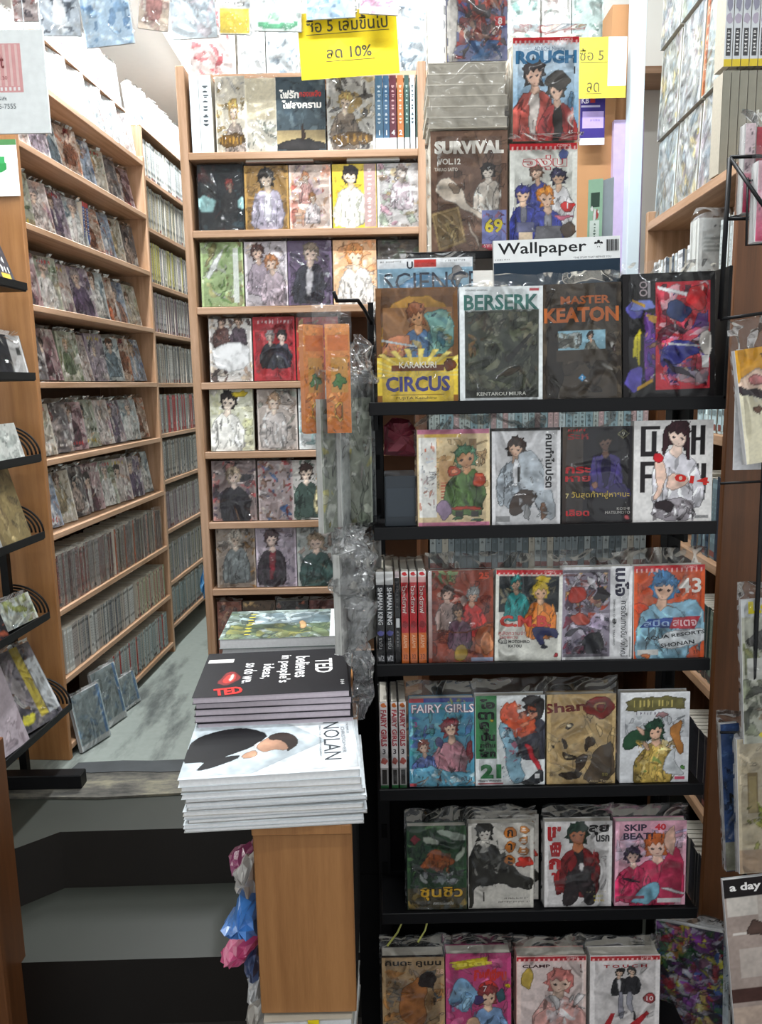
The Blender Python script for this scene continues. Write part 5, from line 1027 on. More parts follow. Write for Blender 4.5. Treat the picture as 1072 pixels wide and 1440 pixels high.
# ------------------------------------------------------------------ comics in the facing bookcase
FB = [
 # row, u0, u1, height, bg, palette, figures (cx, top, scale, hair, skin, cloth), label
 (0, 303, 345, .205, 'd8d0c0', ['e6dcc8', 'c8a870', 'e4e0dc', 'b89a60'], [(.6, .3, .9, 'd8b46a', 'ecd8c4', 'a89a90')], 'slim pale comic with golden-haired figure beside the white spines, top shelf'),
 (0, 345, 389, .198, 'd8d2c4', ['ece8de', 'a8aca0', 'c4c8c0'], [], 'blank cream comic half hidden by the dark teal one, top shelf'),
 (0, 388, 458, .200, '3f4a50', ['49565c', '36424a', '5a666a'], [], 'dark teal comic with white two-line title, top shelf of the facing bookcase'),
 (0, 460, 528, .198, 'c8c4bc', ['3a3432', 'd8ccb4', '4a4440', 'a88a50', 'e0dcd6'], [(.36, .2, .8, 'd6b878', 'ecd8c4', '8c7c6c')], 'white and black comic with blond figure and gold lettering, top shelf'),
 (1, 278, 342, .182, '26282a', ['1e1e20', '3a3a3c', '4a2c2c', '35444a'], [(.7, .22, .5, '8a3a34', '9a8070', '2c2a2a')], 'black comic with pale teal and red shapes, second shelf by the post'),
 (1, 344, 406, .176, 'a8844c', ['b08c54', '9c7844'], [(.52, .04, .95, '3a3430', 'd8c4b0', 'c4bccc', 'e4e0e6')], 'ochre comic with a white-robed standing figure, second shelf'),
 (1, 407, 466, .176, 'd8c4b8', ['e4cfc4', 'd49a80', 'e8e0dc', 'c46a5c', 'dca87c', 'cfb0c4'], [(.4, .1, .5, 'd89468', 'f0dcc8', 'd8a8a0'), (.55, .42, .5, 'c88a50', 'f0dcc8', 'e0d4d4')], 'pink and peach comic with several small figures, second shelf'),
 (1, 468, 530, .176, 'd8bc3c', ['e0c850', 'd0b030'], [(.42, .02, .95, '2e2624', 'ecd4b8', 'dedccc')], 'yellow comic with a dark-haired white-shirted figure, second shelf'),
 (1, 531, 591, .176, 'd8d4d2', ['e6e2e0', 'c49aa8', 'a8907a', 'd8c090', 'b8c4b0'], [(.55, .02, .7, '9a8a84', 'f0e4da', 'e4d4da')], 'white and rose comic with grey-haired figure, at the wall end of the second shelf'),
 (2, 282, 342, .182, 'a8bc88', ['c8d4b0', '7a9a5a', 'dce0d0', 'b0a878', '94885a'], [], 'green and white comic with painted glare streaks, third shelf by the post'),
 (2, 344, 404, .182, 'c8c0c4', ['d4ccd0', 'b0a8b0', 'c8b8a8'], [(.34, .03, .8, '5a3a34', 'ecccb8', 'a89aa4'), (.66, .2, .8, 'c88a5c', 'f0d4c0', 'c4b4bc')], 'lilac comic with brown-haired and fair-haired heads, third shelf'),
 (2, 405, 467, .182, '6a5a74', ['7a6a84', '54465e', '8c8490', '3e3848', 'a8a0b0'], [(.5, .02, .95, '8a7a6a', 'dcc4b4', '3c3a44', 'd4d0d4')], 'purple comic with a suited figure, third shelf'),
 (2, 469, 530, .182, 'e2b48c', ['ecc8a4', 'd89a6c', 'e8dcd0'], [(.5, .05, 1.1, 'd8945c', 'f0d4b8', 'e4dcd4')], 'peach comic filled by one large head, third shelf'),
 (2, 532, 592, .18, '4a4038', ['3a3430', '6a5a48', '54604a'], [], 'dark olive comic partly behind the pale blue magazine, third shelf'),
 (3, 294, 354, .182, 'd8d4d0', ['e4e0dc', '4a3836', 'c8b49c', '9a7a68'], [(.3, -.05, .5, '4a3230', 'd8b8a0', '6a4a44'), (.7, -.05, .5, '6a4a30', 'd8b8a0', '5a4a54')], 'white comic with glare painted across it, fourth shelf by the post'),
 (3, 356, 415, .185, 'b0323a', ['b83c44', 'a02c34', 'c04a50'], [(.4, .2, .6, 'b8b0b0', 'e4d0c4', '2c2a32'), (.68, .2, .6, '2c2628', 'e0c8bc', '3a3a48')], 'crimson comic with two dark-clad figures, fourth shelf'),
 (3, 417, 476, .182, 'a83a34', ['c4a040', 'd8b098', '8c2c2a', 'b86a50', 'c8b878'], [], 'red comic with yellow flowers behind the orange packs, fourth shelf'),
 (4, 295, 356, .182, 'ccccb8', ['d8d8c8', 'b4b48c', 'c4c0a0', 'e4e2dc'], [(.4, .02, 1.0, '2a2422', 'ecdccc', 'e4e2dc')], 'cream comic with a black-haired reclining figure, fifth shelf by the post'),
 (4, 362, 418, .18, 'c8bcb4', ['d8ccc4', 'b8a494', 'e0d8d4', 'a8b0a4', '6a6460'], [(.42, .05, .9, 'c8a88c', 'ecd8c8', 'd4ccc8')], 'beige comic with a fair-haired figure, fifth shelf'),
 (4, 420, 472, .18, 'd0d4d4', ['8ab0b0', 'dce0e0', 'c09cc0', 'a8c4b8'], [], 'white and mint comic below the orange packs, fifth shelf'),
 (5, 298, 360, .182, '8a7a78', ['a84a4a', '3a3438', 'd8ccc8', 'c48a80', '54485a', '2c282e'], [(.5, .1, .9, 'c8b49c', 'e4d0c4', '2e2a30')], 'dark crowded comic with a black-coated figure, sixth shelf by the post'),
 (5, 363, 412, .18, 'b0a0a0', ['b83a3c', 'd8d0d0', '4a6a9a', '7a5a4a', 'e0d4c8', '9a3a3a'], [], 'grey comic with red and blue patches, sixth shelf'),
 (5, 412, 470, .18, 'b8b4b0', ['c8c8c4', '4a5a50', 'd4d0c8', '3e4640'], [(.32, .05, .9, '3c2c28', 'e4d0c0', '3f4e48'), (.74, .15, .75, 'c0a070', 'e8d4c4', 'b0a884')], 'silver comic with two facing figures, sixth shelf'),
 (6, 304, 359, .182, '9a8c80', ['b8a898', '7a6a5a', 'd4ccc4', 'a8783c', '5a5048'], [(.5, .02, .9, 'd4ccc0', 'e0d0c0', '7a8080')], 'brown and silver bagged comic, seventh shelf by the post'),
 (6, 360, 417, .182, 'b4a8b4', ['c4b8c4', 'a094a4', 'd0c4cc'], [(.42, .02, .95, '4a2c30', 'ecd4c8', '3a3038', '8a2c38')], 'mauve comic with a brown-haired figure in a dark jacket, seventh shelf'),
 (6, 418, 486, .182, 'a4a8a4', ['c8c8c8', '5a6a6a', 'd8ccc4', '7a8a8a', 'b08a7a'], [(.4, .1, .9, 'b8a48c', 'e4ccbc', '46605c')], 'grey-green bagged comic beside the crumpled plastic, seventh shelf'),
 (7, 306, 340, .17, '8a5a4c', ['b08a70', '5a4a44'], [], 'reddish comic on the lowest shelf by the post'),
 (7, 342, 388, .17, '5a4c40', ['c0a070', '3a3430', '8a7a60'], [], 'brown comic on the lowest shelf behind the rear stack'),
 (7, 389, 434, .17, '3c3836', ['8a8480', 'a86a54', '2c2a2a'], [], 'black comic on the lowest shelf behind the rear stack'),
 (7, 436, 482, .17, '6a4440', ['b0847a', '4a3a3a', '946058'], [], 'wine-coloured comic on the lowest shelf behind the rear stack')]
for i, (r, u0, u1, h, bg, pal, figs, lb) in enumerate(FB):
    x, w = span(u0, u1, [165, 280, 385, 490, 590, 690, 785, 880][r], BY+.01)
    a = Art(w-.001, h, bg)
    a.n(0, 0, 1, 1, pal, 34, i+3, .17)
    for f in figs: a.fig(*f[:6], f[6] if len(f) > 6 else None, i)
    if i == 1: a.r(0, 0, 1, .56, 'd9cfb6')
    if i == 2: a.t('ไฟรัก', .27, .23, .12, 'f0ece6', w=.4, bold=.04).t('กองเพลิง', .7, .23, .08, 'c4403c', w=.44, bold=.02).t('ไฟสงคราม', .52, .37, .11, 'f0ece6', w=.8, bold=.04).g(0, .72, 1, .9, '8a7a5a', 'b8a478').p([(.0, .9), (.4, .82), (1, .88), (1, 1), (0, 1)], '2c2a2a').p([(.5, .62), (.56, .62), (.58, .86), (.48, .86)], '3a2c26')
    if i in (0, 3): a.p([(.1, .76), (.95, .74), (.95, .92), (.1, .95)], '6a4c1c').m(.5, .84, .13, .8, 'b88a34', 6)
    if i == 4: a.b(.16, .6, .2, .14, '9cc4c4', 3).b(.95, .6, .08, .1, '9cc4c4', 4)
    if i == 7: a.r(.72, 0, 1, 1, 'b09490').m(.84, .5, .1, .85, 'e8d8d4', 12, True)
    if i == 9: a.p([(.1, .5), (.5, .1), (.6, .12), (.2, .6)], 'eef0ec').r(.76, .1, .9, .95, 'e6eae2')  # pale glare streaks of the sleeve, painted into the cover
    if i == 14: a.p([(.06, .42), (.94, .36), (.96, .8), (.3, .86), (.08, .7)], 'f4f4f4')  # white highlight of the plastic bag painted over the print
    if i == 15: a.m(.5, .08, .07, .8, 'e0c8c8', 9)
    if i == 17: a.m(.82, .55, .05, .3, '6a6454', 6, True).p([(.5, .05), (.9, .02), (.86, .12), (.55, .14)], 'd8c030')
    book('comic_book', a, .018, (x, BY+.012, bzb[r]+.001), lean=4, spine=bg, sleeve=(i % 5 != 2), flap=.008, var=i % 6, label=lb+('' if 'facing' in lb else ''), group='comics in the facing bookcase')
# spines on the top shelf of the facing bookcase
def sp_plain(w, h, bg, tcol, txt, foot=None, top=None):
    a = ArtV(w, h, bg)
    if top: a.r(0, 0, 1, .1, top)
    if txt: a.m(.5, .4, .5, .55, tcol, 9, True, len(txt))
    if txt.isdigit(): a.t(txt, .5, .77, .07, 'eef0f0', bold=.03)
    if foot: a.r(0, .84, 1, 1, foot)
    return a
for j, (u0, u1, bg, tcol, txt, foot, lb) in enumerate([(268, 281, 'dce6ea', '8a9aa4', '', None, 'blank white spine at the post end of the top shelf, facing bookcase'), (281, 299, 'd4dadc', '4a5054', 'o', None, 'wide pale spine with small dark marks, top shelf of the facing bookcase'),
  (528, 539, '54748c', 'c8d4dc', '1', 'e4e6e6', 'blue spine nearest the blond-figure comic, top shelf'), (539, 548, '4a6a88', 'c8d4dc', '1', 'e4e6e6', 'blue spine second from the blond-figure comic, top shelf'), (548, 558, '6a3a44', 'd8b0b0', '4', 'e4e6e6', 'maroon spine between the blue and orange spines, top shelf'),
  (559, 568, 'c07a4a', 'f0d8c0', '2', 'e4e6e6', 'orange spine among the slim spines, top shelf'), (569, 576, '3e5a54', 'a8c4bc', 'g', 'e4e6e6', 'dark green spine next to the orange spine, top shelf'), (577, 584, 'd0d8dc', '4a5a64', 'o', 'e4e6e6', 'white slim spine between two dark green spines, top shelf'), (585, 592, '46605a', 'b0c4bc', 'g', 'e4e6e6', 'dark green spine at the wall end of the top shelf')]):
    x, w = span(u0, u1, 165, BY+.01); spine_book('comic_book', sp_plain(w-.001, .205 if j < 2 else .195, bg, tcol, txt, foot), .12, (x, BY+.012, bzb[0]+.001), lb, 'slim spines on the top shelf of the facing bookcase', slv=False)
# comics lying flat on top of the upright ones
for u0, u1, r, col, lb in ((345, 440, 1, 'a88a80', 'comic lying flat on top of the ochre and pink comics'), (488, 562, 1, 'd0d4d8', 'white comic lying flat on top of the yellow comic')):
    x, w = span(u0, u1, 228, BY); o = link('comic_book', None, None, (x, BY+.012, bzb[r]+.1835))
    link('pages', MB().box(-w/2, 0, .0015, w/2, .12, .0125).mesh('pages', M['pages']), o)
    for z in (0, .0125): link('cover', MB().box(-w/2-.001, -.001, z, w/2+.001, .121, z+.0015, lin(col)).mesh('cover', M['print'], True), o)
    tag(o, lb, 'comic')

# ------------------------------------------------------------------ aisle bookcases: comics leaning face-out, spines below
RES = 230; INK = .4
PAL = [('c8b8b4', ['d8ccc8', 'a88a98', 'e4dcd4', '9a7a6a', 'c49a84']), ('8a7a8c', ['a494a8', '6a5a74', 'c8bcc4', '4a4250']), ('a8b4b8', ['c4d0d4', '7a8c98', 'e0e4e4', '5a6a74']),
       ('b89a84', ['d4b8a0', '8a5a44', 'e4d4c4', 'c47a5a']), ('7a8aa4', ['94a4bc', '5a6a8c', 'c4ccd8', 'b08a7c']), ('c8c0b0', ['e0dacc', 'a89a7c', '7a8a6c', 'd8d0c0']),
       ('4a4448', ['6a6064', '2c282c', '9a8c88', 'b8a8a0']), ('b08a90', ['c8a4a8', '8a5a68', 'dcc8c8', '5a3a44']), ('98a08c', ['b8c0a8', '6a7a5a', 'd0d0bc', '8a7a5c'])]
CN = ['cream', 'mauve', 'pale blue', 'tan', 'slate blue', 'ivory', 'charcoal', 'dusty pink', 'olive']
_gen = {}
def gen_cover(i, w, h):
    k = i % 27
    bg, pal = PAL[k % 9]; lt = lambda c: '%02x%02x%02x' % tuple(int(int(c[q:q+2], 16)*.72+62) for q in (0, 2, 4)); bg, pal = lt(bg), [lt(c) if j % 2 == 0 else c for j, c in enumerate(pal)]+['e4e4e2']; r = random.Random(k*7+1); a = Art(w, h, bg).n(0, 0, 1, 1, pal, 34, k+11, .2)  # palette lightened and white mixed in, partly for glare on the plastic
    a.fig(r.uniform(.35, .6), r.uniform(-.02, .2), r.uniform(.7, 1.0), r.choice(['3a2c2a', '6a4a3a', 'c0a078', '8a3a3a', '2c2a34', 'b0a8a8']), 'e4ccbc', r.choice(pal), r.choice([None, 'e4e0e0']), k)
    if r.random() < .6: a.m(.5, r.choice([.1, .86]), .1, .7, r.choice(['f0ece8', 'c23a3a', '2c2a2c', 'd8c040']), r.choice([4, 5, 6]))
    return a
def local(par, x, y, z): return par.matrix_basis @ Vector((x, y, z))
bpy.context.view_layer.update()
ci = 0
ROWS = {1: (9, 'uppermost filled'), 2: (9, 'second'), 3: (9, 'third'), 4: (9, 'fourth'), 5: (9, 'fifth'), 6: (9, 'sixth')}
for r in range(1, 7):
    n = ROWS[r][0]; rr = random.Random(r*3)
    y = .05
    for k in range(n):
        w = .128+rr.uniform(-.004, .006); h = .18+rr.uniform(-.004, .008)
        if y+w > L1-.03: break
        t = rr.choice([.018, .024, .03]); rzz = AIS+math.pi/2-math.radians(rr.uniform(6, 20))
        p = local(ais, -.055+rr.uniform(-.01, .01), y+w/2, bz1[r]+.001)
        bk = book('comic_book', gen_cover(ci, w, h), t, p, rz=rzz, lean=rr.uniform(8, 14), spine=PAL[ci % 9][0], flap=.012, var=ci % 5, label=f'{CN[ci % 9]} comic, {ORD[k]} from the landing on the {ROWS[r][1]} shelf, aisle bookcase', group='comics facing out in the aisle bookcase')
        y += w*.94+rr.uniform(.0, .014); ci += 1
# a few odd things on the upper shelves
for k, c in enumerate(('3a5a9a', '6a3a3a', '3a5a9a')):
    a = sp_plain(.016, .18, c, 'e0d8c0', 's', 'd0b890', 'a83a3a'); p = local(ais, -.05, .565+k*.017, bz1[2]+.001)
    spine_book('comic_book', a, .11, p, ['blue spine nearest the landing in a set of three, aisle bookcase', 'maroon spine in the middle of a set of three, aisle bookcase', 'blue spine furthest from the landing in a set of three, aisle bookcase'][k], 'three bright spines in the aisle bookcase', AIS+math.pi/2, slv=False)
# spine rows: wrapped comics packed upright, many alike
def spine_variants(cols, h, seed):
    out = []; r = random.Random(seed)
    for c in cols:
        w = r.choice([.013, .015, .018]); a = ArtV(w, h*r.uniform(.94, 1), c); fc = r.choice([.66, .8, 1.2]); c2 = '%02x%02x%02x' % tuple(min(255, int(int(c[q:q+2], 16)*fc)) for q in (0, 2, 4))
        a.r(0, .06, 1, .12, c2).m(.5, .42, .5, .45, c2, 7, True, r.randint(1, 9)).r(.15, .74, .85, .8, c2).r(0, .9, 1, .97, r.choice(['4a4644', c, '7a4a44', c2]))
        out.append((w, a.h, a.mesh('spine', M['printm'], .001, 'aaa49a'), a))
    return out
def pack_row(par, y0, y1, z, cols, h, label, group, seed, x=-.01, d=.125, tops=True, stuff=None):
    V = spine_variants(cols, h, seed); r = random.Random(seed+5); y = y0; n = 0
    while True:
        w, hh, me, a = r.choice(V)
        if y+w > y1: break
        if stuff is not None:
            stuff.append((a, local(par, x+r.uniform(-.006, 0), y+w/2, z+.001), d)); y += w+r.uniform(.0004, .002); n += 1; continue
        o = link('comic_book', None, None, local(par, x+r.uniform(-.006, 0), y+w/2, z+.001)); o.rotation_euler = (0, 0, AIS+math.pi/2+math.radians(r.uniform(-1.5, 1.5)))
        link('spine', me, o)
        k = ('pk', round(w, 4), round(hh, 4), d)
        if k not in _pg: _pg[k] = MB().box(-w/2+.0008, .001, .001, w/2-.0008, d, hh-.002).mesh('pages', M['pages'])
        link('pages', _pg[k], o)
        if tops:
            k = ('wr', round(w, 4), round(hh, 4))
            if k not in _slv: _slv[k] = crumple('plastic_sleeve', w+.004, hh+.018, .004, int(w*1e4), 'bag2', 2, 9, .0012)
            link('plastic_sleeve', _slv[k], o, (0, -.003, 0))
        tag(o, label.format(ORD[n]), 'comic', group); y += w+r.uniform(.0004, .002); n += 1
    return n
M['bag2'] = plastic('dull_wrap', .02, .7, .04, .8, 40, .15)
GREY = ['8c8c8c', 'a8aaa8', '7a7e80', '9a9490', 'b4b4b2', '6a6c70']
tot = 0
tot += pack_row(ais, .04, .52, bz1[7], ['7a3c38', '8c5a54', '9a8c8a', '5e3432', '8c4c44', 'a09a98'], .185, '{} reddish wrapped spine from the landing, upper spine row of the aisle bookcase', 'reddish spines in the upper spine row of the aisle bookcase', 1)
tot += pack_row(ais, .53, 1.08, bz1[7], ['6a5a4a', '8a8074', 'a85a3a', '54504c', '7a6464', '4a4a50'], .188, '{} brownish wrapped spine from the reddish ones, upper spine row of the aisle bookcase', 'brownish spines in the upper spine row of the aisle bookcase', 2)
ST0 = []
tot += pack_row(ais, .06, .70, bz1[8], GREY, .165, 'grey wrapped spine in the middle spine row of the aisle bookcase', 'grey spines in the middle spine row of the aisle bookcase', 3, stuff=ST0)
tot += pack_row(ais, .72, 1.08, bz1[8], ['94947c', 'a87a70', '8a9478', 'a8a494'], .165, 'greenish wrapped spine in the middle spine row of the aisle bookcase', 'greenish spines in the middle spine row of the aisle bookcase', 4, stuff=ST0)
tot += pack_row(ais, .40, 1.08, bz1[9]+.002, ['8c9494', 'a4acac', 'a83a34', '7a8688', '949a9a', '9aa2a4'], .17, 'grey wrapped spine in the floor-level row of the aisle bookcase', 'grey spines in the floor-level row of the aisle bookcase', 5, stuff=ST0)
# magazine packs leaning out on the floor by the aisle bookcase
for k, (y, lb) in enumerate(((.10, 'grey magazine pack leaning on the aisle bookcase foot, nearest the landing'), (.27, 'grey magazine pack leaning on the aisle bookcase foot, second from the landing'), (.42, 'grey magazine pack leaning on the aisle bookcase foot, furthest from the landing'))):
    a = Art(.15, [.2, .22, .13][k], '8a9698').n(0, 0, 1, 1, ['9aa6a8', 'a8b0b0', '7a888a', '6a8094'], 20, k, .2).r(.86, 0, .95, 1, '5a7ea4').r(0, .9, 1, 1, 'b0b4b4')
    magazine('magazine', a, .014, local(ais, .045+.0*k, y+.02, .003), lb, 'magazine packs on the floor by the aisle bookcase', AIS+math.pi/2+math.radians([-16, -12, -10][k]), 11, sleeve=True, flap=.008, var=k)
# second aisle bookcase
def make_stuff(name, items, rot, label):
    b = MB(); R = Matrix.Rotation(rot, 3, 'Z')
    for a, p, d in items:
        o = len(b.v); b.v += [tuple(R @ Vector(v)+p) for v in a.v]; b.f += [tuple(o+i for i in f) for f in a.f]; b.c += a.c
        o = len(b.v); w, h = a.w/2-.0004, a.h-.001
        b.box(-w, .0002, .001, w, d, h, lin('b8b2a6'))
        for k in range(o, len(b.v)): b.v[k] = tuple(R @ Vector(b.v[k])+p)
    ob = link(name, b.mesh(name, M['printm'], True)); ob['kind'] = 'stuff'; tag(ob, label, 'comics'); return ob
ST = []
for r in range(len(bz2)):
    cols = [['a8aaa8', 'b8bcbc', '9aa0a0', 'c4c8c8'], ['9a9a98', '8a908e', 'b0b4b0', 'a8a08a'], ['a8a890', 'b4b0b4', '9a9ca0', 'c0b868'], ['8a8a90', '9a8c94', 'a8a8ac', '6a5a64'], GREY, ['8a8c8e', '9c8c8e', 'a44a4c', '98a0a0'], GREY, ['8a7c84', '9a969a', 'a8a8a8', '7a6a78'], ['94949a', '7a7e80', '8c8c84'], ['7a8688', '949a9a', '68787c']][r]
    zg = (bz2[r-1]-bz2[r]) if r else .2
    tot += pack_row(ais2, .03, .84 if r not in (9,) else .8, bz2[r], cols, min(.185, zg-.035), f'wrapped spine on the {ORD[r]} shelf from the top of the second aisle bookcase', f'spines on the {ORD[r]} shelf of the second aisle bookcase', 20+r, stuff=ST)
    pack_row(ais2, L2/2+.03, L2-.03, bz2[r], cols, min(.185, zg-.035), '', '', 40+r, stuff=ST)
make_stuff('packed_spines', ST0, AIS+math.pi/2, 'lower two rows of grey wrapped spines packed in the aisle bookcase')
make_stuff('packed_spines', ST, AIS+math.pi/2, 'rows of wrapped comic spines packed in the second aisle bookcase')
print('SPINES', tot)
RES = 230; INK = .4

# ------------------------------------------------------------------ landing end of the aisle bookcase: black magazine rack, notices
def notice(name, u0, v0, u1, v1, Y, art, label, thick=.001, cat='notice', rz=0):
    p = at((u0+u1)/2, v1, Y); q = at((u0+u1)/2, v0, Y); w = at(u1, (v0+v1)/2, Y).x-at(u0, (v0+v1)/2, Y).x
    a = art(w, q.z-p.z); o = link(name, a.mesh(name, M['printm'], thick, 'd8d8d8'), None, (p.x, Y, p.z)); o.rotation_euler.z = rz
    return tag(o, label, cat)
def n_sign(w, h):
    a = ArtV(w, h, 'eef2f2').r(.42, .13, .775, .6, 'e2a8a8')
    for k in range(6): a.r(.43+k*.058, .14, .455+k*.058, .54, 'e8c4c0')
    for k in range(8): a.r(.43+k*.042, .55, .452+k*.042, .585, 'f6eeee')
    return a.t('Gift', .53, .3, .14, '8a4a4a', w=.16, bold=.02).t('1.30-21.30', .53, .46, .035, 'b06a6a', w=.2).t('Gift', .56, .66, .035, '6a7074', w=.1).t('02-255-7555', .54, .735, .05, '6a7074', w=.3)
pb = notice('price_board', -75, 42, 72, 188, 1.75, n_sign, 'large white notice board with pink striped panel at the picture edge', .006, 'notice')
for sx in (-.07, .07): link('hanging_string', MB().tube([(sx, .003, .2), (sx, .003, 2.898-pb.location.z)], .0012, 5).mesh('hanging_string', M['steel']), pb)
def n_small(w, h): return ArtV(w, h, 'e6ebe6').r(0, 0, 1, .1, '4a7a4a').r(0, .1, .9, .6, 'eef2ee').p([(.0, .4), (.66, .36), (.66, .58), (0, .58)], '2f8a4a').r(.4, .16, .5, .42, 'c84a4c').r(.3, .3, .62, .42, '3a9a5a')
notice('paper_notice', -18, 196, 29, 276, 2.525, n_small, 'small green and white paper notice on the orange end panel')
mr = frame('magazine_rack', (0, 0, 0), 0, 'black wire magazine rack with curved ends in front of the aisle bookcase', 'rack')
dirA = Vector((math.sin(-AIS), math.cos(AIS), 0)); perp = Vector((math.cos(AIS), math.sin(AIS), 0))
MRY = 2.47
tips = [(38, 398), (50, 524), (58, 638), (63, 747), (70, 860), (101, 988)]
M['spk'] = M['black']; pockets = []
for i, (u, v) in enumerate(tips):
    p = at(u, v, MRY); Lr = .55
    q = p-dirA*Lr
    pk_ = MB()
    lip = MB(); a, b = p, q; hz = .022
    lip.v += [tuple(a), tuple(b), tuple(b+Vector((0, 0, -hz))), tuple(a+Vector((0, 0, -hz)))]+[tuple(x_-perp*.004) for x_ in (a, b, b+Vector((0, 0, -hz)), a+Vector((0, 0, -hz)))]
    for f in ((0, 1, 2, 3), (7, 6, 5, 4), (0, 4, 5, 1), (2, 6, 7, 3), (0, 3, 7, 4), (1, 5, 6, 2)): lip.f.append(f); lip.c.append((1,)*4)
    pocket = link('pocket_lip', lip.mesh('pocket_lip', M['black']), mr)
    sh = MB(); w2 = .13; a2, b2 = a+Vector((0, 0, -hz)), b+Vector((0, 0, -hz))
    for z in (0, -.004): sh.v += [tuple(x_+Vector((0, 0, z))) for x_ in (a2-perp*.004, b2-perp*.004, b2-perp*w2, a2-perp*w2)]
    for f in ((3, 2, 1, 0), (4, 5, 6, 7), (0, 1, 5, 4), (1, 2, 6, 5), (2, 3, 7, 6), (3, 0, 4, 7)): sh.f.append(f); sh.c.append((1,)*4)
    link('pocket_floor', sh.mesh('pocket_floor', M['black']), mr)
    if i >= 2:
        for rad in (.125, .112, .098, .084):
            pts = [tuple(p-perp*.125+perp*rad*math.cos(t)*.97+Vector((0, 0, rad*math.sin(t)*.75-.004))) for t in [k*math.pi/2/12 for k in range(13)]]
            link('end_arc', MB().tube(pts, .0035, 6).mesh('end_arc', M['black'], smooth=True), mr)
    pockets.append((p, q))
# upright strip and foot of that rack
p = pockets[0][0]-perp*.14
for L in (0.02, .53): bbox('rack_post', p.x-dirA.x*L-.012, MRY-L-.012, 0.003, p.x-dirA.x*L+.012, MRY-L+.012, pockets[0][0].z+.25, M['black'], mr)
f0, f1 = onz(5, 1112, .003), onz(116, 1108, .003)
bbox('foot_bar', f0.x-.25, f0.y, .003, f1.x, f0.y+.05, .05, M['black'], mr, .003)
# magazines in the pockets
def mag_in(i, off, w, h, t, art, label, lean=16, up=0, tw=90, sleeve=False, px=.018):
    p, q = pockets[i]; c = p-dirA*(off)-perp*px
    magazine('magazine', art(w, h), t, (c.x, c.y, c.z-.0205+up), label, 'magazines in the black wire rack', AIS+math.radians(tw), lean, sleeve=sleeve, flap=.01, var=i, spine='c4c4c4')
mag_in(0, .12, .2, .26, .018, lambda w, h: Art(w, h, '3c3a3e').n(0, 0, 1, .6, ['46444a', '343236', '55525a'], 16, 3, .2).m(.62, .68, .08, .6, 'd8d8d8', 6).m(.62, .8, .08, .66, 'd8d8d8', 8).r(.66, .86, .9, .92, 'c8a440').r(0, .95, 1, 1, '8a9a9a'), 'dark magazine with white lettering in the top pocket of the wire rack', 20)
mag_in(1, .10, .16, .13, .022, lambda w, h: Art(w, h, '22222a').r(.6, 0, 1, 1, 'b8b8b8').r(.8, .3, .9, .45, '3a3a3a'), 'black and silver boxed set in the second pocket of the wire rack', 12, .0, 82, True)
mag_in(2, .14, .16, .12, .02, lambda w, h: Art(w, h, 'c8ccc8').n(0, 0, 1, 1, ['d8dcd8', 'a8b0ac'], 12, 2, .2), 'pale magazine low in the third pocket of the wire rack', 14)
mag_in(3, .13, .17, .24, .02, lambda w, h: Art(w, h, '8a7a54').n(0, 0, 1, 1, ['9a8a60', '75664a', 'a4946c'], 20, 5, .2), 'khaki magazine in the fourth pocket of the wire rack', 15)
mag_in(4, .10, .17, .09, .02, lambda w, h: Art(w, h, 'c8ccc0').n(0, 0, 1, 1, ['d8dcd4', 'a8b070', '98a04c', 'b8c4c4'], 22, 6, .25), 'white and lime magazine in the fifth pocket of the wire rack', 20, 0, 84, True, .04)
mag_in(4, .30, .15, .08, .02, lambda w, h: Art(w, h, '2c2a30').n(0, 0, 1, 1, ['3a3a44', 'c05a3a', '1e1e22'], 14, 4, .2), 'black magazine further out in the fifth pocket of the wire rack', 20, 0, 84)
mag_in(5, .14, .20, .26, .012, lambda w, h: Art(w, h, '6a666c').n(0, 0, 1, 1, ['8a868c', '4a4852', 'a49ca4', '3e3e46', 'b0a8a4'], 30, 8, .2).r(.56, .0, .72, .9, 'b0a040').b(.3, .86, .16, .07, 'd0c840', 3).r(.75, .2, 1, .9, 'aeb2b4'), 'glossy grey magazine with yellow strip slumped in the lowest pocket of the wire rack', 26, 0, 78, True, .03)
mag_in(5, .34, .2, .26, .012, lambda w, h: Art(w, h, '9a9096').n(0, 0, 1, 1, ['a89ca2', '84787e'], 16, 8, .2), 'pinkish grey magazine at the outer end of the lowest pocket', 18, 0, 84, False, .03)
# wooden post at the picture edge
pz = at(10, 1250, 1.52)
o = frame('wooden_post', (pz.x-.088, 1.52, 0), 0, 'reddish brown wooden post at the lower picture edge', 'post')
bbox('post_front', -.06, 0, -.371, .06, .018, .42, M['postwood'], o, .002); bbox('post_return', -.06, .019, -.371, -.042, .3, .42, M['postwood'], o, .002)

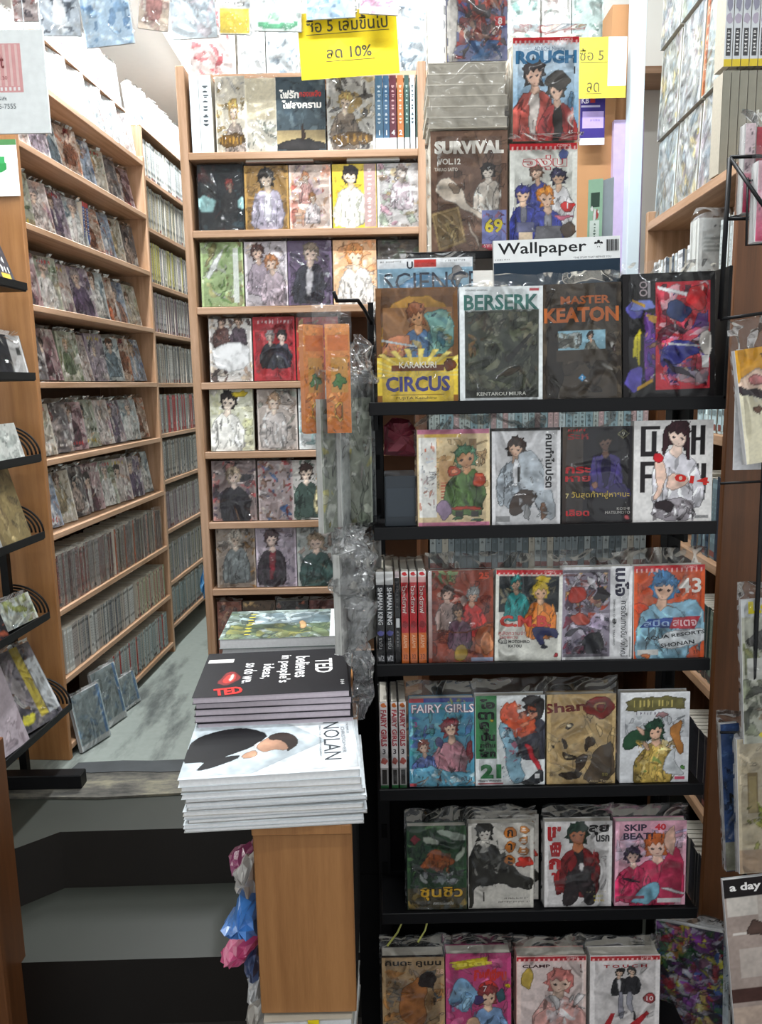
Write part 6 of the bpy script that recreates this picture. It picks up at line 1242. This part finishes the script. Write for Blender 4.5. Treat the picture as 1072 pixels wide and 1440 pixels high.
# ------------------------------------------------------------------ side bookcase contents and the magazine rack on that side
def face_side(par, x, y, z, art, t, label, group, lean=4, sleeve=True, var=0, rzoff=0):
    p = par.matrix_basis @ Vector((x, y, z)); return book('comic_book', art, t, p, rz=RAZ-math.pi/2+math.radians(rzoff), lean=lean, spine='b8b8b0', sleeve=sleeve, flap=.014, var=var, label=label, group=group)
SP = [('b4c0c4', ['c8d4d8', '94a8b4', 'd8dcd8', 'b8a890', 'cfd8c8']), ('c0c4c0', ['d4d8d4', 'a4b4bc', 'd8c890', 'b0a8b0']), ('b8bcc0', ['ccd4d8', '9aa8b4', 'c0b4bc', 'dcd8c8'])]
TZ = bzr[0]
cn_ = ['palest', 'yellow-flecked', 'bluish']
for lvl in range(3):
    for k in range(3):
        bg, pal = SP[(k+lvl) % 3]; h = [.205, .225, .225][lvl]; w = .155
        a = Art(w, h, bg).n(0, 0, 1, 1, pal, 36, k+lvl*5, .2).p([(.1, .1), (.3, .05), (.9, .8), (.7, .9)], 'd4dadc')
        if lvl == 1 and k == 2: a.r(.0, 0, .14, 1, 'c06a44').m(.07, .4, .07, .5, 'f0dcc8', 12, True).t('17', .07, .72, .05, 'f0dcc8', w=.1)
        face_side(rgt, .02, .53-k*.165, TZ+.001+[0, .21, .44][lvl], a, .025, f'bagged magazine {ORD[k]} from the pale post in the {["lowest", "middle", "top"][lvl]} tier on the side bookcase', 'bagged magazines tiered on the side bookcase', 2, True, k+lvl)
# thick set with yellow-footed spines, grey sets below, near end of the top
def side_spines(y0, n, w, h, z, fn, label, grp, d=.05, x=-.004):
    for k in range(n):
        a = fn(k, w, h); p = rgt.matrix_basis @ Vector((x, y0, z)); 
        q = at(1, 1, 1); o = spine_book('comic_book', a, d, (p.x+.006+k*(w+.0015)+w/2, p.y-.0, p.z), label[k] if isinstance(label, list) else label, grp, 0, slv=False, pages='oldpage')
side_spines(.10, 6, .0165, .205, TZ+.215, lambda k, w, h: ArtV(w, h, 'c8ccd0').r(0, .93, 1, 1, 'd0b83a').b(.5, .55, .4, .05, 'a8a0b0', k+2).r(.2, .64, .8, .9, '4a4a4c').m(.5, .77, .45, .22, 'd8d8d8', 6, True).b(.5, .4, .35, .08, '8a8a9a', k+5).r(.1, .28, .9, .31, 'c8a040'), [f'{ORD[k]} yellow-footed spine from the bagged magazines, top of the side bookcase' for k in range(6)], 'yellow-footed spines on the side bookcase')
side_spines(.10, 6, .0165, .205, TZ+.002, lambda k, w, h: ArtV(w, h, '8a887c').r(0, .0, .06, 1, '6a685e').r(.94, 0, 1, 1, 'a4a296'), [f'{ORD[k]} plain khaki-grey comic edge from the bagged magazines, side bookcase' for k in range(6)], 'khaki-grey comics under the yellow-footed spines')
# shelf one: white boxed books
sg = 'white books on the upper shelf of the side bookcase'
def side_row(z, y0, y1, cols, h, label, group, seed, x=.012, d=.13):
    r = random.Random(seed); y = y1; V = spine_variants(cols, h, seed)
    n = 0
    while True:
        w, hh, me, a = r.choice(V)
        if y-w < y0: break
        p = rgt.matrix_basis @ Vector((x+r.uniform(0, .006), y-w/2, z+.001)); o = link('comic_book', None, None, p); o.rotation_euler.z = RAZ-math.pi/2
        link('spine', me, o); k = ('pk', round(w, 4), round(hh, 4), d)
        if k not in _pg: _pg[k] = MB().box(-w/2+.0008, .001, .001, w/2-.0008, d, hh-.002).mesh('pages', M['pages'])
        link('pages', _pg[k], o); tag(o, label.format(ORD[n]), 'comic', group); y -= w+r.uniform(.0004, .002); n += 1
    return n
side_row(bzr[1], .28, .58, ['c8ccd0', 'd8dadc', '3a4654', 'b0b8bc', '4a5a68'], .155, '{} slim spine from the pale post, upper shelf of the side bookcase', 'slim spines on the upper shelf of the side bookcase', 1)
a = Art(.115, .19, 'd8dad8').m(.5, .1, .03, .85, '4a4a4a', 16)
for k in range(6): a.r(.08, .17+k*.05, random.Random(k).uniform(.6, .9), .185+k*.05, 'a8acaa')
p = rgt.matrix_basis @ Vector((.02, .17, bzr[1]+.001)); book('boxed_book', a, .05, (p.x+.03, p.y, p.z), rz=0, lean=1, label='white boxed book with small grey print on the upper shelf of the side bookcase', cat='book', spine='c8ccca', flap=.02, pages='pagesw')
side_row(bzr[1], .0, .1, ['b8c0c0', 'c8d0d0', '5a6a60'], .18, '{} pale spine beside the wooden end panel, upper shelf of the side bookcase', 'pale spines near the end panel, upper shelf of the side bookcase', 2)
for r, cols, h, lb in ((2, ['a0b4b8', 'b4c8cc', '8ca4ac', 'c0d0d0'], .205, '{} pale aqua wrapped spine on the second shelf of the side bookcase'), (3, ['3a4a5a', '54646a', '2c3440', '6a7a80'], .19, '{} dark blue wrapped spine on the third shelf of the side bookcase'), (4, ['2c3a36', '4a5a50', '6a7468', '3a2c30'], .18, '{} dark green wrapped spine on the fourth shelf of the side bookcase'), (5, ['26262c', '3a3438', '1e2226', '4a4444'], .18, '{} black wrapped spine on the fifth shelf of the side bookcase'), (6, ['26262a', '34343a', '2c2c30'], .17, '{} black wrapped spine on the lowest shelf of the side bookcase')):
    side_row(bzr[r], .01, .2, cols, h, lb.replace(' on the', ' towards the end panel,').replace('of the side bookcase', 'side bookcase'), lb[3:].replace('spine', 'spines', 1), 30+r)

# rear bookcase seen through the gaps of the rack
rb = frame('bookcase', (0, 1.98, 0), 0, 'wooden bookcase hidden behind the black rack, seen through its gaps')
for x in (.10, .70): bbox('upright', x, 0, 0, x+.02, .2, 1.40, M['postwood'], rb)
bbox('back_panel', .12, .2, 0, .70, .21, 1.40, M['backboard'], rb)
RBZ = [1.05, .78, .52, .26, .03]
for z in RBZ: bbox('shelf_board', .121, 0, z-.018, .699, .199, z, M['wood_h'], rb)
ST = []
for r, z in enumerate(RBZ[:3]):
    V = spine_variants([['a8c0c4', 'c4d4d8', '94b0b8', 'b8c4c0', 'c0a8a8'], ['8a9498', 'a8b0b0', 'b8b4a8', '6a7478'], ['4a5254', '6a7070', '8a8c8a', '3a4046']][r], .19, 60+r); rn = random.Random(r); x = .125
    while x < .68:
        w, hh, me, a = rn.choice(V); ST.append((a, Vector((x+w/2, 1.984, z+.001)), .12)); x += w+.001
make_stuff('packed_spines', ST, 0, 'rows of comic spines in the bookcase hidden behind the black rack')

RES = 420; INK = .7
# black wire pocket rack with pink comics and magazines at the picture edge
WY = 1.36
wr = frame('wire_rack', (0, 0, 0), 0, 'black wire pocket rack at the picture edge holding pink comics and magazines', 'rack')
def wire(nm, pts, r=.003): return link(nm, MB().tube(pts, r, 6).mesh(nm, M['black'], smooth=True), wr)
P = lambda u, v, Y=WY: tuple(at(u, v, Y))
wire('upright_wire', [P(1027, 222), P(1013, 449)], .0045)
wire('brace_wire', [P(1027, 222), P(1085, 305, WY-.08)], .0035)
wire('top_wire', [P(1027, 221), P(1090, 219)], .003); wire('pocket_wire', [P(1021, 308), P(1090, 306)], .003); wire('pocket_wire', [P(1021, 308), P(1052, 300, WY+.06), P(1090, 298, WY+.06)], .0025)
wire('front_wire', [P(1052, 250, WY-.03), P(1050, 345, WY-.04), P(1090, 342, WY-.06)], .002); wire('front_wire', [P(1052, 254, WY-.03), P(1090, 253, WY-.03)], .002); wire('lower_wire', [P(1013, 449), P(1090, 438)], .003)
wire('pocket_wire', [P(1013, 680), P(1090, 676)], .0025); wire('pocket_wire', [P(1013, 1030), P(1090, 1030)], .0025); wire('pocket_wire', [P(1015, 1235), P(1090, 1235)], .0025); wire('pocket_wire', [P(1015, 1452), P(1090, 1452)], .0025)
wire('upright_wire', [P(1095, 215), (at(1100, 500, WY).x, WY, -.37)], .0045)
def edge_book(u0, u1, v0, v1, Y, art, t, label, cat='magazine', sleeve=True, roll=0, lean=3, group='magazines in the wire pocket rack', rz=0, flap=.02):
    p = at((u0+u1)/2, v1, Y); q = at((u0+u1)/2, v0, Y); w = at(u1, (v0+v1)/2, Y).x-at(u0, (v0+v1)/2, Y).x
    return magazine('magazine' if cat == 'magazine' else 'comic_book', art(w, (q.z-p.z)), t, (p.x, Y, p.z), label, group, rz, lean, sleeve=sleeve, roll=roll, cat=cat, flap=flap, spine='c8c8c8')
edge_book(1044, 1058, 173, 300, WY+.01, lambda w, h: Art(w, h, 'd8c4c8').n(0, 0, 1, .7, ['e0d0d4', 'c0a0ac', '4a3a44', 'b8b08c'], 14, 3, .3).g(0, .55, 1, 1, 'd89aa8', 'cf3a60'), .02, 'slim pink comic at the inner side of the wire pocket', 'comic', lean=1)
edge_book(1059, 1088, 178, 302, WY+.012, lambda w, h: Art(w, h, 'a83040').n(0, 0, 1, 1, ['c04a5a', '8a2434', 'd8c4c8'], 16, 5, .25), .02, 'crimson comic behind the wire brace in the pocket', 'comic', lean=1)
edge_book(1062, 1120, 225, 340, WY-.05, lambda w, h: Art(w, h, 'd8b4bc').g(0, .5, 1, 1, 'd8a4b0', 'cf4a70').n(0, 0, 1, .6, ['e4ccd0', 'c490a0'], 12, 4, .2), .02, 'pink comic lower and nearer in the wire pocket, cut by the picture edge', 'comic', lean=1)
def a_kids(w, h):
    a = Art(w, h, 'ddd6bc').r(0, 0, 1, .3, 'd29a2c').p([(.0, .28), (.3, .17), (.9, .15), (1, .2), (1, .42), (.4, .45), (.05, .36)], 'e8ccb8').b(.24, .29, .1, .05, 'd88a8a', 3, .05).b(.38, .24, .035, .025, '2c2420', 2, .05).b(.62, .23, .035, .025, '2c2420', 4, .05)
    a.p([(.0, .3), (.1, .33), (.4, .42), (.6, .4), (.6, .48), (.25, .47), (.0, .38)], '33262a')
    for x, y, c in ((.42, .37, 'e8e0d8'), (.52, .41, 'e8e0d8'), (.2, .53, '6a4a3a'), (.42, .53, 'c46a60'), (.36, .68, 'c8a83a'), (.56, .65, '8a8a86'), (.5, .8, 'b86a64'), (.7, .6, 'c88a7a'), (.78, .75, 'a8b05a')): a.b(x, y, .05, .03, c, int(x*90), .2)
    for k in range(3): a.p([(.3+k*.2, .06), (.33+k*.2, .05), (.38+k*.2, .15), (.36+k*.2, .155)], '3a2c22', False)
    return a.r(.5, .86, 1, .98, 'e8e6e0').n(.55, .87, .95, .97, ['8a7a74', 'b8a8a0', '4a4444'], 8, 4, .06)
M['softbag'] = M['sleeve']
edge_book(1050, 1166, 482, 645, WY-.01, a_kids, .012, 'cream sticker magazine with ochre top and pink cheeked blob, in the wire rack', roll=-8, flap=.05)
edge_book(1032, 1150, 490, 660, WY+.02, lambda w, h: Art(w, h, 'd4d4d6'), .004, 'plain white backing board behind the cream sticker magazine', roll=0, sleeve=False)
edge_book(1046, 1184, 842, 1042, WY-.01, lambda w, h: Art(w, h, 'a8a89a').r(0, 0, 1, .12, 'b8baba').t('LO', .24, .055, .085, 'd8c828', w=.34, bold=.05).p([(.0, .26), (.5, .1), (1, .16), (1, .4), (.1, .36)], '4a4844').n(0, .3, 1, .52, ['6a704a', '54603c', '8a8a60'], 20, 3, .16).r(.05, .4, .4, .56, 'c4c4bc').n(0, .55, 1, .95, ['6a6a58', '4a4c40', '8a9078', '3a3c34', 'a08c74'], 30, 4, .16).m(.3, .94, .04, .3, 'd8c828', 3), .008, 'bagged architecture magazine with yellow letters in the wire rack', roll=-3, flap=.028)
edge_book(1022, 1048, 1022, 1225, WY+.05, lambda w, h: Art(w, h, '3a5484').n(0, 0, 1, .8, ['4a6a9c', '2c4470', '6a88b0', '24304a'], 24, 3, .3).r(0, .8, 1, 1, 'a8a894').t('N', .6, .5, .07, '14161c', bold=.04), .01, 'narrow blue bagged magazine peeping out beside the stone house magazine', roll=-4, flap=.02)
edge_book(1040, 1170, 1040, 1225, WY-.02, lambda w, h: Art(w, h, 'b0a48c').n(0, 0, 1, .4, ['bcb098', 'a4967c', 'c4b8a0'], 20, 3, .18).r(.1, .25, .22, .55, '7a6848').r(.12, .28, .2, .55, '94845c').n(.1, .48, 1, .85, ['8a8a34', '747a2c', '9c9a44'], 30, 4, .13).r(0, .82, 1, 1, 'a08a74').t('K', .36, .2, .07, 'd4ccb8', bold=.02), .01, 'stone house and hedge magazine in the wire rack', roll=-3, flap=.01)
edge_book(1034, 1186, 1236, 1460, WY-.04, lambda w, h: Art(w, h, 'a09088').r(0, 0, 1, .11, '231f20').t('a day', .2, .055, .06, 'e8e4e2', w=.29, bold=.03).r(.02, .11, .3, .22, 'c4bcb4').r(.3, .11, 1, .34, 'aaa098').r(.05, .32, .45, .34, 'cfc7c0').p([(.3, .3), (.5, .16), (1, .12), (1, .42), (.5, .4), (.4, .34)], '3a2622').p([(.6, .3), (1, .24), (1, .75), (.8, .7), (.62, .5)], 'b8785a').r(.1, .42, .5, .6, 'b4a8a0').r(.0, .66, .7, .75, '4a3430').r(0, .78, 1, 1, 'b09c8e').b(.32, .31, .12, .05, '54423c', 4).p([(.5, .5), (.6, .48), (.62, .56), (.52, .56)], 'c87a60'), .008, 'brown magazine with black title band and part of a face, lowest in the wire rack', roll=-6, flap=.015, sleeve=False)
# loose magazines standing beside the lowest rack shelf
for k, (u0, u1, c, lb) in enumerate(((925, 1012, ['5a2c44', '2c5a34', '34508a', '7a3a8a', 'b8b43a', '8a2c34', 'a8a8b0', '24242c'], 'colourful bagged comic magazine beside the lowest rack shelf'), (985, 1022, ['8aa0b4', 'c4ccd0', '4a6a9a'], 'white and blue magazine behind the colourful one beside the rack'))):
    edge_book(u0, u1, 1305+k*4, 1500, 1.52+k*.05, lambda w, h, c=c, k=k: Art(w, h, ['3a3444', 'c0c8cc'][k]).n(0, 0, 1, 1, c, 120 if k == 0 else 20, 3, .26).n(0, 0, 1, 1, c, 160 if k == 0 else 4, 5, .11).p([(.1, .6), (.5, .9), (.45, .95), (.05, .66)], ['8a3a6a', 'c0c8cc'][k], False), .012, lb, roll=-2, rz=math.radians(-22), lean=0, group=None, flap=.02)

# ------------------------------------------------------------------ up high: hanging magazines, signs, stacks on the bookcases
def ysign(w, h):
    a = ArtV(w, h, 'e6c818').n(.05, .3, .95, .7, ['e8cc22', 'e2c214'], 6, 3, .2)
    return a.t('ซื้อ 5 เล่มขึ้นไป', .5, .19, .22, '4a4630', w=.82, bold=.012).r(.08, .325, .92, .335, '5a5232').t('ลด 10%', .5, .62, .17, '4a4630', w=.46, bold=.02).r(.26, .74, .76, .75, '5a5232')
ys = notice('paper_sign', 424, 14, 563, 108, 2.25, ysign, 'yellow paper discount sign hanging over the facing bookcase', .0008, 'sign'); ys.rotation_euler.y = math.radians(-3)
ys2 = notice('paper_sign', 812, 52, 880, 138, 2.30, lambda w, h: ArtV(w, h, 'e8d84a').r(.62, 0, 1, .8, 'f0f0ec').t('ซื้อ 5', .28, .28, .2, '6a6440', w=.5, bold=.01).r(.05, .4, .62, .412, '6a6440').t('ลด', .32, .82, .16, '6a6440', w=.26, bold=.01).r(.18, .92, .5, .93, '6a6440'), 'second yellow paper sign, washed out, beside the blue and white comic set', .0008, 'sign')
notice('flyer', 815, 134, 850, 204, 2.33, lambda w, h: ArtV(w, h, '3a2f7a').t('KB', .2, .1, .12, 'd8d4e4', w=.3, bold=.03).r(.4, .06, .6, .15, 'a83a3a').r(.04, .2, .8, .24, 'b8b4d0').r(.1, .32, .95, .66, 'b09cd4').m(.6, .5, .05, .4, '6a5a98', 8).r(0, .86, 1, 1, 'd8d8de'), 'purple flyer pinned on the tan cardboard panel')
gc = notice('folded_card', 826, 252, 846, 345, 1.60, lambda w, h: ArtV(w, h, '9ac0a4').r(.2, .2, .8, .42, '3a5044').n(.2, .4, .8, .6, ['b04a4a', 'e0e4e0'], 8, 3, .12).r(.15, .62, .8, .95, 'd8e4dc').m(.5, .78, .2, .24, '3a5a48', 5, True), 'pale green folded card standing behind the dark blue magazine', .001, 'card', math.radians(-20))
nb_ = gc.data
gb = link('card_back_leaf', ArtV(.03, .125, 'a8b4bc').mesh('card_back_leaf', M['printm'], .001, 'a8b4bc'), gc, (.022, .006, -.002)); gb.rotation_euler.z = math.radians(-38)
RES = 260; INK = .15
# line of bagged magazines hung from a cord under the ceiling
cord = link('hanging_cord', MB().tube([(-1.45, 2.28, 2.42), (-1.0, 2.27, 2.395), (-.5, 2.26, 2.38), (0, 2.26, 2.38), (.6, 2.27, 2.40)], .002, 6).mesh('hanging_cord', M['steel']), None); tag(cord, 'thin cord strung under the ceiling for hanging magazines', 'cord')
def hang(u0, u1, v0, v1, Y, bg, pal, label, roll=0, extra=None, rz=0):
    def f(w, h):
        a = Art(w, h, bg).n(0, 0, 1, 1, pal, 24, int(u0+1000), .2)
        if extra: extra(a)
        return a
    p = at((u0+u1)/2, v1, Y); w = at(u1, v1, Y).x-at(u0, v1, Y).x; q = at((u0+u1)/2, v0, Y)
    o = magazine('magazine', f(w, q.z-p.z), .006, (p.x, Y, p.z), label, 'magazines hung from the cord', rz, -3, sleeve=True, roll=roll, flap=.02, var=int(u0) % 4)
    return o
hang(58, 114, -60, 50, 2.24, 'c8d0d8', ['4a505a', 'd8dce0', '8a94a0', 'e4e8ea'], 'grey hung magazine with white dress shape above the notice board', 2, lambda a: a.p([(.35, .5), (.6, .5), (.68, .9), (.3, .9)], 'eef0f2'))
hang(20, 54, -60, 30, 2.30, 'a89a98', ['3a343c', '8a4a44', 'c8c0bc'], 'dark reddish hung magazine nearest the picture corner', 1)
hang(122, 190, -70, 64, 2.22, 'b4c8d8', ['8aa8c4', 'd8e4ec', 'e8f0f4', '6a8cb0'], 'pale blue hung magazine swinging at a slant', -5)
hang(194, 236, -60, 42, 2.26, 'c8b8a8', ['d8ccc0', 'b89a94', 'e4dcd4'], 'beige hung magazine with a rosy oval', 8, lambda a: a.b(.5, .7, .26, .2, 'b88a84', 3))
hang(243, 306, -60, 54, 2.32, 'd8e0e4', ['e4ecf0', 'c4d0d8', 'd4c8cc'], 'very pale hung magazine beside the beige one', -2)
hang(310, 352, -60, 48, 2.24, 'e0e2dc', ['ccd4d8', 'e8eae8'], 'white hung magazine with yellow foot', 2, lambda a: a.r(0, .68, 1, 1, 'e4cc5a').m(.5, .6, .05, .7, '6a6a6a', 7))
hang(358, 424, -60, 44, 2.24, 'dfe6e2', ['eef2f0', 'd0e0d8'], 'white hung magazine with green wave at its foot', 2, lambda a: a.p([(.05, .98), (.1, .86), (.4, .92), (.9, .84), (.95, .96)], '6ab48a').b(.42, .8, .12, .05, 'b8dcc4', 4))
hang(432, 500, -60, 26, 2.22, 'c8dcec', ['a8c8e4', '8ab4dc', 'e0ecf4'], 'white and sky blue hung magazine above the yellow sign', -2)
hang(506, 560, -60, 20, 2.20, 'e4dce4', ['e8a8c8', 'ece8ec', 'd884b0'], 'white hung paper with pink lettering above the yellow sign', 4)
# upper shelf above the facing bookcase with wrapped stacks
M['shelfw'] = M['wood_h']
us = frame('wall_shelf', (0, 2.5, 0), 0, 'wooden wall shelf behind the yellow sign with pale wrapped comics', 'shelf')
uz = at(420, 106, 2.5).z
bbox('shelf_board', bl-.0, -.02, uz-.02, 1.2, .115, uz, M['wood_h'], us)
for x in (bl+.03, .4, 1.1): bbox('bracket', x, -.01, uz-.1, x+.015, .115, uz-.021, M['wood_v'], us)
for k, (u0, u1, bg, pal, lb) in enumerate([(262, 330, 'dcd0cc', ['e8d8d4', 'd8a8a4', 'c4545c', 'eee8e4'], 'pale wrapped comic with pink patches, first on the wall shelf'), (334, 372, 'e4e6e6', ['eef0f0', 'd4d8da'], 'white wrapped comic second on the wall shelf'), (374, 420, 'd0d6d8', ['b8c4cc', 'e4e8ea', '8a98a4'], 'grey-blue wrapped comic left of the yellow sign on the wall shelf'),
   (562, 600, 'b8c0c4', ['8a9aa8', 'd8dcde', '6a7884'], 'blue-grey wrapped comic right beside the yellow sign, wall shelf'), (716, 760, 'd4dad8', ['b8ccc8', 'e8ecea', '8ab0a8'], 'mint wrapped comic above the blue and white set, wall shelf'), (764, 804, 'dcdcd8', ['e8e8e6', 'c4a8a4', 'a8b8b0'], 'white wrapped comic second above the blue and white set, wall shelf'), (806, 850, 'b4c4c0', ['8aa49c', 'd4dcd8', '5a6a66', 'e4e8e6'], 'teal-grey wrapped comic above the second yellow sign')]):
    x, w = span(u0, u1, 60, 2.49); a = Art(w, .2, bg).n(0, 0, 1, 1, pal, 24, k+3, .2)
    book('comic_book', a, .03, (x, 2.492, uz+.001), lean=4, spine=bg, flap=.01, var=k % 4, label=lb, group='wrapped comics on the wall shelf')
# wrapped stacks on top of the aisle bookcase
topz = bz1[0]+.001
for k in range(7):
    w, h = .14, .19; y = .06+k*.152
    bg, pal = [('dcdcda', ['e8e8e6', 'd0c8c8', 'e0c0b8']), ('d4d8d8', ['e4e8e8', 'c0ccd0', 'd8b8b0']), ('d8d8d8', ['c8d4d8', 'e8ecec'])][k % 3]
    a = Art(w, h, bg).n(0, 0, 1, 1, pal, 26, k, .2)
    book('comic_book', a, .03, local(ais, -.04, y+w/2, topz), rz=AIS+math.pi/2+math.radians(-10), lean=8, spine=bg, flap=.012, var=k % 5, label=f'white wrapped comic on the top board of the aisle bookcase, {ORD[k]} from the landing', group='white wrapped comics on top of the aisle bookcase')
    if k > 1:
        bg, pal = [('c8d4d8', ['a8c4c8', 'dce4e6']), ('d0b8c4', ['c890a8', 'e4d4dc']), ('b8c4c8', ['8aa4b0', 'd4dce0']), ('c0b4c4', ['a890b0', 'd8d0dc'])][k % 4]
        a = Art(w, h, bg).n(0, 0, 1, 1, pal, 26, k+9, .2)
        book('comic_book', a, .03, local(ais, -.09, y+w/2, topz+.205), rz=AIS+math.pi/2+math.radians(-10), lean=6, spine=bg, flap=.012, var=k % 5, label=f'pastel wrapped comic in the upper tier on the aisle bookcase, {ORD[k-2]} from the landing', group='pastel wrapped comics in the upper tier on the aisle bookcase')
bbox('tier_board', -.2, .3, topz+.196, -.055, L1-.03, topz+.204, M['wood_y'], ais)
for y in (.3, L1-.05): bbox('tier_leg', -.2, y, topz, -.19, y+.02, topz+.196, M['wood_v'], ais)
for k in range(5):
    w, h = .15, .19; bg, pal = [('c8d0d4', ['dce4e8', 'a8b8c4']), ('d8dcdc', ['e8ecec', 'b8c8cc'])][k % 2]
    a = Art(w, h, bg).n(0, 0, 1, 1, pal, 24, k, .2)
    book('comic_book', a, .03, local(ais2, -.03, .04+k*.16+w/2, bz2[0]+.205), rz=AIS+math.pi/2+math.radians(-10), lean=6, spine=bg, flap=.012, var=k % 5, label=f'pale wrapped comic on top of the second aisle bookcase, {ORD[k]} in its row', group='pale wrapped comics on top of the second aisle bookcase')
bbox('top_board', -DEP, .0, bz2[0]+.2, 0, L2, bz2[0]+.204, M['wood_y'], ais2)
# yellow straps hanging under the fifth rack shelf
for k, (u0, v0, u1, v1) in enumerate(((568, 1292, 545, 1330), (602, 1292, 588, 1325))):
    link('packing_strap', MB().tube([P(u0, v0, 1.47), P((u0+u1)/2+3, (v0+v1)/2, 1.46), P(u1, v1, 1.455)], .0022, 4).mesh('packing_strap', simple('strap_plastic', 'a8a858', .5)), None)
    tag(COL.objects[-1], ['yellow packing strap hanging under the fifth rack shelf, nearer the stand', 'yellow packing strap hanging under the fifth rack shelf, further from the stand'][k], 'strap')
ub = next(u for u in range(200, 400) if at(u, 812, 2.42).x > bl)
blob_bag('plastic_bag', [(ub+du, v) for du, v in ((-9, 790), (0, 784), (1, 832), (-9, 842), (-15, 824))], .05, 2.42, '3a8cc4', 'blue plastic bag hanging on the post of the facing bookcase', 31)
